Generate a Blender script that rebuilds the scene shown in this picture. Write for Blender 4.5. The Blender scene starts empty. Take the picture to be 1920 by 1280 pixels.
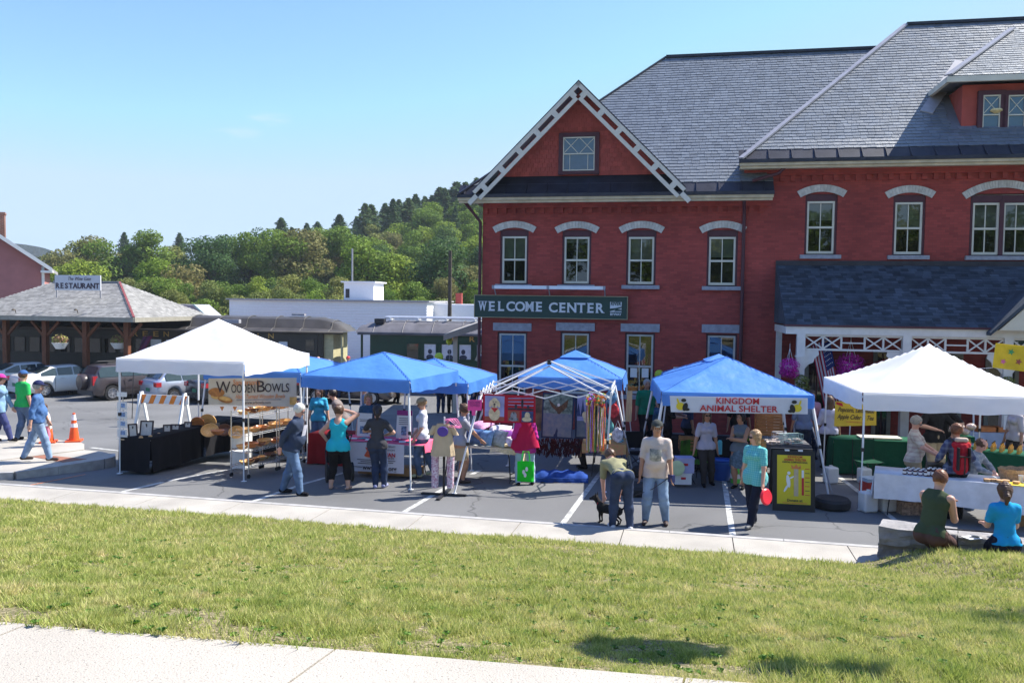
import bpy, math, random
import numpy as np
from mathutils import Vector, Matrix
random.seed(7)
S = bpy.context.scene
COL = S.collection
R = math.radians
# ---------------------------------------------------------------- camera
FPX = 1550.0; CAMZ = 3.82
PITCH = math.atan(75 / 1550); ROLL = 0.013
cam_d = bpy.data.cameras.new('camera'); cam = bpy.data.objects.new('camera', cam_d); COL.objects.link(cam)
cam.location = (0, 0, CAMZ)
CM = (Matrix.Rotation(math.pi / 2 - PITCH, 3, 'X') @ Matrix.Rotation(ROLL, 3, 'Z'))
cam.rotation_euler = CM.to_euler()
cam_d.sensor_width = 36; cam_d.lens = FPX / 1920 * 36; cam_d.clip_end = 6000; cam_d.clip_start = 0.1
S.camera = cam
def ray_pre(px, py): return CM @ Vector(((px - 960) / FPX, -(py - 640) / FPX, -1))
# ---------------------------------------------------------------- sky, sun, exposure
SUN_EL = R(50); SUN_AZ = R(68)          # azimuth clockwise from +Y
wd = bpy.data.worlds.new("World"); S.world = wd; wd.use_nodes = True
nt = wd.node_tree; nt.nodes.clear()
sky = nt.nodes.new('ShaderNodeTexSky'); sky.sky_type = 'NISHITA'; sky.sun_disc = False
sky.sun_elevation = SUN_EL; sky.sun_rotation = SUN_AZ; sky.air_density = 1.0; sky.dust_density = 0.4; sky.ozone_density = 1.4
sky.altitude = 200
bg = nt.nodes.new('ShaderNodeBackground'); bg.inputs[1].default_value = 0.135
wo = nt.nodes.new('ShaderNodeOutputWorld')
mn = nt.nodes.new('ShaderNodeVectorMath'); mn.operation = 'MINIMUM'; mn.inputs[1].default_value = (2.15, 2.9, 3.75)
tn = nt.nodes.new('ShaderNodeVectorMath'); tn.operation = 'MULTIPLY'; tn.inputs[1].default_value = (0.66, 0.80, 1.22)
nt.links.new(sky.outputs[0], tn.inputs[0]); nt.links.new(tn.outputs[0], mn.inputs[0]); # two faint wisps of high cloud, fixed in the sky by direction
tcw = nt.nodes.new('ShaderNodeTexCoord'); sx = nt.nodes.new('ShaderNodeSeparateXYZ'); nt.links.new(tcw.outputs['Generated'], sx.inputs[0])
def mth(op, a, b=None):
    n = nt.nodes.new('ShaderNodeMath'); n.operation = op
    for i, q in enumerate((a, b)):
        if q is None: continue
        if isinstance(q, (int, float)): n.inputs[i].default_value = q
        else: nt.links.new(q, n.inputs[i])
    return n.outputs[0]
uu = mth('DIVIDE', sx.outputs['X'], sx.outputs['Y']); vv_ = mth('DIVIDE', sx.outputs['Z'], sx.outputs['Y'])
nzw = nt.nodes.new('ShaderNodeTexNoise'); nzw.inputs['Scale'].default_value = 26; nzw.inputs['Detail'].default_value = 6
mpw = nt.nodes.new('ShaderNodeMapping'); mpw.inputs['Scale'].default_value = (1, 1, 3.2); nt.links.new(tcw.outputs['Generated'], mpw.inputs[0]); nt.links.new(mpw.outputs[0], nzw.inputs['Vector'])
tot = None
for px_, py_, ax_, ay_ in ((505, 224, .034, .0095), (442, 250, .036, .0085)):
    d_ = ray_pre(px_, py_); u0, v0 = d_.x / d_.y, d_.z / d_.y
    e = mth('ADD', mth('POWER', mth('ABSOLUTE', mth('DIVIDE', mth('SUBTRACT', uu, u0), ax_)), 2.0), mth('POWER', mth('ABSOLUTE', mth('DIVIDE', mth('SUBTRACT', vv_, v0), ay_)), 2.0))
    m_ = mth('MAXIMUM', mth('SUBTRACT', 1.0, e), 0.0); tot = m_ if tot is None else mth('ADD', tot, m_)
tot = mth('MULTIPLY', tot, mth('MAXIMUM', mth('MULTIPLY', mth('SUBTRACT', nzw.outputs[0], 0.42), 3.2), 0.0)); tot = mth('MULTIPLY', tot, mth('GREATER_THAN', sx.outputs['Y'], 0.0))
cmx = nt.nodes.new('ShaderNodeMix'); cmx.data_type = 'RGBA'; cmx.inputs['B'].default_value = (3.4, 3.5, 3.6, 1); nt.links.new(mth('MULTIPLY', mth('MINIMUM', tot, 1.0), 0.4), cmx.inputs['Factor']); nt.links.new(mn.outputs[0], cmx.inputs['A'])
nt.links.new(cmx.outputs['Result'], bg.inputs[0]); nt.links.new(bg.outputs[0], wo.inputs[0])
sd = bpy.data.lights.new('sun', 'SUN'); sd.energy = 4.9; sd.angle = R(0.55); sd.color = (1.0, 0.95, 0.87)
so = bpy.data.objects.new('sun', sd); COL.objects.link(so)
sdir = Vector((math.sin(SUN_AZ) * math.cos(SUN_EL), math.cos(SUN_AZ) * math.cos(SUN_EL), math.sin(SUN_EL)))
so.rotation_euler = sdir.to_track_quat('Z', 'Y').to_euler()
S.view_settings.view_transform = 'Standard'; S.view_settings.look = 'None'
S.view_settings.exposure = 1.06; S.view_settings.gamma = 1; S.view_settings.use_curve_mapping = False
S.render.engine = 'CYCLES'
# ---------------------------------------------------------------- pixel helpers (photo 1920x1280)
def ray(px, py): return CM @ Vector(((px - 960) / FPX, -(py - 640) / FPX, -1))
def G(px, py, z=0.0):
    d = ray(px, py); t = (z - CAMZ) / d.z
    return Vector((d.x * t, d.y * t, z))
def A(px, py, Y):
    d = ray(px, py); t = Y / d.y
    return Vector((d.x * t, Y, CAMZ + d.z * t))
def sm(a, b, x):
    t = min(1, max(0, (x - a) / (b - a))); return t * t * (3 - 2 * t)
def gz(x, y):                            # height of the car park
    k = 1 - sm(-3, 3, x)
    return -0.048 * min(max(0, y - 17), 21) * k
def GG(px, py):                          # pixel to a point on the car park
    p = G(px, py)
    for _ in range(12): p = G(px, py, gz(p.x, p.y))
    return p
YAW = R(-12)
# ---------------------------------------------------------------- materials
MATS = {}
def nodes_of(m):
    m.use_nodes = True; n = m.node_tree; b = n.nodes['Principled BSDF']; return n, b
def mat(name, col, rough=0.7, var=0.12, scale=6.0, bump=0.0, bscale=40.0, metal=0.0, spec=0.4, island=0.0, objvar=0.0, transl=0.0, col2=None, coat=0.0, detail=4, dist=0.02, stretch=None):
    if name in MATS: return MATS[name]
    m = bpy.data.materials.new(name); n, b = nodes_of(m); L = n.links
    b.inputs['Roughness'].default_value = rough; b.inputs['Metallic'].default_value = metal
    b.inputs['Specular IOR Level'].default_value = spec; b.inputs['Coat Weight'].default_value = coat
    tc = n.nodes.new('ShaderNodeTexCoord'); src = tc.outputs['Object']
    if stretch:
        mp = n.nodes.new('ShaderNodeMapping'); mp.inputs['Scale'].default_value = stretch
        L.new(src, mp.inputs[0]); src = mp.outputs[0]
    nz = n.nodes.new('ShaderNodeTexNoise'); nz.inputs['Scale'].default_value = scale; nz.inputs['Detail'].default_value = detail
    L.new(src, nz.inputs['Vector'])
    rp = n.nodes.new('ShaderNodeMapRange'); rp.inputs[1].default_value = 0.3; rp.inputs[2].default_value = 0.7
    rp.inputs[3].default_value = 0; rp.inputs[4].default_value = 1
    L.new(nz.outputs[0], rp.inputs[0])
    mx = n.nodes.new('ShaderNodeMix'); mx.data_type = 'RGBA'
    c1 = [max(0, c * (1 - var)) for c in col]; c2 = [c * (1 + var) for c in col] if col2 is None else col2
    mx.inputs['A'].default_value = (*c1, 1); mx.inputs['B'].default_value = (*c2, 1)
    L.new(rp.outputs[0], mx.inputs['Factor']); out = mx.outputs['Result']
    if island or objvar:
        hs = n.nodes.new('ShaderNodeHueSaturation')
        mr = n.nodes.new('ShaderNodeMapRange')
        k = island or objvar
        mr.inputs[3].default_value = 1 - k; mr.inputs[4].default_value = 1 + k
        if island:
            g = n.nodes.new('ShaderNodeNewGeometry'); L.new(g.outputs['Random Per Island'], mr.inputs[0])
        else:
            g = n.nodes.new('ShaderNodeObjectInfo'); L.new(g.outputs['Random'], mr.inputs[0])
        L.new(mr.outputs[0], hs.inputs['Value']); L.new(out, hs.inputs['Color']); out = hs.outputs[0]
    L.new(out, b.inputs['Base Color'])
    if bump:
        nb = n.nodes.new('ShaderNodeTexNoise'); nb.inputs['Scale'].default_value = bscale; nb.inputs['Detail'].default_value = 4
        L.new(src, nb.inputs['Vector'])
        bp = n.nodes.new('ShaderNodeBump'); bp.inputs['Strength'].default_value = bump; bp.inputs['Distance'].default_value = dist
        L.new(nb.outputs[0], bp.inputs['Height']); L.new(bp.outputs[0], b.inputs['Normal'])
    if transl:
        tr = n.nodes.new('ShaderNodeBsdfTranslucent'); L.new(out, tr.inputs[0])
        ms = n.nodes.new('ShaderNodeMixShader'); ms.inputs[0].default_value = transl
        L.new(b.outputs[0], ms.inputs[1]); L.new(tr.outputs[0], ms.inputs[2])
        L.new(ms.outputs[0], n.nodes['Material Output'].inputs[0])
    MATS[name] = m; return m
def cloth(name, col, **k):
    k.setdefault('rough', 0.9); k.setdefault('var', 0.1); k.setdefault('scale', 5); k.setdefault('bump', 0.5); k.setdefault('bscale', 12); k.setdefault('spec', 0.15); k.setdefault('dist', 0.02)
    return mat(name, col, **k)
def brick_mat(name, c1, c2, mortar, bw, bh, sc=1.0, msize=0.012, bump=0.5, axis='XZ', rough=0.85, stain=0.25):
    m = bpy.data.materials.new(name); n, b = nodes_of(m); L = n.links
    b.inputs['Roughness'].default_value = rough; b.inputs['Specular IOR Level'].default_value = 0.25
    tc = n.nodes.new('ShaderNodeTexCoord'); sp = n.nodes.new('ShaderNodeSeparateXYZ'); cb = n.nodes.new('ShaderNodeCombineXYZ')
    L.new(tc.outputs['Object'], sp.inputs[0])
    if axis == 'XZ':
        ad = n.nodes.new('ShaderNodeMath'); ad.operation = 'ADD'
        L.new(sp.outputs['X'], ad.inputs[0]); L.new(sp.outputs['Y'], ad.inputs[1]); L.new(ad.outputs[0], cb.inputs[0]); L.new(sp.outputs['Z'], cb.inputs[1])
    else:
        L.new(sp.outputs['X'], cb.inputs[0]); L.new(sp.outputs['Y'], cb.inputs[1])
    br = n.nodes.new('ShaderNodeTexBrick'); L.new(cb.outputs[0], br.inputs['Vector'])
    br.inputs['Color1'].default_value = (*c1, 1); br.inputs['Color2'].default_value = (*c2, 1); br.inputs['Mortar'].default_value = (*mortar, 1)
    br.inputs['Scale'].default_value = sc; br.inputs['Brick Width'].default_value = bw; br.inputs['Row Height'].default_value = bh
    br.inputs['Mortar Size'].default_value = msize; br.inputs['Mortar Smooth'].default_value = 0.3
    nz = n.nodes.new('ShaderNodeTexNoise'); nz.inputs['Scale'].default_value = 0.7; nz.inputs['Detail'].default_value = 6
    L.new(tc.outputs['Object'], nz.inputs['Vector'])
    mr = n.nodes.new('ShaderNodeMapRange'); mr.inputs[1].default_value = 0.3; mr.inputs[2].default_value = 0.7
    mr.inputs[3].default_value = 1 - stain; mr.inputs[4].default_value = 1 + stain
    L.new(nz.outputs[0], mr.inputs[0])
    hs = n.nodes.new('ShaderNodeHueSaturation'); L.new(mr.outputs[0], hs.inputs['Value']); L.new(br.outputs['Color'], hs.inputs['Color'])
    L.new(hs.outputs[0], b.inputs['Base Color'])
    bp = n.nodes.new('ShaderNodeBump'); bp.inputs['Strength'].default_value = bump; bp.inputs['Distance'].default_value = 0.01; bp.invert = True
    L.new(br.outputs['Fac'], bp.inputs['Height']); L.new(bp.outputs[0], b.inputs['Normal'])
    MATS[name] = m; return m
def glass_mat(name, tint=(0.02, 0.03, 0.035), see=0.55):
    m = bpy.data.materials.new(name); m.use_nodes = True; n = m.node_tree; L = n.links
    n.nodes.remove(n.nodes['Principled BSDF'])
    gl = n.nodes.new('ShaderNodeBsdfGlossy'); gl.inputs['Roughness'].default_value = 0.02; gl.inputs['Color'].default_value = (0.9, 0.95, 1, 1)
    tr = n.nodes.new('ShaderNodeBsdfTransparent'); tr.inputs[0].default_value = (see, see, see, 1)
    fr = n.nodes.new('ShaderNodeFresnel'); fr.inputs[0].default_value = 1.6
    ad = n.nodes.new('ShaderNodeMath'); ad.operation = 'ADD'; ad.inputs[1].default_value = 0.04; L.new(fr.outputs[0], ad.inputs[0])
    mx = n.nodes.new('ShaderNodeMixShader'); L.new(ad.outputs[0], mx.inputs[0]); L.new(tr.outputs[0], mx.inputs[1]); L.new(gl.outputs[0], mx.inputs[2])
    L.new(mx.outputs[0], n.nodes['Material Output'].inputs[0]); MATS[name] = m; return m
# ---------------------------------------------------------------- mesh builder
class MB:
    def __init__(s): s.v = []; s.f = []; s.m = []; s.T = Matrix.Identity(4); s.mi = 0
    def add(s, vs, fs):
        o = len(s.v); T = s.T
        s.v += [tuple(T @ Vector(v)) for v in vs]; s.f += [tuple(i + o for i in f) for f in fs]; s.m += [s.mi] * len(fs); return s
    def box(s, c, d, rz=0, rx=0, ry=0):
        M = Matrix.Translation(c)
        if rz: M = M @ Matrix.Rotation(rz, 4, 'Z')
        if ry: M = M @ Matrix.Rotation(ry, 4, 'Y')
        if rx: M = M @ Matrix.Rotation(rx, 4, 'X')
        hx, hy, hz = d[0] / 2, d[1] / 2, d[2] / 2
        vs = [M @ Vector((x * hx, y * hy, z * hz)) for z in (-1, 1) for y in (-1, 1) for x in (-1, 1)]
        return s.add(vs, [(0, 2, 3, 1), (4, 5, 7, 6), (0, 1, 5, 4), (2, 6, 7, 3), (0, 4, 6, 2), (1, 3, 7, 5)])
    def bar(s, a, b, w, h=None, up=(0, 0, 1)):      # rectangular bar a to b
        a = Vector(a); b = Vector(b); d = (b - a).normalized(); h = h or w; u = Vector(up)
        if abs(d.dot(u)) > 0.98: u = Vector((0, 1, 0))
        x = d.cross(u).normalized() * w / 2; y = x.cross(d).normalized() * h / 2
        vs = [a - x - y, a + x - y, a + x + y, a - x + y, b - x - y, b + x - y, b + x + y, b - x + y]
        return s.add(vs, [(0, 3, 2, 1), (4, 5, 6, 7), (0, 1, 5, 4), (1, 2, 6, 5), (2, 3, 7, 6), (3, 0, 4, 7)])
    def tube(s, pts, r, n=8, caps=True):
        pts = [Vector(p) for p in pts]; k = len(pts); rs = r if isinstance(r, (list, tuple)) else [r] * k
        vs = []; pu = None
        for i, p in enumerate(pts):
            d = (pts[min(i + 1, k - 1)] - pts[max(i - 1, 0)]).normalized()
            u = pu if pu is not None else (Vector((0, 0, 1)) if abs(d.z) < 0.95 else Vector((1, 0, 0)))
            x = d.cross(u); x = x.normalized() if x.length > 1e-6 else d.orthogonal().normalized(); y = x.cross(d).normalized(); pu = y
            for j in range(n):
                a = 2 * math.pi * j / n; vs.append(p + (x * math.cos(a) + y * math.sin(a)) * rs[i])
        fs = [(i * n + j, i * n + (j + 1) % n, (i + 1) * n + (j + 1) % n, (i + 1) * n + j) for i in range(k - 1) for j in range(n)]
        if caps: fs += [tuple(range(n - 1, -1, -1)), tuple(range((k - 1) * n, k * n))]
        return s.add(vs, fs)
    def lathe(s, prof, n=16, c=(0, 0, 0), sx=1, sy=1):
        vs = []; fs = []; k = len(prof)
        for r, z in prof:
            for j in range(n):
                a = 2 * math.pi * j / n; vs.append((c[0] + r * sx * math.cos(a), c[1] + r * sy * math.sin(a), c[2] + z))
        fs = [(i * n + j, i * n + (j + 1) % n, (i + 1) * n + (j + 1) % n, (i + 1) * n + j) for i in range(k - 1) for j in range(n)]
        if prof[0][0] > 1e-4: fs.append(tuple(range(n - 1, -1, -1)))
        if prof[-1][0] > 1e-4: fs.append(tuple(range((k - 1) * n, k * n)))
        return s.add(vs, fs)
    def poly(s, pts): return s.add(pts, [tuple(range(len(pts)))])
    def prism(s, pts, h):                            # pts 3D polygon, h offset vector
        n = len(pts); h = Vector(h); vs = [Vector(p) for p in pts] + [Vector(p) + h for p in pts]
        return s.add(vs, [tuple(range(n - 1, -1, -1)), tuple(range(n, 2 * n))] + [(i, (i + 1) % n, n + (i + 1) % n, n + i) for i in range(n)])
    def grid(s, f, nu, nv):
        vs = [f(i / nu, j / nv) for j in range(nv + 1) for i in range(nu + 1)]
        return s.add(vs, [(j * (nu + 1) + i, j * (nu + 1) + i + 1, (j + 1) * (nu + 1) + i + 1, (j + 1) * (nu + 1) + i) for j in range(nv) for i in range(nu)])
    def ball(s, c, r, n=10, m=7, sc=(1, 1, 1)):
        return s.lathe([(max(1e-5, r * math.sin(math.pi * i / m)) * 1.0, -r * math.cos(math.pi * i / m) * sc[2]) for i in range(m + 1)], n, c, sc[0], sc[1])
    def mesh(s, name, mats, smooth=False):
        me = bpy.data.meshes.new(name); me.from_pydata([tuple(v) for v in s.v], [], s.f)
        if not isinstance(mats, (list, tuple)): mats = [mats]
        for m in mats: me.materials.append(m)
        if len(mats) > 1: me.polygons.foreach_set('material_index', s.m)
        if smooth:
            me.polygons.foreach_set('use_smooth', [True] * len(me.polygons))
            if smooth != 2: me.set_sharp_from_angle(angle=R(35))
        me.update(); return me
    def build(s, name, mats, parent=None, smooth=False):
        o = bpy.data.objects.new(name, s.mesh(name, mats, smooth)); COL.objects.link(o)
        if parent: o.parent = parent
        return o
def tag(o, label=None, cat=None, group=None, kind=None):
    if label: o['label'] = label
    if cat: o['category'] = cat
    if group: o['group'] = group
    if kind: o['kind'] = kind
    return o
def thing(name, label, cat, loc=(0, 0, 0), rz=0, group=None):
    o = bpy.data.objects.new(name, None); COL.objects.link(o); o.empty_display_size = 0.2
    o.location = loc; o.rotation_euler = (0, 0, rz); return tag(o, label, cat, group)
def struct(o): o['kind'] = 'structure'; return o
def dup(o, label=None, loc=None, rz=None, parent=None):
    c = o.copy(); COL.objects.link(c); c.parent = parent
    if label: c['label'] = label
    if loc is not None: c.location = loc
    if rz is not None: c.rotation_euler = (0, 0, rz)
    for ch in list(o.children): dup(ch, parent=c)
    return c
def inst(me, name, parent, M=None):
    o = bpy.data.objects.new(name, me); COL.objects.link(o)
    if parent: o.parent = parent
    if M is not None: o.matrix_local = M
    return o
TXT = {}
def text(name, s, size, m, parent, M, ext=0.002, bold=0.0, shear=0.0, width=None, align='CENTER', space=1.0):
    """Lettering as a thin mesh; M places the XY text plane."""
    c = bpy.data.curves.new(name, 'FONT'); c.body = s; c.size = size; c.align_x = align; c.align_y = 'CENTER'
    c.extrude = ext; c.offset = bold; c.shear = shear; c.space_character = space; c.resolution_u = 3
    o = bpy.data.objects.new(name, c); me = bpy.data.meshes.new_from_object(o)
    bpy.data.objects.remove(o); bpy.data.curves.remove(c)
    if width and len(me.vertices):
        xs = [v.co.x for v in me.vertices]; k = width / (max(xs) - min(xs))
        for v in me.vertices: v.co.x *= k
    me.materials.clear(); me.materials.append(m)
    return inst(me, name, parent, M)
FRONT = Matrix.Rotation(math.pi / 2, 4, 'X')         # text plane facing -Y
def at(x, y, z, rz=0): return Matrix.Translation((x, y, z)) @ Matrix.Rotation(rz, 4, 'Z')
def wavy(n, a, seed):
    r = random.Random(seed); ph = [r.uniform(0, 6.28) for _ in range(4)]
    return lambda t: a * (math.sin(t * n + ph[0]) + 0.5 * math.sin(t * n * 2.3 + ph[1]) + 0.3 * math.sin(t * n * 4.1 + ph[2]))
white_paint = mat('white_paint', (0.72, 0.72, 0.7), 0.5, 0.06)
cream = mat('cream_trim', (0.62, 0.58, 0.47), 0.55, 0.08, 3, bump=0.15)
white_metal = mat('white_metal', (0.7, 0.72, 0.75), 0.35, 0.05, metal=0.0, spec=0.6)
chrome = mat('chrome', (0.62, 0.63, 0.65), 0.25, 0.05, metal=0.9)
black = mat('black_plastic', (0.015, 0.015, 0.017), 0.5)
rubber = mat('rubber', (0.02, 0.02, 0.022), 0.8, 0.3, bump=0.3)
dark_metal = mat('dark_metal', (0.03, 0.03, 0.035), 0.5, 0.1, metal=0.3)
paper = mat('paper', (0.75, 0.74, 0.72), 0.8, 0.03)
wood = mat('oak_wood', (0.35, 0.17, 0.06), 0.5, 0.35, 8, bump=0.2, stretch=(1, 1, 6))
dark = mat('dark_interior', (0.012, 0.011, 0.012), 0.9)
# ================================================================ GROUND
def asphalt():
    m = mat('asphalt', (0.135, 0.135, 0.135), 0.92, 0.16, 0.45, bump=0.6, bscale=160, detail=8, dist=0.01)
    n = m.node_tree; L = n.links; b = n.nodes['Principled BSDF']
    tc = n.nodes.new('ShaderNodeTexCoord')
    v = n.nodes.new('ShaderNodeTexVoronoi'); v.feature = 'DISTANCE_TO_EDGE'; v.inputs['Scale'].default_value = 0.22
    nz = n.nodes.new('ShaderNodeTexNoise'); nz.inputs['Scale'].default_value = 1.6; nz.inputs['Detail'].default_value = 5
    mp = n.nodes.new('ShaderNodeMix'); mp.data_type = 'RGBA'; mp.inputs['Factor'].default_value = 0.45
    L.new(tc.outputs['Object'], mp.inputs['A']); L.new(tc.outputs['Object'], nz.inputs[0]); L.new(nz.outputs['Color'], mp.inputs['B']); L.new(mp.outputs['Result'], v.inputs['Vector'])
    cr = n.nodes.new('ShaderNodeMapRange'); cr.inputs[1].default_value = 0.0; cr.inputs[2].default_value = 0.004; cr.inputs[3].default_value = 0.5; cr.inputs[4].default_value = 1
    L.new(v.outputs['Distance'], cr.inputs[0])
    sp = n.nodes.new('ShaderNodeTexNoise'); sp.inputs['Scale'].default_value = 90; sp.inputs['Detail'].default_value = 2; L.new(tc.outputs['Object'], sp.inputs[0])
    sr = n.nodes.new('ShaderNodeMapRange'); sr.inputs[1].default_value = 0.35; sr.inputs[2].default_value = 0.65; sr.inputs[3].default_value = 0.72; sr.inputs[4].default_value = 1.28; L.new(sp.outputs[0], sr.inputs[0])
    mu = n.nodes.new('ShaderNodeMath'); mu.operation = 'MULTIPLY'; L.new(cr.outputs[0], mu.inputs[0]); L.new(sr.outputs[0], mu.inputs[1])
    hs = n.nodes.new('ShaderNodeHueSaturation'); src = b.inputs['Base Color'].links[0].from_socket
    L.new(src, hs.inputs['Color']); L.new(mu.outputs[0], hs.inputs['Value']); L.new(hs.outputs[0], b.inputs['Base Color'])
    return m
ASPH = asphalt()
CONC = mat('concrete', (0.36, 0.335, 0.295), 0.85, 0.16, 1.2, bump=0.5, bscale=70, detail=8)
KERB = mat('granite_kerb', (0.36, 0.35, 0.34), 0.85, 0.2, 5, bump=0.5, bscale=60)
PAINT = mat('road_paint', (0.42, 0.42, 0.40), 0.75, 0.4, 7, bump=0.3)
b = MB()
xs = [-400, -120, -60] + [-40 + 2 * i for i in range(41)] + [60, 120, 400]; ys = [9, 11, 13, 15, 17] + [18.5 + 1.5 * i for i in range(14)] + [40, 46, 60]
b.add([(x, y, gz(x, y)) for y in ys for x in xs], [(j * len(xs) + i, j * len(xs) + i + 1, (j + 1) * len(xs) + i + 1, (j + 1) * len(xs) + i) for j in range(len(ys) - 1) for i in range(len(xs) - 1)])
struct(b.build('road', ASPH))
b = MB(); b.poly([(-3000, -60, -1.3), (3000, -60, -1.3), (3000, 4000, -1.3), (-3000, 4000, -1.3)])
struct(b.build('ground', mat('meadow', (0.09, 0.11, 0.035), 0.95, 0.4, 0.05)))
# painted bay lines
lines = [((208, 927), (428, 874)), ((448, 949), (592, 899)), ((733, 974), (822, 922)), ((1043, 998), (1104, 915)), ((1376, 1018), (1360, 915)), ((1715, 1003), (1640, 945))]
for a, c in lines:
    p = G(*a); q = G(*c); d = (q - p).normalized(); q = p + d * 5.3; x = Vector((d.y, -d.x, 0)) * 0.052
    b = MB(); n = 10
    for i in range(n):
        u = p + (q - p) * (i / n); w = p + (q - p) * ((i + 1) / n)
        b.add([(t.x, t.y, gz(t.x, t.y) + 0.004) for t in (u - x, u + x, w + x, w - x)], [(0, 1, 2, 3)])
    struct(b.build('parking_line', PAINT))
for a, c in (((170, 839), (232, 846)), ((0, 770), (230, 790))):
    p = GG(*a); q = GG(*c); d = (q - p).normalized(); x = Vector((d.y, -d.x, 0)) * 0.06
    b = MB(); b.add([(t.x, t.y, gz(t.x, t.y) + 0.006) for t in (p - x, p + x, q + x, q - x)], [(0, 1, 2, 3)]); 
    if a[0]: struct(b.build('parking_line', PAINT))
p = G(48, 911); q = G(160, 889); d = (q - p).normalized(); x = Vector((d.y, -d.x, 0)) * 0.02
b = MB(); b.add([(t.x, t.y, 0.0045) for t in (p - x, p + x, q + x, q - x)], [(0, 1, 2, 3)])
struct(b.build('survey_line', mat('orange_marking', (0.5, 0.16, 0.06), 0.9, 0.4, 30)))
# kerb-side pavement strip in front of the bank, slabs with joints
K0 = Vector((-10.06, 16.25, 0)); K1 = Vector((5.87, 12.72, 0)); KD = (K1 - K0).normalized(); KN = Vector((KD.y, -KD.x, 0))   # KN points to the camera
def strip_slab(s0, s1, name='paving_slab'):
    b = MB(); z = 0.052; g = 0.008
    o = K0 + KD * (s0 + g); q = K0 + KD * (s1 - g); w = KN * 1.9
    b.prism([o + Vector((0, 0, z)), q + Vector((0, 0, z)), q + w + Vector((0, 0, z)), o + w + Vector((0, 0, z))], (0, 0, -0.16))
    return b
rt = thing('pavement', None, None); rt['kind'] = 'structure'
s = -14.0
while s < 30:
    strip_slab(s, s + 1.75).build('paving_slab', CONC, rt); s += 1.75
# kerb lip
b = MB()
for i in range(24):
    o = K0 + KD * (-14 + i * 1.8 + 0.006); q = K0 + KD * (-14 + (i + 1) * 1.8 - 0.006)
    z = Vector((0, 0, 0.058)); w = KN * -0.12
    b.prism([o + z, o + w + z, q + w + z, q + z], (0, 0, -0.2))
b.build('kerb', KERB, rt)
# grass bank
SW0 = Vector((-2.53, 4.10, 0)); SW1 = Vector((0.67, 3.60, 0)); SWD = (SW1 - SW0).normalized(); SWN = Vector((SWD.y, -SWD.x, 0))
def bank_v(x, y):
    y0 = K0.y + KD.y * (x - K0.x) / KD.x - 1.02; y1 = SW0.y + SWD.y * (x - SW0.x) / SWD.x
    return (y0 - y) / (y0 - y1)
def bank_z(x, y):
    t = -(Vector((x, y, 0)) - K0).dot(-KN) - 1.0          # metres in front of the strip's near edge
    z = 0.05 + 2.10 * min(1, max(0, bank_v(x, y))) ** 0.96
    if x > 4.6:
        k = sm(4.9, 6.1, x) * (1 - sm(1.0, 5.0, max(0, t - 0.2)))
        z += 0.30 * k
    z += 0.035 * math.sin(x * 1.3 + 1) * math.sin(y * 1.1) * sm(0, 1, t) * (1 - sm(8.5, 10.2, t))
    return z
SW0 = Vector((-2.53, 4.10, 0)); SW1 = Vector((0.67, 3.60, 0)); SWD = (SW1 - SW0).normalized(); SWN = Vector((SWD.y, -SWD.x, 0))
def turf():
    m = mat('turf_soil', (0.13, 0.12, 0.045), 0.95, 0.3, 0.8, bump=0.8, bscale=60)
    n = m.node_tree; L = n.links; b = n.nodes['Principled BSDF']
    tc = n.nodes.new('ShaderNodeTexCoord')
    nz = n.nodes.new('ShaderNodeTexNoise'); nz.inputs['Scale'].default_value = 40; nz.inputs['Detail'].default_value = 5; L.new(tc.outputs['Object'], nz.inputs[0])
    cr = n.nodes.new('ShaderNodeValToRGB'); e = cr.color_ramp.elements
    e[0].position = 0.35; e[0].color = (0.08, 0.065, 0.03, 1); e[1].position = 0.68; e[1].color = (0.36, 0.29, 0.18, 1)
    k = e.new(0.5); k.color = (0.17, 0.15, 0.07, 1)
    L.new(nz.outputs[0], cr.inputs[0]); L.new(cr.outputs[0], b.inputs['Base Color']); return m
TURF = turf()
b = MB(); N = 110
gx = [-16 + i * 0.28 for i in range(115)]
def row(x, v):                             # v 0 at strip edge ... 1 beyond the upper path
    ks = (x - K0.x) / KD.x; y0 = K0.y + KD.y * ks - 1.0
    ss = (x - SW0.x) / SWD.x; y1 = SW0.y + SWD.y * ss - 0.02
    return y0 + (y1 - y0) * v
NV = 60
vs = [(x, row(x, j / NV), bank_z(x, row(x, j / NV))) for j in range(NV + 1) for x in gx]
b.add(vs, [(j * len(gx) + i, (j + 1) * len(gx) + i, (j + 1) * len(gx) + i + 1, j * len(gx) + i + 1) for j in range(NV) for i in range(len(gx) - 1)])
struct(b.build('grass_bank', TURF, smooth=2))
# upper path, concrete slabs
rt = thing('path', None, None); rt['kind'] = 'structure'
PATHM = mat('path_concrete', (0.4, 0.365, 0.315), 0.85, 0.07, 1.5, bump=0.8, bscale=120, detail=6, dist=0.006)
n_ = PATHM.node_tree; bs = n_.nodes['Principled BSDF']; tc = n_.nodes.new('ShaderNodeTexCoord')
vv = n_.nodes.new('ShaderNodeTexNoise'); vv.inputs['Scale'].default_value = 95; vv.inputs['Detail'].default_value = 1; n_.links.new(tc.outputs['Object'], vv.inputs[0])
mr = n_.nodes.new('ShaderNodeMapRange'); mr.inputs[1].default_value = 0.28; mr.inputs[2].default_value = 0.36; mr.inputs[3].default_value = 0.45; mr.inputs[4].default_value = 1; n_.links.new(vv.outputs[0], mr.inputs[0])
hs = n_.nodes.new('ShaderNodeHueSaturation'); n_.links.new(bs.inputs['Base Color'].links[0].from_socket, hs.inputs['Color']); n_.links.new(mr.outputs[0], hs.inputs['Value']); n_.links.new(hs.outputs[0], bs.inputs['Base Color'])
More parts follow.
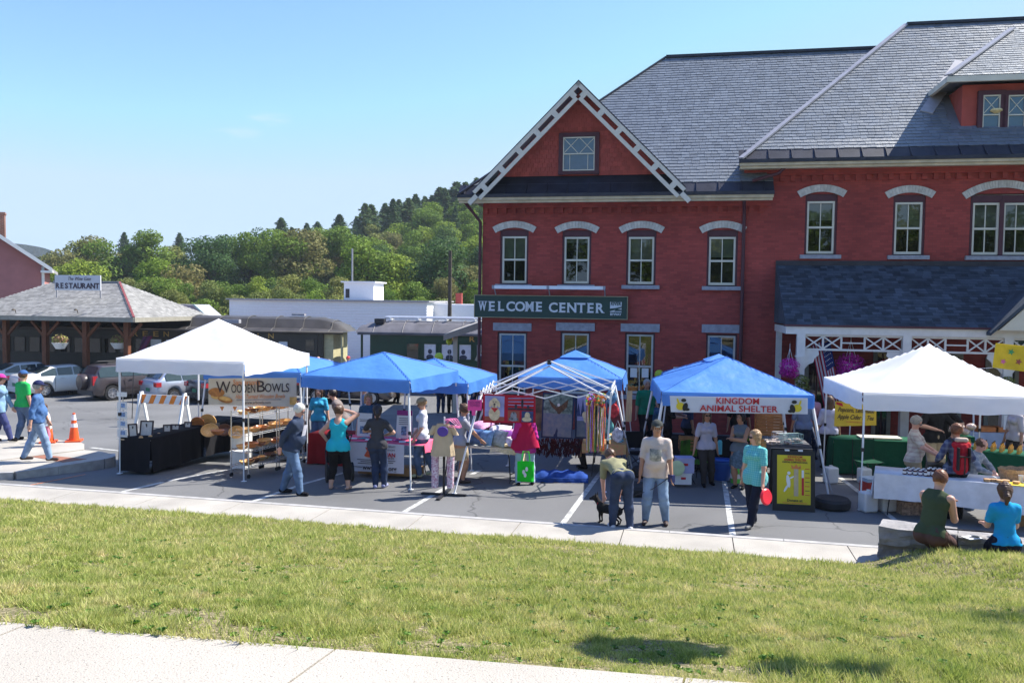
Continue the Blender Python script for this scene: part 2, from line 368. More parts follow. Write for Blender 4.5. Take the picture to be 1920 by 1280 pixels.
for i in range(-6, 12):
    L0 = 1.62; o = SW0 + SWD * (i * L0 + 0.12); q = o + SWD * (L0 - 0.012); w = SWN * 2.6
    z = Vector((0, 0, 2.17)); b = MB()
    sk = SWN * 0 - SWD * 0.25
    b.prism([o + z, o + w + sk * 2 + z, q + w + sk * 2 + z, q + z], (0, 0, -0.12)); b.build('paving_slab', PATHM, rt)
b = MB(); b.poly([(-30, -25, 2.1), (30, -25, 2.1), (30, 3.7, 2.1), (-30, 3.7, 2.1)]); struct(b.build('earth', TURF))
# grass blades (real triangles)
rng = np.random.default_rng(3)
def noise2(x, y, f, seed):
    r = np.random.default_rng(seed); out = np.zeros_like(x)
    for k in range(6):
        a = r.uniform(0, 6.28); ff = f * r.uniform(0.6, 1.7)
        out += np.sin((x * math.cos(a) + y * math.sin(a)) * ff + r.uniform(0, 6.28))
    return out / 6
NB = 760000
u = rng.random(NB); Y = 1 / (1 / 3.55 + (1 / 16.8 - 1 / 3.55) * u)        # denser near the camera
X = (rng.random(NB) * 2 - 1) * (0.66 * Y + 0.4)
ks = (X - K0.x) / KD.x; yf = K0.y + KD.y * ks - 0.97; ss_ = (X - SW0.x) / SWD.x; yn = SW0.y + SWD.y * ss_
dn = Y - yn
keep = (Y < yf) & (dn > -0.03)
bald = noise2(X, Y, 7, 11) + 0.6 * noise2(X, Y, 19, 12)
pk = 1 - 0.82 * np.clip((bald + 0.6) * 2.6, 0, 1) * np.clip(1.35 - dn / 0.8, 0, 1) - 0.45 * np.clip((bald - 0.35) * 3, 0, 1)
gap_ = noise2(X, Y, 26, 31) + .7 * noise2(X, Y, 60, 32)
pk = pk * np.clip(1.0 - 1.6 * np.clip(gap_ - .05, 0, 1), .12, 1)
keep &= rng.random(NB) < np.clip(pk, 0.03, 1)
X = X[keep]; Y = Y[keep]; n = len(X)
t = (X - K0.x) * KN.x + (Y - K0.y) * KN.y - 1.0
Z = 0.05 + 2.10 * np.clip(bank_v(X, Y), 0, 1) ** 0.96
def smn(a, b_, x):
    q = np.clip((x - a) / (b_ - a), 0, 1); return q * q * (3 - 2 * q)
Z += 0.30 * smn(4.9, 6.1, X) * (1 - smn(1.0, 5.0, np.maximum(0, t - 0.2)))
Z += 0.035 * np.sin(X * 1.3 + 1) * np.sin(Y * 1.1) * smn(0, 1, t) * (1 - smn(8.5, 10.2, t)) - 0.004
wob = noise2(X, Y, 3.2, 5) + 1.5 * noise2(X, Y, 17, 6)
hgt = (0.022 + 0.03 * rng.random(n)) * np.clip(1 + 0.75 * wob, .35, 2.4) * (0.75 + 0.045 * Y)
wid = (0.0022 + 0.0018 * rng.random(n)) * (0.7 + 0.16 * Y)
az = rng.random(n) * 6.283; lean = 0.25 + 0.75 * rng.random(n); la = rng.random(n) * 6.283
P = np.empty((n, 3, 3), np.float32)
P[:, 0, 0] = X - np.cos(az) * wid; P[:, 0, 1] = Y - np.sin(az) * wid; P[:, 0, 2] = Z
P[:, 1, 0] = X + np.cos(az) * wid; P[:, 1, 1] = Y + np.sin(az) * wid; P[:, 1, 2] = Z
P[:, 2, 0] = X + np.cos(la) * hgt * lean; P[:, 2, 1] = Y + np.sin(la) * hgt * lean; P[:, 2, 2] = Z + hgt
me = bpy.data.meshes.new('lawn'); me.vertices.add(n * 3); me.vertices.foreach_set('co', P.ravel())
me.loops.add(n * 3); me.loops.foreach_set('vertex_index', np.arange(n * 3, dtype=np.int32))
me.polygons.add(n); me.polygons.foreach_set('loop_start', np.arange(0, n * 3, 3, dtype=np.int32)); me.update(calc_edges=True)
def grass_mat():
    m = bpy.data.materials.new('grass_blades'); nn, b = nodes_of(m); L = nn.links
    g = nn.nodes.new('ShaderNodeNewGeometry'); tc = nn.nodes.new('ShaderNodeTexCoord')
    nz = nn.nodes.new('ShaderNodeTexNoise'); nz.inputs['Scale'].default_value = 2.2; nz.inputs['Detail'].default_value = 8; nz.inputs['Roughness'].default_value = 0.75; L.new(tc.outputs['Object'], nz.inputs[0])
    ad = nn.nodes.new('ShaderNodeMath'); ad.operation = 'MULTIPLY_ADD'; ad.inputs[1].default_value = 0.42; L.new(g.outputs['Random Per Island'], ad.inputs[0]); 
    mr = nn.nodes.new('ShaderNodeMapRange'); mr.inputs[1].default_value = 0.33; mr.inputs[2].default_value = 0.67; mr.inputs[3].default_value = 0; mr.inputs[4].default_value = 0.66; L.new(nz.outputs[0], mr.inputs[0]); L.new(mr.outputs[0], ad.inputs[2])
    cr = nn.nodes.new('ShaderNodeValToRGB'); e = cr.color_ramp.elements
    e[0].position = 0.05; e[0].color = (0.17, 0.24, 0.045, 1); e[1].position = 0.97; e[1].color = (0.72, 0.6, 0.33, 1)
    k = e.new(0.4); k.color = (0.34, 0.4, 0.09, 1); k = e.new(0.72); k.color = (0.52, 0.5, 0.19, 1)
    L.new(ad.outputs[0], cr.inputs[0]); L.new(cr.outputs[0], b.inputs['Base Color']); b.inputs['Roughness'].default_value = 0.55; b.inputs['Specular IOR Level'].default_value = 0.3
    tr = nn.nodes.new('ShaderNodeBsdfTranslucent'); L.new(cr.outputs[0], tr.inputs[0]); ms = nn.nodes.new('ShaderNodeMixShader'); ms.inputs[0].default_value = 0.4
    L.new(b.outputs[0], ms.inputs[1]); L.new(tr.outputs[0], ms.inputs[2]); L.new(ms.outputs[0], nn.nodes['Material Output'].inputs[0]); return m
me.materials.append(grass_mat())
lawn = bpy.data.objects.new('lawn', me); COL.objects.link(lawn); tag(lawn, 'patchy green and straw coloured lawn on the bank above the car park', 'grass', kind='stuff')
# broad-leaved weeds
b = MB()
for i in range(520):
    y = random.uniform(3.7, 9) ** 1.0; x = random.uniform(-0.6, 0.62) * y
    if y < row(x, 1): continue
    z = bank_z(x, y)
    for k in range(random.randint(4, 8)):
        a = random.uniform(0, 6.28); l = random.uniform(0.015, 0.035); w = l * 0.4
        ca, sa = math.cos(a), math.sin(a)
        b.add([(x, y, z + 0.015), (x + ca * l * .5 - sa * w, y + sa * l * .5 + ca * w, z + 0.035), (x + ca * l, y + sa * l, z + 0.03), (x + ca * l * .5 + sa * w, y + sa * l * .5 - ca * w, z + 0.035)], [(0, 1, 2, 3)])
tag(b.build('clover_weeds', mat('weed_leaf', (0.10, 0.2, 0.02), 0.6, 0.2, island=0.3, transl=0.3)), 'small round leaved weeds scattered through the lawn', 'weeds', kind='stuff')
# raised corner pavement on the left
def slab_poly(px, z, name, m, h=0.3, parent=None):
    pts = [G(x, y, z) for x, y in px]; b = MB(); b.prism([tuple(p) for p in pts], (0, 0, -h)); return b.build(name, m, parent)
rt = thing('corner_pavement', None, None); rt['kind'] = 'structure'
slab_poly([(-260, 792), (150, 828), (158, 832), (157, 842), (0, 862), (-260, 880)][::-1], 0.16, 'paving_slab', CONC, parent=rt)
slab_poly([(-260, 881), (0, 863), (156, 843), (190, 846), (206, 850), (207, 855), (190, 859), (105, 872), (27, 883), (-260, 893)][::-1], 0.14, 'paving_slab', CONC, parent=rt)
slab_poly([(56, 855), (80, 852), (162, 860), (118, 866)][::-1], 0.146, 'tactile_plate', mat('brick_red_plate', (0.26, 0.11, 0.07), 0.9, 0.2, 30), h=0.02, parent=rt)
b = MB(); kp = [(-260, 893.2), (27, 883.2), (105, 872.2), (190, 859.2), (207, 855.2), (206, 850)]
for i in range(len(kp) - 1):
    p = G(*kp[i], 0.15); q = G(*kp[i + 1], 0.15); d = (q - p).normalized(); n_ = Vector((d.y, -d.x, 0)) * 0.11
    if n_.y > 0 and i < 4: n_ = -n_
    b.prism([p, q, q + n_, p + n_], (0, 0, -0.25))
b.build('kerb', KERB, rt)
# ================================================================ WELCOME CENTER (local x along the front, y into the building)
BRICK = brick_mat('red_brick', (0.36, 0.062, 0.05), (0.25, 0.044, 0.038), (0.22, 0.055, 0.045), 0.21, 0.07, msize=0.006, bump=0.28, stain=0.2)
SLATE = mat('slate', (0.15, 0.168, 0.19), 0.42, 0.12, 2.5, bump=0.3, bscale=25, island=0.16, spec=0.5)
SHING = mat('red_shingle', (0.37, 0.07, 0.052), 0.8, 0.12, 4, island=0.15, bump=0.2)
COPPER = mat('dark_copper', (0.035, 0.035, 0.045), 0.45, 0.25, 3, metal=0.4, bump=0.1)
MAROON = mat('maroon_trim', (0.075, 0.022, 0.03), 0.6, 0.1)
STONE = mat('grey_granite', (0.3, 0.3, 0.33), 0.85, 0.18, 9, bump=0.5)
ARCH = mat('buff_arch_brick', (0.52, 0.49, 0.44), 0.85, 0.15, 12, bump=0.4, island=0.12)
LEAD = mat('lead_flashing', (0.32, 0.31, 0.33), 0.5, 0.15, 3)
ASHING = mat('asphalt_shingle', (0.04, 0.055, 0.075), 0.9, 0.3, 2, island=0.5, bump=0.5, bscale=120)
GLASS = glass_mat('window_glass')
BLIND = mat('pale_green_blind', (0.33, 0.4, 0.31), 0.9, 0.15, 3)
BA = R(-11); BO = Vector((-0.94, 25.5, 0))
BLD = thing('brick_building', 'large two storey red brick building with slate roofs, gable and porch', 'building', BO, BA)
BM = Matrix.Translation(BO) @ Matrix.Rotation(BA, 4, 'Z'); BI = BM.inverted()
def bl(px, py, w=0.0):                     # pixel to building-local point on the plane y=w
    d = ray(px, py); dl = BI.to_3x3() @ d; ol = BI @ Vector((0, 0, CAMZ)); t = (w - ol.y) / dl.y
    return ol + dl * t
def wall_grid(b, x0, x1, z0, z1, holes, y, th):
    xs = sorted({x0, x1, *[h[0] for h in holes], *[h[1] for h in holes]}); zs = sorted({z0, z1, *[h[2] for h in holes], *[h[3] for h in holes]})
    xs = [x for x in xs if x0 <= x <= x1]; zs = [z for z in zs if z0 <= z <= z1]
    hol = lambda cx, cz: any(h[0] < cx < h[1] and h[2] < cz < h[3] for h in holes)
    for i in range(len(xs) - 1):
        for j in range(len(zs) - 1):
            cx, cz = (xs[i] + xs[i + 1]) / 2, (zs[j] + zs[j + 1]) / 2
            if hol(cx, cz): continue
            b.add([(xs[i], y, zs[j]), (xs[i + 1], y, zs[j]), (xs[i + 1], y, zs[j + 1]), (xs[i], y, zs[j + 1])], [(0, 1, 2, 3)])
    for a, c, d, e in holes:                # reveals
        b.add([(a, y, d), (a, y, e), (a, y + th, e), (a, y + th, d)], [(0, 1, 2, 3)]); b.add([(c, y, d), (c, y + th, d), (c, y + th, e), (c, y, e)], [(0, 1, 2, 3)])
        b.add([(a, y, e), (c, y, e), (c, y + th, e), (a, y + th, e)], [(0, 1, 2, 3)]); b.add([(a, y, d), (a, y + th, d), (c, y + th, d), (c, y, d)], [(0, 1, 2, 3)])
UW = [(964, 443, 530, 46), (1081, 444, 531, 47), (1202, 444, 532, 48), (1354, 444, 534, 50), (1539, 377, 475, 52), (1704, 379, 476, 52), (1849, 380, 477, 50), (1907, 380, 477, 50)]
LW = [(960, 625, 738, 50), (1078, 625, 738, 50), (1199, 627, 738, 50), (1352, 629, 740, 52)]
def rect(px, y0, y1, w):
    a = bl(px - w / 2, (y0 + y1) / 2); c = bl(px + w / 2, (y0 + y1) / 2); t = bl(px, y0).z; d = bl(px, y1).z
    return [a.x, c.x, d, t]
holes = []; uw = []; lw = []
for i, u in enumerate(UW):
    r = rect(*u); uw.append(r)
    if i < 6: holes.append([r[0] - 0.06, r[1] + 0.06, r[2] - 0.04, r[3] + 0.2])
r6, r7 = uw[6], uw[7]; holes.append([r6[0] - 0.08, r7[1] + 0.08, r6[2] - 0.04, r6[3] + 0.24])
for u in LW:
    r = rect(*u); lw.append(r); holes.append([r[0] - 0.05, r[1] + 0.05, r[2] - 0.04, r[3] + 0.05])
XJ = bl(1391, 500).x; ZL = 6.86; ZR = 7.72; XR = 19.0
b = MB(); wall_grid(b, 0, XJ, -1.2, ZL + 0.1, [h for h in holes if h[1] < XJ], 0, 0.22)
door = [bl(1835, 700).x, bl(1885, 700).x, 0.05, 2.3]
wall_grid(b, XJ, XR, -1.2, ZR + 0.1, [h for h in holes if h[0] > XJ], 0, 0.22)
b.add([(0, 0, -1.2), (0, 9.9, -1.2), (0, 9.9, ZL), (0, 0, ZL)], [(0, 3, 2, 1)][::-1])
b.add([(XR, 0, -1.2), (XR, 9.4, -1.2), (XR, 9.4, ZR), (XR, 0, ZR)], [(0, 1, 2, 3)])
b.add([(0, 9.9, -1.2), (XR, 9.4, -1.2), (XR, 9.4, ZL), (0, 9.9, ZL)], [(0, 1, 2, 3)])
b.build('wall', BRICK, BLD)
# corbel table under the eaves
b = MB()
for (x0, x1, z) in ((0.05, XJ + 0.75, ZL), (XJ + 1.0, XR, ZR)):
    b.box(((x0 + x1) / 2, -0.05, z - 0.12), (x1 - x0, 0.1, 0.2))
    x = x0 + 0.05
    while x < x1 - 0.1:
        b.box((x, -0.035, z - 0.3), (0.13, 0.07, 0.17)); x += 0.29
b.build('corbel_table', BRICK, BLD)
b = MB(); b.box((0.02, -0.02, 3.0), (0.12, 0.06, 7.2)); 
def sash_window(r, kind='double', blind=0.5, label=None, low=False):
    x0, x1, z0, z1 = r; w = x1 - x0; h = z1 - z0; cx = (x0 + x1) / 2; f = 0.055; y = 0.10
    b = MB()                                # maroon casing set in the reveal
    for s in (-1, 1): b.box((cx + s * (w / 2 + 0.03), 0.11, (z0 + z1) / 2), (0.06, 0.14, h + 0.06))
    if not low: b.box((cx, 0.10, z1 + 0.11), (w + 0.10, 0.1, 0.2))
    else: b.box((cx, 0.10, z1 + 0.02), (w, 0.1, 0.05))
    win = b.build('window', MAROON, BLD)
    b = MB()
    for s in (-1, 1): b.box((cx + s * (w / 2 - f / 2), y, (z0 + z1) / 2), (f, 0.07, h))
    zm = z0 + h * (0.5 if not low else 0.46)
    for zz, t in ((z0 + f / 2, f * 1.3), (z1 - f / 2, f), (zm, f)): b.box((cx, y - 0.004, zz), (w - 0.01, 0.07, t))
    b.box((cx, y + 0.012, (z0 + zm) / 2), (0.025, 0.03, zm - z0 - 0.05)); b.box((cx, y + 0.012, (z1 + zm) / 2), (0.025, 0.03, z1 - zm - 0.05))
    b.build('frame', cream if not low else mat('pale_sash', (0.5, 0.49, 0.45), 0.6), win)
    for (a, c) in ((z0, zm), (zm, z1)):
        for s in (-1, 1):
            b = MB(); ti, tj = random.uniform(-0.006, 0.006), random.uniform(-0.003, 0.003); xc = cx + s * (w / 4 - 0.007); hw2 = w / 4 - 0.012; yy = y + 0.02
            b.poly([(xc - hw2, yy - tj, a + .015), (xc + hw2, yy + tj, a + .015), (xc + hw2, yy + tj + ti, c - .015), (xc - hw2, yy - tj + ti, c - .015)]); b.build('pane', GLASS, win)
    if blind:
        zb = z1 - h * blind
        b = MB(); b.box((cx, y + 0.09, (zb + z1) / 2), (w, 0.012, z1 - zb)); b.build('blind', BLIND, win)
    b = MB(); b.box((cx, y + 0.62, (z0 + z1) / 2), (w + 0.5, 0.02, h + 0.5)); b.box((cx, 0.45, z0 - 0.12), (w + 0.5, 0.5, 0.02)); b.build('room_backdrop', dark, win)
    if low:
        b = MB(); b.box((cx, -0.01, z1 + 0.2), (w + 0.36, 0.08, 0.24)); b.build('lintel', STONE, win)
        b = MB(); b.box((cx, -0.03, z0 - 0.1), (w + 0.3, 0.16, 0.12)); b.build('sill', STONE, win)
    return win
def arch(cx, w, z, win, rise=0.16, th=0.2, n=15):
    W2 = w / 2 + 0.2; Rr = (W2 * W2 + rise * rise) / (2 * rise); a0 = math.asin(W2 / Rr); zc = z + rise - Rr; b = MB()
    for i in range(n):
        a = -a0 + 2 * a0 * i / n + 0.002; c = -a0 + 2 * a0 * (i + 1) / n - 0.002
        p = lambda an, r: (cx + r * math.sin(an), -0.045, zc + r * math.cos(an))
        b.prism([p(a, Rr), p(c, Rr), p(c, Rr + th), p(a, Rr + th)], (0, 0.1, 0))
    b.build('arch', ARCH, win)
for i, r in enumerate(uw):
    w = sash_window(r, blind=[0.5, 0.12, 0.5, 0.42, 0.36, 0.5, 0.5, 0.5][i])
    if i < 6:
        arch((r[0] + r[1]) / 2, r[1] - r[0], r[3] + 0.1, w)
        b = MB(); b.box(((r[0] + r[1]) / 2, -0.03, r[2] - 0.1), (r[1] - r[0] + 0.36, 0.16, 0.11)); b.build('sill', STONE, w)
    if i == 6:
        arch((r6[0] + r7[1]) / 2, r7[1] - r6[0], r[3] + 0.1, w, 0.3, n=30)
        b = MB(); b.box(((r6[0] + r7[1]) / 2, -0.03, r[2] - 0.1), (r7[1] - r6[0] + 0.36, 0.16, 0.11)); b.build('sill', STONE, w)
        b = MB(); b.box(((r6[1] + r7[0]) / 2, 0.07, (r[2] + r[3]) / 2), (r7[0] - r6[1], 0.12, r[3] - r[2] + 0.1)); b.build('mullion', MAROON, w)
for r in lw: sash_window(r, blind=0, low=True)
# notices taped in the third window
r = lw[2]
for s in (-1, 1):
    b = MB(); b.box(((r[0] + r[1]) / 2 + s * 0.17, 0.09, r[2] + 0.62), (0.2, 0.004, 0.28)); 
    o = b.build('notice', paper); o.matrix_world = BM; tag(o, ['left', '', 'right'][s + 1] + ' sheet of white paper taped inside the third ground floor window', 'notice')
# ---- roofs
P = 0.97; OV = 0.6
def slate_face(quad, ex, wd_, th, m, name, limit=300, parent=BLD, seed=1, jitter=0.012, clip=None):
    """cover polygon quad (eaveL, eaveR, ridgeR, ridgeL) with slates; the first `limit` are parts of their own"""
    rnd = random.Random(seed); a, e, rr, rl = [Vector(p) for p in quad]
    up = (rl - a); ux = (e - a).normalized(); nrm = ux.cross(((rl + rr) / 2 - (a + e) / 2)).normalized(); vy = nrm.cross(ux).normalized()
    H_ = (rr - a).dot(vy); rows = int(H_ / ex); xl = (rl - a).dot(ux); xr = (rr - a).dot(ux); xe = (e - a).dot(ux)
    proto = MB(); proto.box((0, ex * 0.62, 0), (1, ex * 1.3, th)); pm = proto.mesh(name, m)
    B = MB(); cnt = 0
    M0 = Matrix((( ux.x, vy.x, nrm.x, 0), (ux.y, vy.y, nrm.y, 0), (ux.z, vy.z, nrm.z, 0), (0, 0, 0, 1)))
    for j in range(rows + 1):
        v = j * ex; t = min(1, v / H_); gap = 0.007; L_ = xl * t; R_ = xe + (xr - xe) * t; x = L_ - rnd.random() * wd_
        while x < R_:
            w = wd_ * rnd.uniform(0.8, 1.15); x0 = max(x, L_); x1 = min(x + w - gap, R_); x += w
            if x1 - x0 < 0.04: continue
            cxx = (x0 + x1) / 2
            if clip and clip(a + ux * cxx + vy * v): continue
            q = a + ux * cxx + vy * (v + rnd.uniform(-jitter, jitter)) + nrm * (th * 0.9)
            M = Matrix.Translation(q) @ M0 @ Matrix.Rotation(-0.03 - th * 2.5 + rnd.uniform(-0.015, 0.02), 4, 'X') @ Matrix.Rotation(rnd.uniform(-0.02, 0.02), 4, 'Y') @ Matrix.Diagonal((x1 - x0, 1, 1, 1))
            if cnt < limit: inst(pm, name, parent, M); cnt += 1
            else:
                B.T = M; B.box((0, ex * 0.62, 0), (1, ex * 1.3, th))
    if B.v: B.T = Matrix.Identity(4); o = B.build('slate_field' if name == 'slate' else 'shingle_field', m, parent); o['kind'] = 'stuff'
def hip_roof(x0, x1, yf, yb, z, left_hip, right_hip, wL):
    run = (yb - yf) / 2; zr = z + P * run; yr = (yf + yb) / 2
    A0 = (x0, yf, z); A1 = (x1, yf, z); R0 = (x0 + (wL if left_hip else 0), yr, zr); R1 = (x1 - (run if right_hip else 0), yr, zr)
    b = MB(); b.add([A0, A1, (x1, yb, z), (x0, yb, z), R0, R1], [(0, 1, 5, 4), (1, 2, 5), (2, 3, 4, 5), (3, 0, 4), (0, 3, 2, 1)])
    return b, A0, A1, R0, R1
ZE = 6.98
bL, a0, a1, r0, r1 = hip_roof(-OV, XJ + 7.5, -OV, 10.5, ZE, True, False, 5.95)
b_ = MB(); zq = ZE + P * (OV + 0.03); XT = XJ + 0.78
b_.add([(a0[0], -OV, ZE), (XT, -OV, ZE), (XT, 0.03, zq), (XJ + 7.5, 0.03, zq), r1, r0, (a0[0], 10.5, ZE), (XJ + 7.5, 10.5, ZE), (XT, -OV, ZE - 0.1)], [(0, 1, 2, 3, 4, 5), (0, 5, 6), (6, 5, 4, 7), (1, 8, 2)]); b_.build('roof', SLATE, BLD)
ZE2 = 7.86; X2 = XJ - 0.15
bR, c0, c1, s0, s1 = hip_roof(X2, 26, -OV, 10.04, ZE2, True, True, 13.1 - X2)
bR.build('roof', SLATE, BLD)
gc = bl(1083, 250, -0.68).x; GH = 3.02
dcx = 15.45; DW = 2.15
def clipL(p): return (p.x > XJ + 0.7 and p.y < 0.1) or (p.x > X2 + (p.y + OV) * 1.0 + 0.5 and p.y > 0.3) or p.x > XJ + 6.5 or p.z < ZE + 0.32 or (abs(p.x - gc) < (10.2 - p.z) - 0.1)
slate_face([a0, a1, r1, r0], 0.155, 0.22, 0.026, SLATE, 'slate', 150, seed=2, clip=clipL)
slate_face([c0, (20.5, c0[1], c0[2]), (20.5, s0[1], s0[2]), s0], 0.155, 0.22, 0.026, SLATE, 'slate', 140, seed=3, clip=lambda p: p.z < ZE2 + 0.3 or (abs(p.x - dcx) < DW and p.y > 0.35 and p.z < 10.0))
# copper gutter apron with standing seams, cornice board
def apron(x0, x1, z, endcap=0):
    b = MB(); y0 = -OV; h = 0.33
    b.add([(x0, y0, z), (x1, y0, z), (x1, y0 + h, z + h * P + 0.03), (x0, y0 + h, z + h * P + 0.03)], [(0, 1, 2, 3)])
    x = x0 + 0.2
    while x < x1: b.box((x, y0 + h / 2 - 0.01, z + h / 2 * P + 0.03), (0.025, 0.45, 0.03), rx=math.atan(P)); x += 0.62
    b.box(((x0 + x1) / 2, y0 - 0.02, z - 0.03), (x1 - x0, 0.12, 0.1)); b.build('gutter_apron', COPPER, BLD)
    b = MB(); b.box(((x0 + x1) / 2, y0 - 0.005, z - 0.12), (x1 - x0 - 0.04, 0.09, 0.08)); b.box(((x0 + x1) / 2, y0 + 0.03, z - 0.2), (x1 - x0 - 0.08, 0.07, 0.07))
    b.box(((x0 + x1) / 2, y0 + 0.32, z - 0.17), (x1 - x0 - 0.1, 0.56, 0.03)); b.build('cornice', mat('tan_cornice', (0.5, 0.41, 0.27), 0.6, 0.18, 4, bump=0.2), BLD)
apron(-OV - 0.05, XJ + 0.78, ZE); apron(X2 - 0.05, XR + 1, ZE2)
for (p, q, w_, m_) in ((c0, s0, .17, LEAD), (a0, r0, .08, COPPER)):         # hip flashings
    p = Vector(p); q = Vector(q); b = MB(); b.bar(p + Vector((0, 0, 0.06)), q + Vector((0, 0, 0.06)), w_, 0.05, up=(-0.4, -0.6, 1)); b.build('hip_flashing', m_, BLD)
b = MB(); b.bar(Vector(r0) + Vector((0, 0, .05)), Vector(r1) + Vector((0, 0, .05)), 0.2, 0.09); b.bar(Vector(s0) + Vector((0, 0, .05)), Vector(s1) + Vector((0, 0, .05)), 0.2, 0.09); b.build('ridge_cap', COPPER, BLD)
# front gable
ZP = 10.25; gb = 7.6; hw = 2.52
b = MB(); yg = -0.02
b.prism([(gc - hw, yg, gb), (gc + hw, yg, gb), (gc, yg, gb + hw)], (0, 3.2, 0)); gbl = b.build('gable', SHING, BLD)
slx = MB()
j = 0
z = gb
while z < gb + hw - 0.15:
    x = gc - (gb + hw - z) + 0.03 + (j % 2) * 0.07
    while x < gc + (gb + hw - z) - 0.1:
        gr = rect(1086, 257, 322, 60)
        if not (gr[0] - 0.08 < x + 0.07 < gr[1] + 0.08 and gr[2] - 0.1 < z + 0.06 < gr[3] + 0.08): slx.box((x + 0.065, yg - 0.012 - random.uniform(0, 0.005), z + 0.075), (0.128, 0.014, 0.16), rx=-0.07)
        x += 0.14
    z += 0.13; j += 1
o = slx.build('shingle_field', SHING, BLD); o['kind'] = 'stuff'
# gable roof behind the bargeboards
b = MB(); zt = ZP - 0.02; hb = GH + 0.1
for s in (-1, 1):
    b.prism([(gc, -0.62, zt), (gc + s * hb, -0.62, zt - hb), (gc + s * hb, -0.62, zt - hb - 0.09), (gc, -0.62, zt - 0.12)], (0, 6.5, 0))
b.build('gable_roof', SLATE, BLD)
b = MB()
for s in (-1, 1): b.prism([(gc, -0.65, zt + 0.03), (gc + s * hb, -0.65, zt - hb + 0.03), (gc + s * hb, -0.65, zt - hb - 0.03), (gc, -0.65, zt - 0.03)], (0, 0.4, 0))
b.build('ridge_cap', COPPER, BLD)
# pierced bargeboards
bb = MB(); wbd = 0.36
for s in (-1, 1):
    d = Vector((s, 0, -1)).normalized(); nn = Vector((-s, 0, -1)).normalized()
    top = Vector((gc, -0.70, zt - 0.03)); Lb = hb * math.sqrt(2)
    def strip(t0, t1, w0, w1, dy=0.0): bb.prism([top + d * t0 + nn * w0, top + d * t1 + nn * w0, top + d * t1 + nn * w1, top + d * t0 + nn * w1], (0, 0.05, 0))
    strip(0.0, Lb, 0.0, 0.11); strip(0.36, Lb, 0.25, wbd)
    t = 0.30
    for k in range(6):
        strip(t, t + 0.16, 0.11, 0.25); t += 0.74
        top = top
    strip(t, Lb, 0.11, 0.25)
bb.build('bargeboard', mat('bargeboard_paint', (0.60, 0.55, 0.46), 0.6, 0.07), BLD)
# skirt roof under the gable
b = MB(); b.add([(-OV + 0.35, -OV + 0.3, ZE + 0.28), (gc + GH, -OV + 0.3, ZE + 0.28), (gc + GH - 0.3, 0.02, gb + 0.02), (-OV + 0.6, 0.02, gb + 0.02)], [(0, 1, 2, 3)]); b.build('skirt_roof', COPPER, BLD)
# gable window with crossed glazing bars
def gable_window(gr, y, cross=True):
    x0, x1, z0, z1 = gr; cx = (x0 + x1) / 2; w = x1 - x0; h = z1 - z0
    b = MB()
    for s in (-1, 1): b.box((cx + s * (w / 2 + 0.06), y - 0.04, (z0 + z1) / 2), (0.13, 0.1, h + 0.24))
    b.box((cx, y - 0.045, z1 + 0.065), (w + 0.2, 0.1, 0.12)); b.box((cx, y - 0.045, z0 - 0.055), (w + 0.26, 0.13, 0.1)); b.box((cx, y + 0.0, (z0 + z1) / 2), (w, 0.02, h)); win = b.build('window', MAROON, BLD)
    b = MB(); b.box((cx, y - 0.03, (z0 + z1) / 2), (w - 0.03, 0.01, h - 0.03)); b.build('pane', mat('sky_glass', (0.03, 0.07, 0.13), 0.03, 0.1, spec=1.0), win)
    b = MB(); f = 0.035; yy = y - 0.055; zm = z0 + h * 0.5
    for s in (-1, 1): b.box((cx + s * (w / 2 - f / 2), yy, (z0 + z1) / 2), (f, 0.04, h))
    for zz in (z0 + f / 2, z1 - f / 2, zm): b.box((cx, yy - 0.003, zz), (w - 0.01, 0.04, f))
    n = 2 if w > 0.7 else 1; t = w / n
    for i in range(n):
        xa = x0 + i * t
        for (p, q) in (((xa, zm), (xa + t, z1)), ((xa, z1), (xa + t, zm))): b.bar((p[0], yy + 0.012, p[1]), (q[0], yy + 0.014, q[1]), 0.018)
    if n == 2:
        for k in (0.22, 0.78): b.box((x0 + w * k, yy + 0.01, (z0 + zm) / 2), (0.016, 0.02, zm - z0))
    b.build('frame', cream, win); return win
gable_window(rect(1086, 258, 321, 60), yg)
# downspouts
def pipe(pts, name='downspout'):
    b = MB(); b.tube(pts, 0.05, 8); b.build(name, MAROON, BLD, True)
pipe([(XJ - 0.02, -0.45, ZE - 0.2), (XJ + 0.02, -0.1, ZE - 0.55), (XJ + 0.02, -0.09, 0)])
pipe([(-0.45, -0.45, ZE - 0.2), (-0.06, -0.08, ZE - 0.75), (-0.06, -0.08, -0.2)])
pipe([(XJ + 1.05, -0.5, ZE2 - 0.2), (XJ + 0.9, -0.42, ZE2 - 0.35), (XJ + 0.2, -0.35, ZE + 0.34)])
# dormer on the right wing
zf = 8.62; zt2 = 9.98
b = MB(); b.box((dcx, 0.4 + 2.2, (zf + zt2) / 2 - 0.2), (DW * 2 - 0.5, 4.4, zt2 - zf + 0.4)); b.build('dormer_wall', SHING, BLD)
e = DW + 0.28; b = MB()
D0 = (dcx - e, -0.1, zt2 + 0.12); D1 = (dcx + e, -0.1, zt2 + 0.12); pk = (dcx, 2.4, zt2 + 2.05)
b.add([D0, D1, (dcx + e, 6, zt2 + 0.12), (dcx - e, 6, zt2 + 0.12), pk, (dcx, 6.2, zt2 + 2.05)], [(0, 1, 4), (1, 2, 5, 4), (3, 0, 4, 5), (0, 3, 2, 1)]); b.build('dormer_roof', SLATE, BLD)
slate_face([D0, D1, (dcx + 0.05, 2.4, zt2 + 2.05), (dcx - 0.05, 2.4, zt2 + 2.05)], 0.15, 0.2, 0.024, SLATE, 'slate', 10, seed=4)
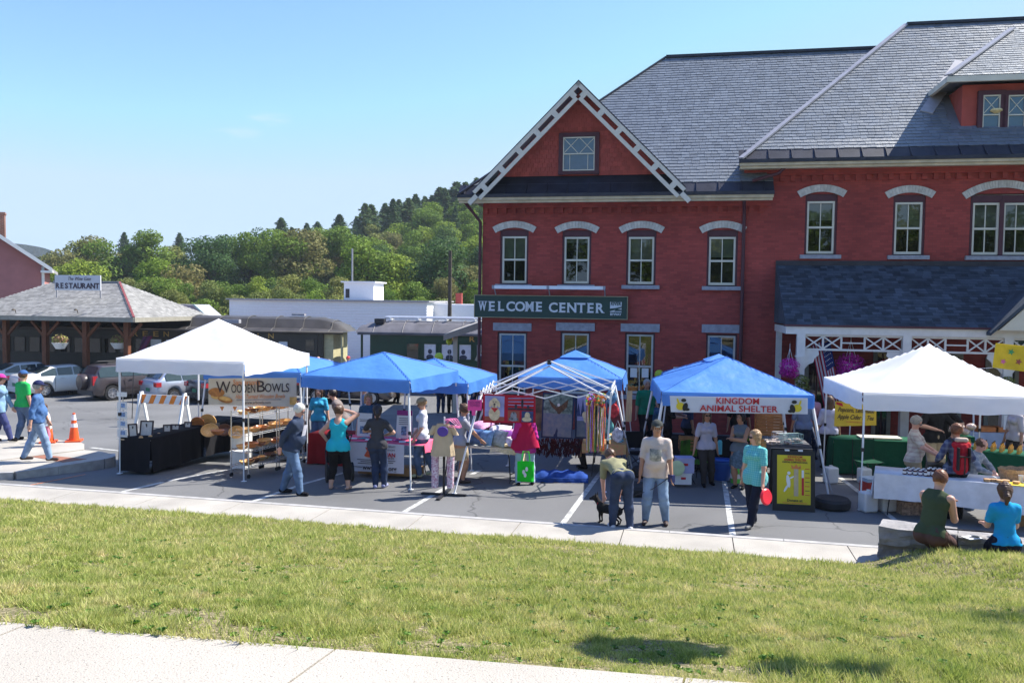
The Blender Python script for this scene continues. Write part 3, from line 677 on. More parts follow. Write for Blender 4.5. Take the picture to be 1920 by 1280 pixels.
b = MB(); b.box((dcx, -0.07, zt2 + 0.05), (2 * e + 0.06, 0.1, 0.15))
for s in (-1, 1): b.box((dcx + s * (e - 0.02), 2.4, zt2 + 0.05), (0.1, 4.9, 0.15))
b.build('dormer_fascia', cream, BLD)
b = MB(); b.bar(Vector(D0) + Vector((0, 0, .05)), Vector(pk) + Vector((0, 0, .05)), 0.22, 0.04, up=(-.5, -.5, 1)); b.bar((dcx - e - 0.25, 0.9, ZE2 + 1.5 * P + 0.06), (dcx - 1.2, 2.9, ZE2 + 3.5 * P + 0.06), 0.35, 0.03, up=(0, -P, 1)); b.build('dormer_flashing', LEAD, BLD)
for px in (1867, 1915, 1963): gable_window(rect(px, 173, 248, 34), 0.385)
o_ = MB(); c_ = bl(1868, 207, 0.33); o_.lathe([(0.001, 0.05), (0.14, 0.03), (0.16, -0.02), (0.05, -0.08), (0.001, -0.09)], 14, c_); o = o_.build('lamp', mat('warm_lamp_shade', (0.75, 0.6, 0.3), 0.5)); o.matrix_world = BM; tag(o, 'warm yellow glass lampshade hanging in the left dormer window', 'lamp')
# ---- porch
PF = 2.6; px0 = bl(1461, 499).x - 0.1; zp1 = 4.98; zp0 = 3.32
PM = ASHING
b = MB(); b.add([(px0, -PF, zp0), (XR, -PF, zp0), (XR, 0.0, zp1), (px0, 0.0, zp1), (px0, -0.0, zp0)], [(0, 1, 2, 3), (0, 3, 4)]); b.build('porch_roof', PM, BLD)
slate_face([(px0, -PF, zp0), (XR - 1, -PF, zp0), (XR - 1, 0, zp1), (px0, 0, zp1)], 0.13, 0.2, 0.008, PM, 'shingle', 0, seed=6, jitter=0.0)
b = MB(); b.box(((px0 + XR) / 2, -0.04, zp1 + 0.04), (XR - px0, 0.07, 0.13)); b.build('porch_flashing', COPPER, BLD)
b = MB(); b.box(((px0 + XR) / 2, -PF - 0.01, zp0 - 0.02), (XR - px0 + 0.1, 0.1, 0.05)); b.build('porch_gutter', MAROON, BLD)
WP = mat('porch_paint', (0.62, 0.60, 0.56), 0.55, 0.06)
b = MB(); b.box(((px0 + XR) / 2, -PF + 0.08, zp0 - 0.145), (XR - px0, 0.16, 0.19)); b.box((px0 + 0.08, -PF / 2, zp0 - 0.145), (0.14, PF - 0.2, 0.19)); b.build('porch_beam', WP, BLD)
cols = [bl(1501, 650, -PF + 0.1).x, bl(1699, 650, -PF + 0.1).x, bl(1889, 650, -PF + 0.1).x]; cols.append(cols[2] + (cols[2] - cols[1]))
for c in cols:
    b = MB(); b.box((c, -PF + 0.1, (zp0 - 0.24) / 2 - 0.2), (0.2, 0.2, zp0 - 0.24 + 0.4)); b.box((c, -PF + 0.1, 2.5), (0.24, 0.24, 0.05)); b.build('porch_column', WP, BLD)
b = MB(); b.box((px0 + 0.1, -0.4, 1.4), (0.15, 0.15, 3.5)); b.build('porch_column', WP, BLD)
for i in range(3):
    xa = cols[i] + 0.1; xb = cols[i + 1] - 0.1; zt_ = zp0 - 0.24; zb_ = zp0 - 0.66; Lx = xb - xa; y = -PF + 0.1
    b = MB(); b.box(((xa + xb) / 2, y, zt_ - 0.03), (Lx, 0.05, 0.05)); b.box(((xa + xb) / 2, y, zb_ + 0.03), (Lx, 0.05, 0.05))
    q = [0, .19, .38, .62, .81, 1]
    for k in (1, 2, 3, 4): b.box((xa + Lx * q[k], y, (zt_ + zb_) / 2), (0.045, 0.045, zt_ - zb_ - 0.06))
    for k in (0, 1, 3, 4):
        for (u, v) in (((q[k], 0), (q[k + 1], 1)), ((q[k], 1), (q[k + 1], 0))): b.bar((xa + Lx * u[0], y + 0.004 * u[1], zb_ + 0.05 + u[1] * (zt_ - zb_ - 0.1)), (xa + Lx * v[0], y + 0.004 * u[1], zb_ + 0.05 + v[1] * (zt_ - zb_ - 0.1)), 0.035)
    b.box((xa + Lx * .5, y, (zt_ + zb_) / 2), (Lx * .24, 0.035, 0.035)); b.build('porch_fretwork', WP, BLD)
    for s, x in ((1, xa), (-1, xb)):
        b = MB(); b.prism([(x, y - .02, zb_), (x + s * .34, y - .02, zb_), (x + s * .36, y - .02, zb_ - .1), (x + s * .25, y - .02, zb_ - .2), (x + s * .22, y - .02, zb_ - .31), (x + s * .1, y - .02, zb_ - .36), (x, y - .02, zb_ - .5)][::s], (0, 0.05, 0)); b.build('porch_bracket', WP, BLD)
b = MB(); b.box(((px0 + XR) / 2, -PF / 2 + 0.3, 0.03), (XR - px0 + 0.6, PF + 0.9, 0.2)); b.build('porch_floor', CONC, BLD)
b = MB(); b.add([(px0 + 0.2, -PF + 0.3, zp0 - 0.26), (XR, -PF + 0.3, zp0 - 0.26), (XR, -0.02, zp0 - 0.26), (px0 + 0.2, -0.02, zp0 - 0.26)], [(0, 1, 2, 3)]); b.build('porch_ceiling', MAROON, BLD)
# porch doors and windows
def porch_opening(px_a, px_b, z0, z1, kind):
    xa = bl(px_a, 700, 0).x; xb = bl(px_b, 700, 0).x; cx = (xa + xb) / 2; w = xb - xa; b = MB()
    for s in (-1, 1): b.box((cx + s * w / 2, -0.03, (z0 + z1) / 2), (0.1, 0.08, z1 - z0 + .1))
    b.box((cx, -0.032, z1), (w, 0.08, 0.1)); o = b.build(kind, mat('weathered_frame', (0.25, 0.24, 0.2), 0.7), BLD)
    b = MB(); b.box((cx, -0.015, (z0 + z1) / 2), (w - 0.1, 0.02, z1 - z0 - .1)); b.build('pane', mat('dark_glass', (0.012, 0.016, 0.016), 0.05, spec=0.9), o)
    b = MB(); b.box((cx, -0.032, (z0 + z1) / 2), (0.04, 0.03, z1 - z0 - .1)); b.build('frame', MAROON, o)
porch_opening(1640, 1668, 0.1, 2.55, 'door'); porch_opening(1745, 1800, 0.7, 2.5, 'window'); porch_opening(1512, 1550, 0.1, 2.6, 'door'); porch_opening(1850, 1905, 0.1, 2.4, 'door')
# small pediment over the entrance at the right edge
pc = bl(1945, 600, -PF - 0.2); b = MB(); xx = pc.x; b.prism([(xx - 0.85, -PF - 0.25, zp0 - 0.05), (xx + 0.85, -PF - 0.25, zp0 - 0.05), (xx, -PF - 0.25, zp0 + 0.8)], (0, 0.08, 0)); b.build('pediment', cream, BLD)
b = MB()
for s in (-1, 1): b.prism([(xx, -PF - 0.3, zp0 + 0.95), (xx + s * 1.05, -PF - 0.3, zp0 - 0.1), (xx + s * 1.05, -PF - 0.3, zp0 - 0.18), (xx, -PF - 0.3, zp0 + 0.83)], (0, 1.9, 0))
b.build('pediment_roof', PM, BLD)
# ---- WELCOME CENTER sign and its lights
pa = bl(889, 572, -0.14); pb = bl(1177, 576, -0.14); zt_ = bl(1030, 554, -0.14).z; zb_ = bl(1030, 597, -0.14).z
GREEN = mat('sign_green', (0.012, 0.045, 0.035), 0.45, 0.08, 5)
sg = thing('wall_sign', 'long dark green wall sign with pale letters reading WELCOME CENTER', 'sign', BM @ Vector(((pa.x + pb.x) / 2, -0.14, (zt_ + zb_) / 2)), BA)
W_ = pb.x - pa.x; H_ = zt_ - zb_
b = MB(); b.box((0, 0.05, 0), (W_, 0.1, H_)); b.build('board', GREEN, sg)
b = MB(); t = 0.022
b.box((0, -0.005, H_ / 2 - t / 2), (W_, 0.03, t)); b.box((0, -0.005, -H_ / 2 + t / 2), (W_, 0.03, t)); b.box((-W_ / 2 + t / 2, -0.006, 0), (t, 0.03, H_ - 2 * t)); b.box((W_ / 2 - t / 2, -0.006, 0), (t, 0.03, H_ - 2 * t)); b.build('border', mat('tan_border', (0.3, 0.26, 0.15), 0.6), sg)
LET = mat('pale_letter', (0.62, 0.64, 0.66), 0.5, 0.03)
SERIF = {'W': [(-.42, 1), (.0, 1), (.42, 1)], 'E': [(-.38, 1), (-.38, -1)], 'L': [(-.36, 1), (-.36, -1)], 'M': [(-.4, -1), (.4, -1), (-.4, 1), (.4, 1)], 'N': [(-.38, 1), (-.38, -1), (.38, 1)], 'T': [(0, -1)], 'R': [(-.36, 1), (-.36, -1), (.38, -1)], 'U': [(-.36, 1), (.36, 1)], 'A': [(-.42, -1), (.42, -1)], 'S': [], 'C': [], 'O': [], 'I': [(0, 1), (0, -1)], 'D': [(-.38, 1), (-.38, -1)], 'B': [(-.36, 1), (-.36, -1)], 'G': [], 'K': [(-.36, 1), (-.36, -1), (.38, -1), (.38, 1)], 'H': [(-.36, 1), (-.36, -1), (.36, 1), (.36, -1)]}
def serif_word(word, xc, y, z, cap, adv, m, parent, big_first=False, bold=0.012):
    """letters one by one with slab serifs"""
    n = len(word); x = xc - adv * (n - 1) / 2
    for i, ch in enumerate(word):
        if ch == ' ': x += adv; continue
        s = cap * (1.18 if (big_first and (i == 0 or word[i - 1] == ' ')) else 1)
        o = text('letter', ch, s * 1.38, m, parent, at(x, y, z) @ FRONT, ext=0.006, bold=s * bold * 3, width=(adv * 0.84 if ch in 'MW' else None))
        vs = [v.co for v in o.data.vertices]
        if vs:
            cy = (max(v.y for v in vs) + min(v.y for v in vs)) / 2; hy = (max(v.y for v in vs) - min(v.y for v in vs)) / 2; cxx = (max(v.x for v in vs) + min(v.x for v in vs)) / 2; hx = (max(v.x for v in vs) - min(v.x for v in vs)) / 2
            for v in vs: v.y -= cy; v.x -= cxx
            b = MB()
            for sx, sy in SERIF.get(ch, []): b.box((sx * 2 * hx, sy * (hy - s * .035), 0.0005), (s * 0.3, s * 0.07, 0.013))
            if b.v: so_ = b.build('serif', m, o)
        x += adv
serif_word('WELCOME', -W_ / 2 + W_ * 0.245, -0.02, 0.005, 0.29, 0.292, LET, sg); serif_word('CENTER', -W_ / 2 + W_ * 0.675, -0.02, -0.01, 0.29, 0.282, LET, sg)
b = MB(); lx = W_ * 0.425; b.box((lx, -0.008, 0.03), (0.34, 0.012, 0.3)); b.build('logo_panel', LET, sg)
b = MB(); b.mi = 0; b.poly([(lx - .17, -.017, -.02), (lx + .0, -.017, .0), (lx + .17, -.017, .04), (lx + .17, -.017, -.0), (lx - .02, -.017, -.06), (lx - .17, -.017, -.1)]); b.poly([(lx + .02, -.018, -.03), (lx + .17, -.018, -.05), (lx + .17, -.018, -.09), (lx - .05, -.018, -.1)]); b.build('logo_river', GREEN, sg)
text('letters', 'RIVER', 0.14, GREEN, sg, at(lx, -0.018, 0.115) @ FRONT, bold=0.004, width=0.31); text('letters', 'BYWAY', 0.1, LET, sg, at(lx, -0.012, -0.19) @ FRONT, bold=0.003, width=0.33); text('letters', 'CONNECTICUT', 0.05, GREEN, sg, at(lx, -0.018, 0.163) @ FRONT, width=0.3)
pa = bl(925, 538, -0.5); pb = bl(1133, 541, -0.5)
lt = thing('sign_light', 'pair of long white tube lights on arms above the green sign', 'light fixture', BM @ Vector(((pa.x + pb.x) / 2, -0.5, pa.z)), BA); w = pb.x - pa.x
for s in (-1, 1): b = MB(); b.box((s * w / 4, 0, 0), (w / 2 - 0.08, 0.12, 0.1)); b.build('light_hood', white_metal, lt, True)
b = MB()
for x in (-w / 2, 0, w / 2): b.tube([(x, 0, 0), (x, 0.2, -0.08), (x, 0.38, -0.25)], 0.018, 6); b.box((x, 0, 0), (0.06, 0.13, 0.11))
b.build('arm', STONE, lt)
# caution notice, mid wall
c_ = bl(1272, 704, -0.02); b = MB(); b.box((0, 0, 0), (0.3, 0.012, 0.5)); o = tag(b.build('warning_sign', white_paint), 'small white and yellow CAUTION sign on the brick wall', 'sign'); o.location = BM @ c_; o.rotation_euler = (0, 0, BA)
b = MB(); b.box((0, -0.009, 0.17), (0.27, 0.004, 0.11)); b.build('header', mat('sign_yellow', (0.75, 0.5, 0.03), 0.5), o); text('letters', 'CAUTION', 0.07, black, o, at(0, -0.014, 0.17) @ FRONT, bold=0.002, width=.24)
b = MB()
for k in range(4): b.box((0, -0.008, 0.06 - k * 0.07), (0.2 - .03 * (k % 2), 0.003, 0.02))
b.build('fine_print', mat('faint_ink', (.15, .15, .2), .7), o)
# ST. sign at right
c_ = bl(1913, 646, -PF + 0.2); b = MB(); b.box((0.2, 0, 0), (1.1, 0.05, 0.3)); o = tag(b.build('hanging_sign', mat('dark_green_board', (0.02, 0.05, 0.04), .5)), 'dark framed sign starting with ST under the porch beam at right', 'sign'); o.location = BM @ c_; o.rotation_euler = (0, 0, BA)
text('letters', 'ST.', 0.17, LET, o, at(-0.13, -0.03, 0.0) @ FRONT, bold=.004)
# ================================================================ HILLS AND TREES
def hill_z(x, y):
    # ridge climbing to the right, as seen between the house and the brick building
    px = min(935, max(60, 960 + FPX * x / y)); yh = 565 + (px - 960) * ROLL
    sk = float(np.interp(px, [60, 150, 280, 340, 450, 520, 600, 680, 760, 850, 930], [486, 455, 445, 462, 440, 432, 425, 396, 380, 356, 350]))
    yy = min(y, 212); off = float(np.interp(yy, [66, 90, 100, 114, 126, 138, 150, 162, 176, 188, 212], [200, 150, 140, 125, 108, 90, 74, 58, 40, 24, 6]))
    zt = CAMZ + (yh - (sk + off * (578 - sk) / 190)) / FPX * yy
    return max(-1.3, -1.3 + (zt - 11.0 + 1.3) * sm(66, 100, y)) - max(0, y - 216) * 0.1
b = MB(); xs = [-260 + i * 8 for i in range(60)]; ys = [66 + j * 8 for j in range(30)]
b.add([(x, y, hill_z(x, y) - 0.3) for y in ys for x in xs], [(j * 60 + i, j * 60 + i + 1, (j + 1) * 60 + i + 1, (j + 1) * 60 + i) for j in range(29) for i in range(59)])
struct(b.build('hill', mat('undergrowth', (0.035, 0.055, 0.014), 0.95, 0.4, 0.3, bump=1.0, bscale=2, dist=0.5), smooth=2))
def leaf_mat(name, c1, c2):
    m = bpy.data.materials.new(name); n, b = nodes_of(m); L = n.links
    g = n.nodes.new('ShaderNodeNewGeometry'); oi = n.nodes.new('ShaderNodeObjectInfo')
    mx = n.nodes.new('ShaderNodeMix'); mx.data_type = 'RGBA'; mx.inputs['A'].default_value = (*c1, 1); mx.inputs['B'].default_value = (*c2, 1)
    L.new(oi.outputs['Random'], mx.inputs['Factor'])
    mr = n.nodes.new('ShaderNodeMapRange'); mr.inputs[3].default_value = 1.0; mr.inputs[4].default_value = 2.4; L.new(g.outputs['Random Per Island'], mr.inputs[0])
    hs = n.nodes.new('ShaderNodeHueSaturation'); L.new(mr.outputs[0], hs.inputs['Value']); L.new(mx.outputs['Result'], hs.inputs['Color']); L.new(hs.outputs[0], b.inputs['Base Color'])
    b.inputs['Roughness'].default_value = 0.7; b.inputs['Specular IOR Level'].default_value = 0.2
    tr = n.nodes.new('ShaderNodeBsdfTranslucent'); L.new(hs.outputs[0], tr.inputs[0]); ms = n.nodes.new('ShaderNodeMixShader'); ms.inputs[0].default_value = 0.35
    L.new(b.outputs[0], ms.inputs[1]); L.new(tr.outputs[0], ms.inputs[2]); L.new(ms.outputs[0], n.nodes['Material Output'].inputs[0]); return m
LF = {'green': leaf_mat('leaf_green', (0.06, 0.105, 0.016), (0.095, 0.14, 0.02)), 'olive': leaf_mat('leaf_olive', (0.095, 0.12, 0.03), (0.14, 0.145, 0.04)), 'yellow': leaf_mat('leaf_yellow_green', (0.1, 0.15, 0.018), (0.145, 0.185, 0.025)),
      'dark': leaf_mat('leaf_dark', (0.035, 0.07, 0.02), (0.055, 0.09, 0.025)), 'rust': leaf_mat('leaf_rust', (0.105, 0.105, 0.035), (0.135, 0.12, 0.042)), 'pine': leaf_mat('pine_needles', (0.04, 0.075, 0.03), (0.065, 0.1, 0.04))}
BARK = mat('bark', (0.08, 0.065, 0.05), 0.95, 0.3, 6, bump=0.7)
def leaf_cloud(centres, count, size, seed, sq=0.8):
    """leaf cards through the outer volume of several clumps, numpy"""
    r = np.random.default_rng(seed); C = np.array([c[:3] for c in centres]); Rr = np.array([c[3] for c in centres])
    w = Rr ** 2; idx = r.choice(len(C), count, p=w / w.sum())
    d = r.normal(size=(count, 3)); d /= np.linalg.norm(d, axis=1)[:, None]
    rad = Rr[idx] * (0.62 + 0.46 * r.random(count) ** 0.6)
    p = C[idx] + d * rad[:, None] * np.array([1, 1, sq])
    nrm = d + r.normal(size=(count, 3)) * 0.55; nrm /= np.linalg.norm(nrm, axis=1)[:, None]
    a = np.cross(nrm, r.normal(size=(count, 3))); a /= np.linalg.norm(a, axis=1)[:, None]; c = np.cross(nrm, a)
    s = (size * (0.6 + 0.8 * r.random(count)))[:, None]
    V = np.stack([p - a * s, p - c * s * 0.6, p + a * s, p + c * s * 0.6], 1).reshape(-1, 3)
    return V
def quads_mesh(name, V, m):
    n = len(V) // 4; me = bpy.data.meshes.new(name); me.vertices.add(n * 4); me.vertices.foreach_set('co', V.astype(np.float32).ravel())
    me.loops.add(n * 4); me.loops.foreach_set('vertex_index', np.arange(n * 4, dtype=np.int32)); me.polygons.add(n); me.polygons.foreach_set('loop_start', np.arange(0, n * 4, 4, dtype=np.int32))
    me.update(calc_edges=True); me.materials.append(m); return me
def broad_crown(seed, n=1500, size=0.3):
    rr = random.Random(seed); cs = []
    nc = rr.randint(13, 18)
    for i in range(nc):
        a = rr.uniform(0, 6.28); h = rr.uniform(0.12, 1.0); rad = (1 - abs(h - 0.42) ** 1.6 * 1.7) * rr.uniform(0.45, 1.0) * 3.0
        rad = max(0.3, rad); cs.append((math.cos(a) * rad, math.sin(a) * rad, 2.6 + h * 6.4, rr.uniform(1.0, 1.75)))
    cs.append((0, 0, 6, 2.3)); return leaf_cloud(cs, n, size, seed)
def pine_crown(seed, n=1500, h=13.0, rad=2.9, tight=1.0):
    rr = random.Random(seed); r = np.random.default_rng(seed); V = []
    z = h * 0.16
    while z < h:
        t = (z / h); R_ = rad * (1 - t) ** 0.85 * rr.uniform(0.75, 1.1) + 0.15
        for k in range(8):
            a = rr.uniform(0, 6.28); L_ = R_ * rr.uniform(0.45, 1.1); m = int(8 + 13 * (1 - t))
            u = r.random(m) ** 0.7; px = np.cos(a) * u * L_ + r.normal(size=m) * 0.14; py = np.sin(a) * u * L_ + r.normal(size=m) * 0.14; pz = z - u * L_ * 0.22 * tight + r.normal(size=m) * 0.09
            for i in range(m):
                s = 0.2 + 0.2 * r.random(); b1 = r.normal(size=3) * np.array([1, 1, .25]); b1 /= np.linalg.norm(b1); b2 = np.cross(b1, r.normal(size=3) * .5 + np.array([0, 0, 1])); b2 /= np.linalg.norm(b2)
                p = np.array([px[i], py[i], pz[i]]); V += [p - b1 * s, p - b2 * s * .5, p + b1 * s, p + b2 * s * .5]
        z += h / 26
    return np.array(V)
def pine_crown(seed, n=4200, h=13.0, rad=2.9, tight=1.0):
    r = np.random.default_rng(seed); t = r.random(n) ** 1.25 * .9 + .1; a = r.random(n) * 6.283; tiers = 9 + seed % 3
    saw = 1 - ((t * tiers) % 1) * .55; lob = 1 + .35 * np.sin(a * (3 + seed % 3) + np.floor(t * tiers) * 2.1)
    R_ = rad * (1 - t) ** .8 * saw * lob + .12; q = r.random(n) ** .45; p = np.stack([np.cos(a) * R_ * q, np.sin(a) * R_ * q, t * h - R_ * q * .15 + r.normal(size=n) * .1], 1)
    nr = r.normal(size=(n, 3)); nr /= np.linalg.norm(nr, axis=1)[:, None]; c = np.cross(nr, r.normal(size=(n, 3))); c /= np.linalg.norm(c, axis=1)[:, None]; e = np.cross(nr, c); s = (.13 + .16 * r.random(n))[:, None]
    return np.stack([p - c * s, p - e * s * .5, p + c * s, p + e * s * .5], 1).reshape(-1, 3)
def trunk_mesh(h, r, seed, limbs=6):
    rr = random.Random(seed); b = MB(); b.tube([(0, 0, -1), (0.05, 0, h * 0.4), (-0.05, 0.1, h * 0.8)], [r, r * 0.7, r * 0.3], 7)
    for i in range(limbs):
        z = h * rr.uniform(0.25, 0.7); a = rr.uniform(0, 6.28); l = rr.uniform(1.2, 2.6); b.tube([(0, 0, z), (math.cos(a) * l * .5, math.sin(a) * l * .5, z + l * .5), (math.cos(a) * l, math.sin(a) * l, z + l * .8)], [r * .35, r * .2, r * .08], 5)
    return b.mesh('trunk', BARK, True)
CROWNS = {}
for k in LF:
    CROWNS[k] = [quads_mesh('crown', pine_crown(s, rad=3.6 if s % 2 else 2.9) if k == 'pine' else broad_crown(s + hash(k) % 1 + len(k) * 7, 5200, 0.17), LF[k]) for s in range(4 if k in ('pine', 'green') else 3)]
TRUNKS = [trunk_mesh(9, 0.28, s) for s in range(3)]; PTRUNK = trunk_mesh(13, 0.22, 9, 0)
KN_ = {'green': 'broad green', 'olive': 'olive tinged', 'yellow': 'yellow green', 'dark': 'dark green', 'rust': 'brownish early autumn', 'pine': 'dark conifer'}
TREES = []
def tree(px, ytop, Y, kind, s=None, w=1.0, name=None, label=None, ybase=None):
    top = A(px, ytop, Y); z0 = hill_z(top.x, Y) if Y > 70 else -1.1
    hh = top.z - z0; H0 = 13.0 if kind == 'pine' else 9.9
    s = s or hh / H0; z = top.z - s * H0
    t = thing(name or ('conifer_tree' if kind == 'pine' else 'broadleaf_tree'), 'x', 'tree', (top.x, Y, z), random.uniform(0, 6.28), 'trees on the wooded hillside')
    t.scale = (s * w, s * w, s); inst(random.choice(CROWNS[kind]), 'crown', t); inst(PTRUNK if kind == 'pine' else random.choice(TRUNKS), 'trunk', t)
    TREES.append((t, px, ytop, Y, kind)); return t
# skyline
sky_line = [(86, 478, 'olive'), (112, 462, 'rust'), (150, 452, 'olive'), (172, 446, 'rust'), (200, 452, 'green'), (262, 440, 'green'), (285, 434, 'green'), (310, 455, 'olive'), (372, 450, 'dark'), (400, 446, 'dark'), (430, 444, 'dark'), (470, 430, 'green'), (500, 432, 'dark'), (535, 430, 'green'), (565, 432, 'rust'), (610, 425, 'green'), (650, 418, 'green'), (560, 445, 'green')]
for px, y, k in sky_line: tree(px, y, random.uniform(128, 150), k, s=random.uniform(0.95, 1.25), w=random.uniform(1, 1.25))
for px, y, s in ((237, 437, 1.0), (340, 439, .95), (526, 414, 1.0), (543, 425, .9), (575, 424, .8), (593, 418, .9), (640, 398, 1.0), (664, 405, .9), (688, 378, 1.1), (700, 384, 1.0), (718, 376, 1.1), (735, 375, 1.0), (752, 370, 1.1), (765, 366, 1.15), (778, 364, 1.15), (792, 372, 1.0), (806, 368, 1.0), (820, 349, 1.2), (834, 352, 1.1), (846, 350, 1.2), (857, 337, 1.3), (872, 342, 1.2), (884, 350, 1.2), (896, 334, 1.3), (705, 395, 1.0), (745, 385, 1.0), (812, 385, 1.1), (867, 362, 1.1), (780, 395, 1.0), (690, 408, .9)): tree(px + random.uniform(-5, 5), y + random.uniform(-5, 7), random.uniform(196, 222), 'pine', s=s * random.uniform(.95, 1.3), w=random.uniform(1.5, 2.2))
def skyl(px): return float(np.interp(px, [60, 150, 280, 340, 450, 520, 600, 680, 760, 850, 930], [486, 455, 445, 462, 440, 432, 425, 396, 380, 356, 350]))
kinds = ['green', 'green', 'olive', 'yellow', 'dark', 'green', 'green', 'dark', 'yellow', 'green', 'olive', 'dark', 'rust', 'green']
rnd = random.Random(21)
for rowi, (Y, off) in enumerate(((200, 12), (188, 24), (176, 40), (162, 58), (150, 75), (138, 92), (126, 112), (114, 132))):
    px = 70 + rnd.uniform(0, 20)
    while px < 935:
        base = 578; y = skyl(px) + off * (base - skyl(px)) / 190 + rnd.uniform(-7, 9)
        k = rnd.choice(kinds); 
        if rowi < 3 and px > 620 and rnd.random() < 0.3: k = 'pine'
        if not (Y > 170 and px < 560): tree(px, y, Y + rnd.uniform(-5, 5), k, s=rnd.uniform(0.8, 1.15) * (1.0 if k != 'pine' else 0.9), w=rnd.uniform(1, 1.3))
        px += 1550 * 7.0 / Y * rnd.uniform(0.75, 1.15)
for Y, y0 in ((100, 528), (90, 548)):
    px = 75
    while px < 930:
        tree(px, y0 + rnd.uniform(-12, 10), Y, rnd.choice(['yellow', 'olive', 'olive', 'green', 'rust', 'green']), s=rnd.uniform(0.45, 0.65), w=rnd.uniform(1, 1.4)); px += rnd.uniform(38, 60) * 90 / Y
for px, y, k, s in ((345, 500, 'rust', .95), (290, 478, 'yellow', .8), (155, 480, 'yellow', .9), (810, 505, 'yellow', .6), (835, 455, 'dark', 1.1), (880, 495, 'rust', .7), (740, 470, 'yellow', .9), (690, 440, 'green', 1.1)): tree(px, y, 112 - s * 4, k, s=s, w=1.2)
# labels by kind, height in frame and neighbours
ORD = ['leftmost', 'second', 'third', 'fourth', 'fifth', 'sixth', 'seventh', 'eighth', 'ninth', 'tenth', 'eleventh', 'twelfth', 'thirteenth', 'fourteenth', 'fifteenth', 'sixteenth', 'seventeenth', 'eighteenth', 'nineteenth', 'twentieth'] + ['twenty ' + q for q in ('first', 'second', 'third', 'fourth', 'fifth', 'sixth', 'seventh', 'eighth', 'ninth')] + ['thirtieth'] + ['thirty ' + q for q in ('first', 'second', 'third', 'fourth', 'fifth', 'sixth')]
groups = {}
for q in sorted(TREES, key=lambda q: q[1]):
    band = 'on the skyline of the hill' if q[2] < skyl(q[1]) + 16 else 'on the upper hillside' if q[3] > 170 else 'on the middle hillside' if q[3] > 130 else 'on the lower hillside' if q[3] > 104 else 'at the foot of the hill'
    groups.setdefault((q[4], band), []).append(q[0])
for (k, band), ts in groups.items():
    for i, t in enumerate(ts): t['label'] = (f"{KN_[k]} tree {band}, {ORD[i]}" + (' from the left' if i else ' of its kind')) if len(ts) > 1 else f"only {KN_[k]} tree {band}"
# street trees behind the viewpoint, mirrored in the windows
for i in range(11):
    x = -24 + i * 5.2; t = thing('broadleaf_tree', f"{KN_[['green', 'olive', 'dark'][i % 3]]} street tree behind the viewpoint, {ORD[i]} from the left", 'tree', (x, -16 - 3 * math.sin(i * 2.1), 1.9), i * 1.3, 'street trees behind the viewpoint'); t.scale = (1, 1, 1.0 + .1 * math.sin(i))
    inst(CROWNS[['green', 'olive', 'dark'][i % 3]][i % 3], 'crown', t); inst(TRUNKS[i % 3], 'trunk', t)
# far ridge at left
b = MB(); pts = []
for i in range(60):
    px = -150 + i * 9; y = float(np.interp(px, [-150, 20, 45, 80, 120, 200, 400], [455, 456, 458, 464, 478, 500, 540])); pts.append(A(px, y, 900))
b.add([tuple(p) for p in pts] + [(p.x, 900, -5) for p in pts] + [(p.x * 1.15, 1050, p.z * 0.7) for p in pts], [(i, i + 1, 61 + i, 60 + i) for i in range(59)] + [(i, 120 + i, 121 + i, i + 1) for i in range(59)])
struct(b.build('far_hill', mat('far_forest', (0.05, 0.085, 0.045), 0.95, 0.35, 0.08, bump=1.0, bscale=0.2, dist=6, detail=8)))
# hedge of scrub at the rail line
V = []
for i in range(50):
    p = A(100 + i * 17, 580, 74); V.append((p.x, 74 + random.uniform(-2, 2), 0.2 + random.uniform(-.4, .8), random.uniform(1.2, 2.2)))
o = bpy.data.objects.new('scrub', quads_mesh('scrub', leaf_cloud(V, 16000, 0.17, 5), LF['yellow'])); COL.objects.link(o); tag(o, 'belt of yellow green scrub behind the railway carriages', 'bushes', kind='stuff')
# ================================================================ FAR BUILDINGS
clap_white = mat('white_clapboard', (0.8, 0.8, 0.82), 0.7, 0.03); PINKM = mat('pink_clapboard', (0.42, 0.17, 0.16), 0.75, 0.08, 2)
wb = thing('warehouse', 'long low white clapboard building behind the railway carriages', 'building', (A(800, 600, 60).x, 60, 0), R(-6))
zt_ = A(700, 565, 60).z; Lw = A(800, 600, 60).x - A(458, 600, 64).x + 0.4
b = MB(); b.box((-Lw / 2, 5, (zt_ - 1.3) / 2), (Lw, 10, zt_ + 1.3)); 
z = -1.0
while z < zt_ - 0.1: b.box((-Lw / 2, -0.01, z), (Lw, 0.03, 0.035), rx=0.2); b.box((0.01, 5, z), (0.03, 10, 0.035)); z += 0.2
b.build('wall', clap_white, wb)
b = MB(); b.box((-Lw / 2, 5, zt_ + 0.04), (Lw + 0.4, 10.4, 0.1)); b.build('roof', STONE, wb)
b = MB(); b.box((2.0, 6, (zt_ - 1.5) / 2), (4.0, 7, zt_ + 1.2)); b.build('side_wing', clap_white, wb)
b = MB(); b.box((-6.4, 6, zt_ + 0.75), (2.4, 3, 1.4)); b.box((-6.4, 6, zt_ + 1.5), (2.8, 3.4, 0.1)); b.build('roof_cabin', clap_white, wb)
b = MB(); b.box((-7.3, 4.49, zt_ + 0.6), (0.3, 0.04, 0.7)); b.build('door', COPPER, wb)
b = MB(); b.box((1.0, 8, zt_ + 0.3), (0.5, 0.5, 0.9)); b.build('chimney', BRICK, wb)
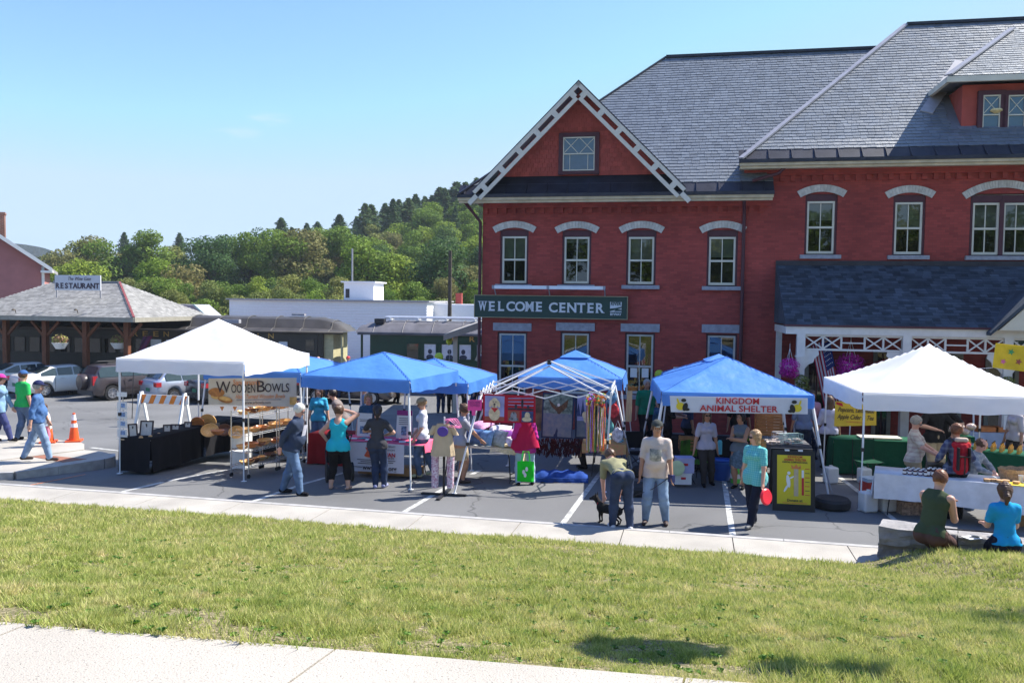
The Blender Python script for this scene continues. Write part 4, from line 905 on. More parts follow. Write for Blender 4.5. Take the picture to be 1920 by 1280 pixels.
for px, yt, lab, r in ((660, 466, 'pale grey utility pole rising behind the white warehouse', 0.09), (843, 470, 'dark brown utility pole beside the brick building corner', 0.14)):
    p = A(px, 600, 57 if px > 700 else 75); b = MB(); h = A(px, yt, p.y).z
    b.tube([(0, 0, -1.3), (0, 0, h)], [r * 1.2, r * .85], 10); u = thing('utility_pole', lab, 'pole', (p.x, p.y, 0)); b.build('pole', BARK if px > 700 else STONE, u, True)
    if px > 700:
        b = MB(); e = A(902, 543, 50); s0 = Vector((0, 0, A(px, 516, p.y).z)); e = e - Vector((p.x, p.y, 0)); b.tube([s0, (s0 + e) / 2 - Vector((0, 0, .25)), e], 0.025, 5); b.build('wire', dark, u)
# pink house
ph = thing('clapboard_house', 'pink clapboard house with white rake boards at the left edge', 'house', (A(82, 600, 47).x, 47, 0), R(27))
ze = A(78, 500, 47).z; b = MB(); Wd = 10.0
sl = 0.70
b.prism([(0, 0, -1.2), (0, 0, ze + .1), (-Wd / 2, 0, ze + Wd / 2 * sl), (-Wd, 0, ze), (-Wd, 0, -1.2)], (0, 9, 0)); b.build('wall', PINKM, ph)
b = MB(); z = -1.0; 
while z < ze + Wd / 2 * sl - 0.3:
    xr_ = -max(0, (z - ze) / sl) - 0.02; xl_ = -Wd - xr_
    b.prism([(xl_, -0.002, z), (xr_, -0.002, z), (xr_, -0.002, z + 0.15), (xl_, -0.002, z + 0.15)], (0, 0.0, 0)) if False else b.add([(xl_, -0.035, z), (xr_, -0.035, z), (xr_, -0.006, z + 0.158), (xl_, -0.006, z + 0.158), (xl_, -0.004, z), (xr_, -0.004, z)], [(0, 1, 2, 3), (0, 4, 5, 1)])
    z += 0.16
o = b.build('siding', PINKM, ph); o['kind'] = 'stuff'
b = MB()
for s in (0, 1):
    f = lambda x, z: (x if s == 0 else -Wd - x, -0.5, z)
    q = [f(0.45, ze - 0.28), f(-Wd / 2, ze + (Wd / 2) * sl + 0.12), f(-Wd / 2, ze + (Wd / 2) * sl + 0.32), f(0.45, ze - 0.08)]
    b.prism(q, (0, 10, 0))
b.build('roof', LEAD, ph)
b = MB()
q = [(0.47, -0.53, ze - 0.3), (-Wd / 2, -0.53, ze + (Wd / 2) * sl + 0.1), (-Wd / 2, -0.53, ze + (Wd / 2) * sl + 0.33), (0.47, -0.53, ze - 0.06)]; b.prism(q, (0, 0.05, 0)); b.box((0.2, 0, ze - 0.28), (0.6, 1.0, 0.12)); b.box((0, -0.03, ze / 2 - .6), (0.14, 0.08, ze + 1.2)); b.build('trim', white_paint, ph)
b = MB(); b.box((-2.35, 1.6, ze + 1.9), (0.85, 0.85, 2.2)); b.box((-2.35, 1.6, ze + 3.0), (0.93, 0.93, 0.12)); b.build('chimney', brick_mat('chimney_brick', (0.24, 0.09, 0.06), (0.16, 0.06, 0.045), (0.25, 0.2, 0.17), 0.21, 0.07), ph)
b = MB(); b.box((-2.55, -0.03, 1.3), (0.9, 0.06, 1.5)); w = b.build('window', white_paint, ph); b = MB(); b.box((-2.55, -0.07, 1.3), (0.7, 0.02, 1.3)); b.build('pane', mat('dark_glass', (0.01, 0.01, 0.01)), w)
b = MB(); b.box((-1.55, -0.03, -0.15 - .2), (1.15, 0.06, 0.75)); w = b.build('window', mat('maroon_trim', (0, 0, 0)), ph); b = MB(); b.box((-1.55, -0.07, -0.35), (0.95, 0.02, 0.6)); b.build('pane', mat('red_curtain', (0.35, 0.03, 0.03), 0.3, 0.8, 14), w)
# small gabled shed roof behind pavilion
sh = thing('shed', 'small pale green trimmed gable roof behind the pavilion corner', 'shed', (A(352, 590, 58).x, 58, 0)); z = A(352, 571, 58).z
b = MB(); b.prism([(-2.6, -.5, z), (.6, -.5, z), (1.7, -.5, z - 0.95), (-3.6, -.5, z - 0.95)], (0, 3, 0)); b.box((-1, 1.5, -.5), (4.4, 2.6, 2)); b.build('roof', STONE, sh)
b = MB(); b.bar((0.6, -.53, z), (1.75, -.53, z - 1.0), 0.06, 0.12); b.build('trim', mat('aqua_trim', (0.35, 0.5, 0.5), .6), sh)
# ================================================================ RESTAURANT PAVILION
PO = A(251, 596, 40); PV = thing('pavilion', 'open timber pavilion with grey shingled hip roof', 'pavilion', (PO.x, PO.y, 0), R(-12)); ze = PO.z; zr = ze + 1.76; W3 = 6.5; L3 = 10.5
CEDAR = mat('cedar_shingle', (0.24, 0.235, 0.225), 0.85, 0.15, 1.5, island=0.22, bump=0.3)
rp_ = (-W3 / 2, W3 / 2, zr)
b = MB(); b.add([(0, 0, ze), (0, W3, ze), (-L3, W3, ze), (-L3, 0, ze), rp_, (-L3 + W3 / 2, W3 / 2, zr)], [(0, 1, 4), (1, 2, 5, 4), (2, 3, 5), (3, 0, 4, 5), (0, 3, 2, 1)]); b.build('roof', CEDAR, PV)
slate_face([(-L3, 0, ze), (0, 0, ze), rp_, (-L3 + W3 / 2, W3 / 2, zr)], 0.15, 0.2, 0.012, CEDAR, 'shingle', 0, parent=PV, seed=8)
slate_face([(0, 0, ze), (0, W3, ze), rp_, rp_], 0.15, 0.2, 0.012, CEDAR, 'shingle', 0, parent=PV, seed=9)
b = MB(); b.box((-L3 / 2, -0.02, ze - 0.1), (L3, 0.06, 0.22)); b.box((0.02, W3 / 2, ze - 0.1), (0.06, W3, 0.22)); b.build('fascia', mat('grey_fascia', (0.3, 0.28, 0.23), .7), PV)
b = MB(); b.bar((0, 0, ze + .04), Vector(rp_) + Vector((0, 0, .04)), 0.1, 0.04); b.build('hip_flashing', mat('red_flashing', (0.2, 0.05, 0.05), .6), PV)
b = MB(); b.bar((-L3 + W3 / 2, W3 / 2, zr + .04), Vector(rp_) + Vector((0, 0, .04)), 0.16, 0.05); b.build('ridge_cap', LEAD, PV)
b = MB(); b.box((-L3 / 2, W3 / 2, ze - 0.23), (L3 - 1.0, W3 - 1, 0.03)); b.build('soffit', BARK, PV)
TIM = mat('stained_timber', (0.16, 0.055, 0.025), 0.7, 0.3, 4, bump=0.4, stretch=(3, 3, .5))
for i in range(4):
    for y in (0.7, W3 - 0.7):
        x = -0.9 - i * 2.35; b = MB(); b.box((x, y, (ze - .2 - 1.0) / 2), (0.24, 0.24, ze - .2 + 1.0)); p = b.build('post', TIM, PV)
        for s in (-1, 1): b = MB(); b.bar((x, y + .003 * s, ze - 1.1), (x + s * .8, y + .003 * s, ze - .28), 0.12, 0.12); b.build('brace', TIM, p)
sg = thing('roof_sign', 'white roof sign reading RESTAURANT standing on the pavilion ridge slope', 'sign', A(146, 530, 41.3), R(-12))
b = MB(); b.box((0, 0, 0), (2.62, 0.06, 0.75)); b.build('board', mat('sign_white', (0.6, 0.6, 0.63), .6, .03), sg); SGB = mat('sign_ink', (0.05, 0.03, 0.05), .6)
serif_word('RESTAURANT', 0, -0.04, -0.15, 0.27, 0.252, SGB, sg); text('letters', 'The Wine Gate', 0.25, SGB, sg, at(0.1, -0.04, 0.19) @ FRONT, shear=0.35, width=1.3)
b = MB()
for x in (-1.25, 1.25): b.box((x, 0.05, -0.3), (0.05, 0.05, 0.9))
b.build('bracket', STONE, sg)
for px, y in ((30, 587), (146, 587)):
    b = MB(); b.tube([(0, 0, 0), (0, -.05, .15), (.05, -.3, .2)], 0.02, 5); b.lathe([(0.001, .1), (.05, .08), (.1, 0), (.001, .0)], 8, (.05, -.3, .13)); o = b.build('spotlight', BARK); o.location = A(px, y, 40.9); tag(o, f"small dark floodlight on the {'left' if px < 100 else 'middle'} edge of the pavilion roof", 'lamp')
# iron fence with pickets as stuff part, posts as parts
fe = thing('iron_fence', 'black iron railing round the restaurant terrace under the pavilion', 'fence', PV.location, R(-12))
b = MB()
for z in (-0.85, 0.12): b.box((-L3 / 2 + 1, -0.35, z), (L3 + 2, 0.03, 0.04))
b.build('rail', dark_metal, fe); b = MB(); x = -L3
while x < 2: b.box((x, -0.35, -0.4), (0.02, 0.02, 1.1)); x += 0.12
o = b.build('picket', dark_metal, fe); o['kind'] = 'stuff'
for i in range(6): b = MB(); b.box((-L3 + i * 2.36, -0.35, -0.4), (0.06, 0.06, 1.25)); b.build('post', dark_metal, fe)
# terrace tables glimpsed through the railing
for i, (x, y) in enumerate(((-9.3, 1.5), (-8.0, 1.2), (-6.6, 2.2), (-5.0, 1.3), (-3.4, 1.9), (-1.8, 1.5))):
    t = thing('terrace_table', ['leftmost', 'second from left', 'third from left', 'fourth from left', 'fifth from left', 'rightmost'][i] + ' small white clothed terrace table behind the iron railing', 'table', PV.matrix_world @ Vector((0, 0, 0)), R(-12))
    t.location = Matrix.Translation(PV.location) @ Matrix.Rotation(R(-12), 4, 'Z') @ Vector((x, y, -1.0)); b = MB(); b.lathe([(0.45, 0.68), (0.46, 0.72), (0.001, 0.73)], 14); b.build('tabletop', white_paint, t); b = MB(); b.lathe([(0.2, 0), (0.03, 0.03), (0.03, 0.7)], 8); b.build('leg', dark_metal, t)
for i, (px, Y) in enumerate(((113, 40), (222, 41))):
    p = A(px, 648, Y); t = thing('flower_planter', ['white planter of pink and yellow flowers beside a pavilion post', 'white flower tub near the flag at the railing'][i], 'planter', p); b = MB(); b.lathe([(0.2, -.15), (0.36, .12), (0.38, .15), (0.001, .14)], 14); b.build('pot', white_paint, t)
    o = bpy.data.objects.new('flowers', quads_mesh('flowers', leaf_cloud([(0, 0, .25, .35)], 400, .05, i), mat('pink_petals', (0.6, 0.15, 0.2), .7, .5, 6, col2=(0.2, 0.3, 0.03)))); COL.objects.link(o); o.parent = t
fl = thing('banner_flag', 'red and dark feather flag leaning behind the white canopy', 'flag', A(245, 668, 30)); b = MB(); b.grid(lambda u, v: (0.1 + u * (0.16 + .18 * v) + v * .38, .03 * math.sin(6 * u), v * 0.95 - 0.2), 4, 6); b.build('flag_cloth', cloth('flag_red', (0.42, 0.08, 0.1), var=.7, scale=2, col2=(0.06, .05, .12)), fl); b = MB(); b.tube([(0, 0, -3), (.12, 0, 0), (.75, 0, 1)], .015, 5); b.build('pole', dark_metal, fl)
# ================================================================ RAILWAY CARRIAGES
TBR = mat('carriage_brown', (0.035, 0.03, 0.025), 0.45, 0.12, 2, bump=0.05); TGR = mat('carriage_green', (0.012, 0.05, 0.03), 0.42, 0.12, 2); TRF = mat('carriage_roof', (0.05, 0.046, 0.045), 0.6, 0.3, 1.2, bump=0.2); TRF2 = mat('grey_canvas_roof', (0.12, 0.115, 0.125), 0.65, 0.3, 1.5, bump=0.3)
GOLD = mat('gold_letter', (0.45, 0.27, 0.07), 0.4)
BRIGHT = mat('bright_painted_pane', (0.55, 0.6, 0.68), 0.15, 0.1)  # brightness of the carriage windows put into the pane colour
def carriage(xl, xr, mbody, mroof, label, left_end, right_end, clere=True):
    rz = R(-5); o0 = A(xr if right_end else xl, 600, 43.2); c = thing('railway_carriage', label, 'train carriage', (o0.x, o0.y, -1.25), rz, None)
    L_ = 24.0; s = -1 if right_end else 1       # extends away from origin in direction s
    X = lambda d: s * d
    zf, zl, ze_, zt2_ = 1.1, 1.15, 3.35, 4.12; wd = 2.9
    b = MB(); b.box((X(L_ / 2 + .9), wd / 2, (zf + ze_) / 2), (L_ - 0.6, wd, ze_ - zf)); b.build('body', mbody, c)
    b = MB(); b.box((X(L_ / 2 + .9), -0.02, 1.95), (L_ - .6, 0.03, 0.05)); b.box((X(L_ / 2 + .9), -0.02, 2.9), (L_ - .6, 0.03, 0.04)); b.build('belt_rail', mbody, c)
    n = 30
    def roof(u, v):
        d = u * (L_ + 0.5); a = -1.0 + 2 * v; y = wd / 2 + a * (wd / 2 + 0.12); end = min(1, d / 1.6) ** 0.5 if d < 1.6 else 1
        lower = ze_ + 0.0 + 0.28 * (1 - abs(a) ** 2.2)
        if clere: z = ze_ + (0.26 * (1 - abs(a)) ** 0.5 if abs(a) > 0.52 else 0.6 + 0.14 * (1 - (a / 0.52) ** 2)) * (end if d < 1.6 else 1)
        else: z = ze_ + 0.62 * (1 - abs(a) ** 2.4) * (0.55 + 0.45 * end)
        return (X(d), y, z)
    b = MB(); b.grid(roof, 60, 24); b.box((X(L_ / 2 + .3), -0.12, ze_ - 0.04), (L_ + .4, 0.06, 0.14)); b.build('roof', mroof, c, 2)
    b = MB(); d = 0.9
    while d < L_:
        pts = [Vector(roof(d / (L_ + .5), k / 24)) + Vector((0, 0, 0.02)) for k in range(0, 25, 2)]; b.tube(pts, 0.025, 4, False); d += 1.55
    b.build('roof_seam', mroof, c)
    for q in (2.6, L_ - 3.5):               # bogies
        bb_ = MB(); bb_.box((X(q + .9), 0.35, .5), (2.4, .15, .3)); bb_.box((X(q + .9), 2.5, .5), (2.4, .15, .3)); bg_ = bb_.build('bogie', dark, c)
        for w_ in (.1, 1.7):
            bb_ = MB(); bb_.T = Matrix.Translation((X(q + w_), .45, .42)) @ Matrix.Rotation(math.pi / 2, 4, 'X'); bb_.lathe([(.001, -.05), (.42, -.05), (.42, .05), (.001, .05)], 16); bb_.build('wheel', dark_metal, bg_)
    bb_ = MB(); bb_.box((X(L_ / 2 + .9), wd / 2, 0.98), (L_ - 1, wd - .5, .28)); bb_.build('underframe', dark, c)
    # end vestibule
    b = MB(); b.box((X(0.95), wd / 2, 2.2), (0.5, wd - 0.3, 2.2)); b.box((X(.25), .2, 2.2), (.1, .1, 2.2)); b.box((X(.4), wd / 2, 1.05), (.9, wd - .3, .12)); b.build('vestibule', mat('cream_end', (0.45, 0.42, 0.25), .6, .15) if right_end else mbody, c)
    # windows
    first = 3.0; pitch_ = 0.92 if not clere else 0.86
    k = 0; x = first
    if clere:
        bb_ = MB(); bb_.box((X(1.9), -0.02, 2.3), (0.8, 0.04, 2.2)); dr = bb_.build('door', mbody, c); bb_ = MB(); bb_.box((X(1.9), -0.05, 2.65), (0.45, 0.02, 0.55)); bb_.build('pane', mat('dark_glass', (0, 0, 0)), dr); x = 3.35
    while x < L_ - 1 and k < 22:
        bb_ = MB(); w = 0.62 if k or not clere else 0.5; lit = (clere and k < 9) or (not clere and k > 0)
        for q in (-1, 1): bb_.box((X(x + q * (w / 2 + .02)), -0.025, 2.42), (0.05, 0.05, 0.82))
        bb_.box((X(x), -0.025, 2.83), (w, 0.05, 0.05)); bb_.box((X(x), -0.03, 2.02), (w + .06, 0.07, 0.05)); wn = bb_.build('window', mbody, c)
        bb_ = MB(); bb_.box((X(x), -0.012, 2.42), (w, 0.01, 0.78)); bb_.build('pane', BRIGHT if lit else mat('dark_glass', (0, 0, 0)), wn)
        if not clere and 0 < k < 7:           # passengers' heads and shoulders behind the glass
            bb_ = MB(); q = (k % 3 - 1) * .1; bb_.ball((X(x + q), -0.02, 2.42), 0.11, sc=(1, .12, 1.2)); bb_.ball((X(x + q), -0.02, 2.13), 0.2, sc=(1, .08, .7)); bb_.build('passenger_outline', mat('dim_figure', (0.04, 0.05, 0.08), .8), wn)
        x += pitch_ * (1.12 if clere and k == 0 else 1); k += 1
    return c, X
c1, X1 = carriage(0, 648, TBR, TRF, 'long dark brown railway carriage with raised roof and widely spaced gold letters', False, True, True)
for ch, px in zip('GREENMOUNTAIN', (222, 242, 262, 283, 304, 346, 367, 388, 411, 434, 458, 483, 508)):
    p = A(px, 622, 43.5); d = (p.x - c1.location.x) / math.cos(R(5)); text('letter', ch, 0.4, GOLD, c1, at(d, -0.03, 3.08) @ FRONT, bold=.006, width=None if ch == 'I' else .3)
c2, X2_ = carriage(668, 0, TGR, TRF2, 'dark green railway carriage with grey roof, passengers in its windows', True, False, False)
for ch, d in (('G', 5.2), ('R', 6.1), ('E', 7.0), ('E', 7.9), ('N', 8.8)): text('letter', ch, 0.36, GOLD, c2, at(d, -0.03, 3.08) @ FRONT, bold=.006, width=.28)
b = MB(); b.tube([(1.3, 1.0, 4.14), (22, 1.0, 4.14)], 0.07, 6); b.tube([(1.3, 1.5, 4.16), (22, 1.5, 4.16)], 0.07, 6)
for i in range(14): b.box((1.6 + i * 1.5, 1.2, 4.06), (0.08, 0.8, 0.1))
b.build('roof_pipe', white_metal, c2)
for c_, s_, m_, par in (((1.1, .7, 3.95), (.5, .5, .25), dark_metal, c2), ((7.2, .3, 3.85), (.7, .3, .2), dark_metal, c2), ((-6.2, .1, 3.83), (.9, .3, .2), STONE, c1), ((-3, 1.4, 4.2), (.7, .3, .1), STONE, c1)):
    b = MB(); b.box(c_, s_); b.build('roof_vent', m_, par)
# station platform canopy at the corner of the brick building
sc_ = thing('platform_canopy', 'beige edged station platform canopy with post beside the brick building', 'canopy', A(902, 612, 33)); 
b = MB(); b.prism([(0.4, 0, 0.05), (0.4, 0, 0.33), (-1.5, 0, -.35), (-1.5, 0, -.58)], (0, 6, 0)); b.build('roof', mat('beige_fascia', (0.4, 0.36, 0.3), .7), sc_)
b = MB(); b.box((-1.05, .4, -2.2), (0.17, 0.17, 3.6)); b.build('post', cream, sc_); b = MB(); b.bar((-.2, .4, -1.4), (.35, .4, -.1), .12, .12); b.box((.15, .4, -2.6), (.14, .14, 3.0)); b.build('brace', cream, sc_)
# ================================================================ CARS
CGL = mat('car_glass', (0.03, 0.045, 0.05), 0.04, 0.1, spec=1.0); TYRE = rubber; RIM = mat('alloy_rim', (0.5, 0.5, 0.52), 0.3, .05, metal=.7); TAIL = mat('tail_lamp_red', (0.4, 0.012, 0.02), 0.2, .1, coat=1); PLATE = mat('green_plate', (0.02, 0.15, 0.08), .5)
def car(label, loc, rz, paint, L_, W_, Ht, prof, belt, wb_, rw, spare=False, rails=False):
    """prof: list of (x, top z) from rear to front; belt: height of the window line; x=0 at the rear"""
    c = thing('parked_car', label, 'car', loc, rz, 'cars parked along the far side')
    xa, xf = wb_; xs_ = sorted(set([0.0, .06, .2, L_ - .2, L_ - .06, L_] + [i * L_ / 26 for i in range(27)] + [w + d for w in (xa, xf) for d in (-rw * 1.12, -rw * .8, -rw * .4, 0, rw * .4, rw * .8, rw * 1.12)]))
    px_ = [p[0] for p in prof]; pz_ = [p[1] for p in prof]
    b = MB(); n = 15
    rows = []
    for x in xs_:
        t = min(x, L_ - x); e = min(1, (t / 0.35)) ** 0.45 if t < .35 else 1
        hw = W_ / 2 * (0.86 + 0.14 * e); zt = float(np.interp(x, px_, pz_)); zb = 0.24 + (0.1 * (1 - e))
        for w in (xa, xf):
            if abs(x - w) < rw * 1.12: zb = max(zb, math.sqrt(max(0, (rw * 1.14) ** 2 - (x - w) ** 2)) + rw * .98)
        zb = min(zb, zt - .1); bl_ = min(belt, zt - 0.03); k = max(0, (zt - belt)) / max(.01, Ht - belt)
        hr = hw - 0.06 - 0.22 * k
        zm = zb + (bl_ - zb) * .5
        rows.append([(x, -hw * .9, zb), (x, -hw, zb + .05), (x, -hw * 1.0, zm), (x, -hw + .05, bl_), (x, -(hw - .06 - .14 * k), bl_ + (zt - bl_) * .55), (x, -hr, zt - .05 * k - .01), (x, -hr * .6, zt - .0), (x, 0, zt + .01), (x, hr * .6, zt), (x, hr, zt - .05 * k - .01), (x, hw - .06 - .14 * k, bl_ + (zt - bl_) * .55), (x, hw - .05, bl_), (x, hw, zm), (x, hw, zb + .05), (x, hw * .9, zb)])
    vs = [v for r in rows for v in r]; fs = [(i * n + j, (i + 1) * n + j, (i + 1) * n + j + 1, i * n + j + 1) for i in range(len(rows) - 1) for j in range(n - 1)]
    fs += [tuple(range(n)), tuple(range((len(rows) - 1) * n + n - 1, (len(rows) - 1) * n - 1, -1))]; b.add(vs, fs); body = b.build('body', paint, c, 2)
    # side glass, follows the roof line
    gx = [x for x in xs_ if np.interp(x, px_, pz_) > belt + 0.12]; g0, g1 = gx[0] + .08, gx[-1] - .06
    for s in (-1, 1):
        cuts = np.linspace(g0, g1, 4 if L_ < 4.7 else 4)
        for i in range(3):
            a, d = cuts[i] + .03, cuts[i + 1] - .03; m = 6; b = MB(); lo = []; hi = []
            for q in range(m + 1):
                x = a + (d - a) * q / m; zt = float(np.interp(x, px_, pz_)); k = max(0, zt - belt) / (Ht - belt); hw = W_ / 2; t = .86; yb_ = hw - .045; yt_ = hw - .06 - (.14 + .08 * .8) * k * .98
                lo.append((x, s * (yb_ + .004), belt + .03)); hi.append((x, s * (yt_ + .03), max(belt + .04, belt + (zt - belt) * t)))
            b.add(lo + hi, [(q, q + 1, m + 2 + q, m + 1 + q) for q in range(m)]); b.build('side_window', CGL, c)
    # windscreens: rear and front, laid on the slope
    def screen(xa_, xb_, name):
        za, zb2 = np.interp(xa_, px_, pz_), np.interp(xb_, px_, pz_); ka, kb = [max(0, z - belt) / (Ht - belt) for z in (za, zb2)]; ya, yb2 = [W_ / 2 - .17 - .2 * k for k in (ka, kb)]
        nx, nz = -(zb2 - za), (xb_ - xa_); l = math.hypot(nx, nz); nx, nz = nx / l * .018, abs(nz / l) * .018 + .012
        b = MB(); b.add([(xa_ + nx, -ya, za + nz), (xa_ + nx, ya, za + nz), (xb_ + nx, yb2, zb2 + nz), (xb_ + nx, -yb2, zb2 + nz)], [(0, 1, 2, 3)]); b.build(name, CGL, c)
    screen(prof[SCR[0]][0] + .04, prof[SCR[0] + 1][0] - .06, 'rear_window'); screen(prof[SCR[1] + 1][0] - .04, prof[SCR[1]][0] + .06, 'windscreen')
    wl = MB(); wl.T = Matrix.Rotation(math.pi / 2, 4, 'X'); wl.lathe([(rw * .62, -.1), (rw * .96, -.1), (rw, -.06), (rw, .06), (rw * .96, .1), (rw * .62, .1), (rw * .6, 0)], 24); tm = wl.mesh('tyre', TYRE, True)
    rl = MB(); rl.T = Matrix.Rotation(math.pi / 2, 4, 'X'); rl.lathe([(.001, .05), (rw * .16, .07), (rw * .18, .05)], 14); rl.lathe([(rw * .52, .03), (rw * .6, .09), (rw * .64, .09), (rw * .64, .0)], 24)
    for i in range(7):
        a = i * 2 * math.pi / 7; rl.bar((rw * .1 * math.cos(a), rw * .1 * math.sin(a), .05), (rw * .58 * math.cos(a), rw * .58 * math.sin(a), .07), .045, .03)
    rm_ = rl.mesh('rim', RIM, True); db = MB(); db.T = Matrix.Rotation(math.pi / 2, 4, 'X'); db.lathe([(rw * .6, 0.0), (.001, 0.0)], 16); dm = db.mesh('brake_disc', dark)
    for x in (xa, xf):
        for s in (-1, 1):
            w = thing('wheel', None, None, (x, s * (W_ / 2 - .12), rw), 0 if s < 0 else math.pi); w.parent = c; inst(tm, 'tyre', w); inst(rm_, 'rim', w, Matrix.Translation((0, -.03, 0))); inst(dm, 'brake_disc', w)
    for s in (-1, 1):
        b = MB(); b.box((.1, s * (W_ / 2 - .17), belt - .12), (.24, .28, .2) if not spare else (.2, .16, .42)); b.build('tail_lamp', TAIL, c, True)
        b = MB(); b.box((L_ - 1.55, s * (W_ / 2 + .05), belt + .08), (.12, .18, .13)); b.build('wing_mirror', paint, c)
        for x in (L_ * .38, L_ * .6): b = MB(); b.box((x, s * (W_ / 2 + .005), belt - .1), (.16, .03, .03)); b.build('door_handle', paint, c)
        for x in (L_ * .31, L_ * .52, L_ * .72): b = MB(); b.box((x, s * (W_ / 2 - .002), belt * .62), (.012, .012, belt * .62)); b.build('door_seam', dark, c)
    b = MB(); b.box((.0, 0, belt - .38), (.04, .34, .16)); b.build('number_plate', PLATE, c)
    b = MB(); b.box((.08, 0, .38), (.22, W_ * .86, .22)); b.build('bumper', mat('bumper_grey', (0.05, .05, .055), .6) if spare else paint, c)
    if spare:
        b = MB(); b.T = Matrix.Translation((-.14, .05, .86)) @ Matrix.Rotation(math.pi / 2, 4, 'Y'); b.lathe([(.35, .17), (.37, .1), (.37, -.05), (.33, -.12), (.001, -.15)], 24); b.build('spare_wheel_cover', mat('cover_brown', (.05, .04, .042), .35, .1), c, True)
    if rails:
        b = MB()
        for s in (-1, 1): b.tube([(.7, s * .55, Ht + .0), (.8, s * .55, Ht + .06), (L_ * .62, s * .55, Ht + .06), (L_ * .66, s * .55, Ht)], .018, 6)
        b.build('roof_rail', dark_metal, c)
    return c
def pt(n, c, m=.0, r=.25): return mat(n, c, r, .02, coat=.6, metal=m, spec=.6)
WHT = pt('white_car_paint', (.72, .72, .7)); BRN = pt('brown_car_paint', (.085, .07, .075), .4, .3); SIL = pt('silver_blue_paint', (.42, .46, .55), .5, .3); DKG = pt('dark_grey_paint', (.03, .035, .04), .3)
sedan = [(0, .92), (.08, 1.06), (.75, 1.12), (1.45, 1.42), (2.6, 1.46), (3.5, .98), (4.4, .82), (4.75, .6), (4.8, .45)]
wag = [(0, .8), (.05, .98), (.2, 1.06), (.55, 1.42), (2.3, 1.47), (3.2, 1.0), (4.1, .85), (4.4, .6), (4.45, .45)]
suv = [(0, .9), (.04, 1.12), (.1, 1.16), (.42, 1.64), (2.7, 1.68), (3.45, 1.12), (4.3, .98), (4.52, .7), (4.56, .5)]
def place(px, py, *a, **k): p = GG(px, py); return (p.x, p.y, p.z)
SCR = (2, 4)
AC = R(50)
def carat(px, py, label, paint, prof, L_, W_, Ht, belt, wbx, rw, ang=AC, **k):
    """(px,py) is the ground contact of the visible rear wheel, nearer side"""
    p = GG(px, py); off = Matrix.Rotation(ang, 3, 'Z') @ Vector((wbx[0], -W_ / 2, 0)); return car(label, (p.x - off.x, p.y - off.y, p.z), ang, paint, L_, W_, Ht, prof, belt, wbx, rw, **k)
SCR = (2, 4)
carat(86, 745, 'white saloon car parked directly left of the brown sport utility car', WHT, sedan, 4.8, 1.82, 1.46, 1.0, (1.05, 3.85), .33)
carat(18, 738, 'white saloon at the left edge, behind the other white sedan', WHT, sedan, 4.8, 1.82, 1.46, 1.0, (1.05, 3.85), .33)
carat(212, 751, 'dark brown sport utility car with spare wheel cover on its tailgate', BRN, suv, 4.56, 1.82, 1.68, 1.08, (.85, 3.5), .36, spare=True, rails=True)
carat(327, 755, 'silver blue hatchback with red tail lamps beside the black clothed tables', SIL, wag, 4.45, 1.72, 1.47, .98, (.8, 3.4), .32)
carat(425, 757, 'dark saloon mostly hidden behind the wooden bowls banner', DKG, sedan, 4.8, 1.82, 1.46, 1.0, (1.05, 3.85), .33)
p = GG(716, 752); car('dark taupe car behind the front blue canopy, nose to the right', (p.x - 3.75, p.y - .3 + .6, p.z), R(-14), pt('taupe_paint', (.1, .085, .08), .4), 4.8, 1.82, 1.46, sedan, 1.0, (1.05, 3.85), .33)

# young shade tree just outside the frame at right, its lowest branch throws the patch of shade on the lawn
stt = thing('shade_tree', 'street tree standing just right of the lawn, a low branch reaching over it', 'tree', (9.6, 7.1, 1.2)); b = MB(); b.tube([(0, 0, -.3), (-.1, 0, 3), (-.4, -.1, 5.6)], [.16, .12, .06], 8); b.tube([(-.2, 0, 4.0), (-2.6, -.5, 4.8), (-5.3, -1.2, 5.35)], [.06, .02, .01], 6); b.build('trunk', BARK, stt, True)
o = bpy.data.objects.new('crown', quads_mesh('crown', np.concatenate([leaf_cloud([(-5.3, -1.3, 5.4, .3), (-5.05, -1.2, 5.45, .26), (-4.75, -1.75, 5.3, .17), (-4.5, -1.8, 5.3, .13)], 3400, .05, 78, .5), leaf_cloud([(.4, 0, 6.5, 1.3), (1.2, .5, 6, 1.2), (.3, .8, 7.2, 1.1), (1, -.6, 7.4, 1.0)], 9000, .05, 77)]), LF['green'])); COL.objects.link(o); o.parent = stt
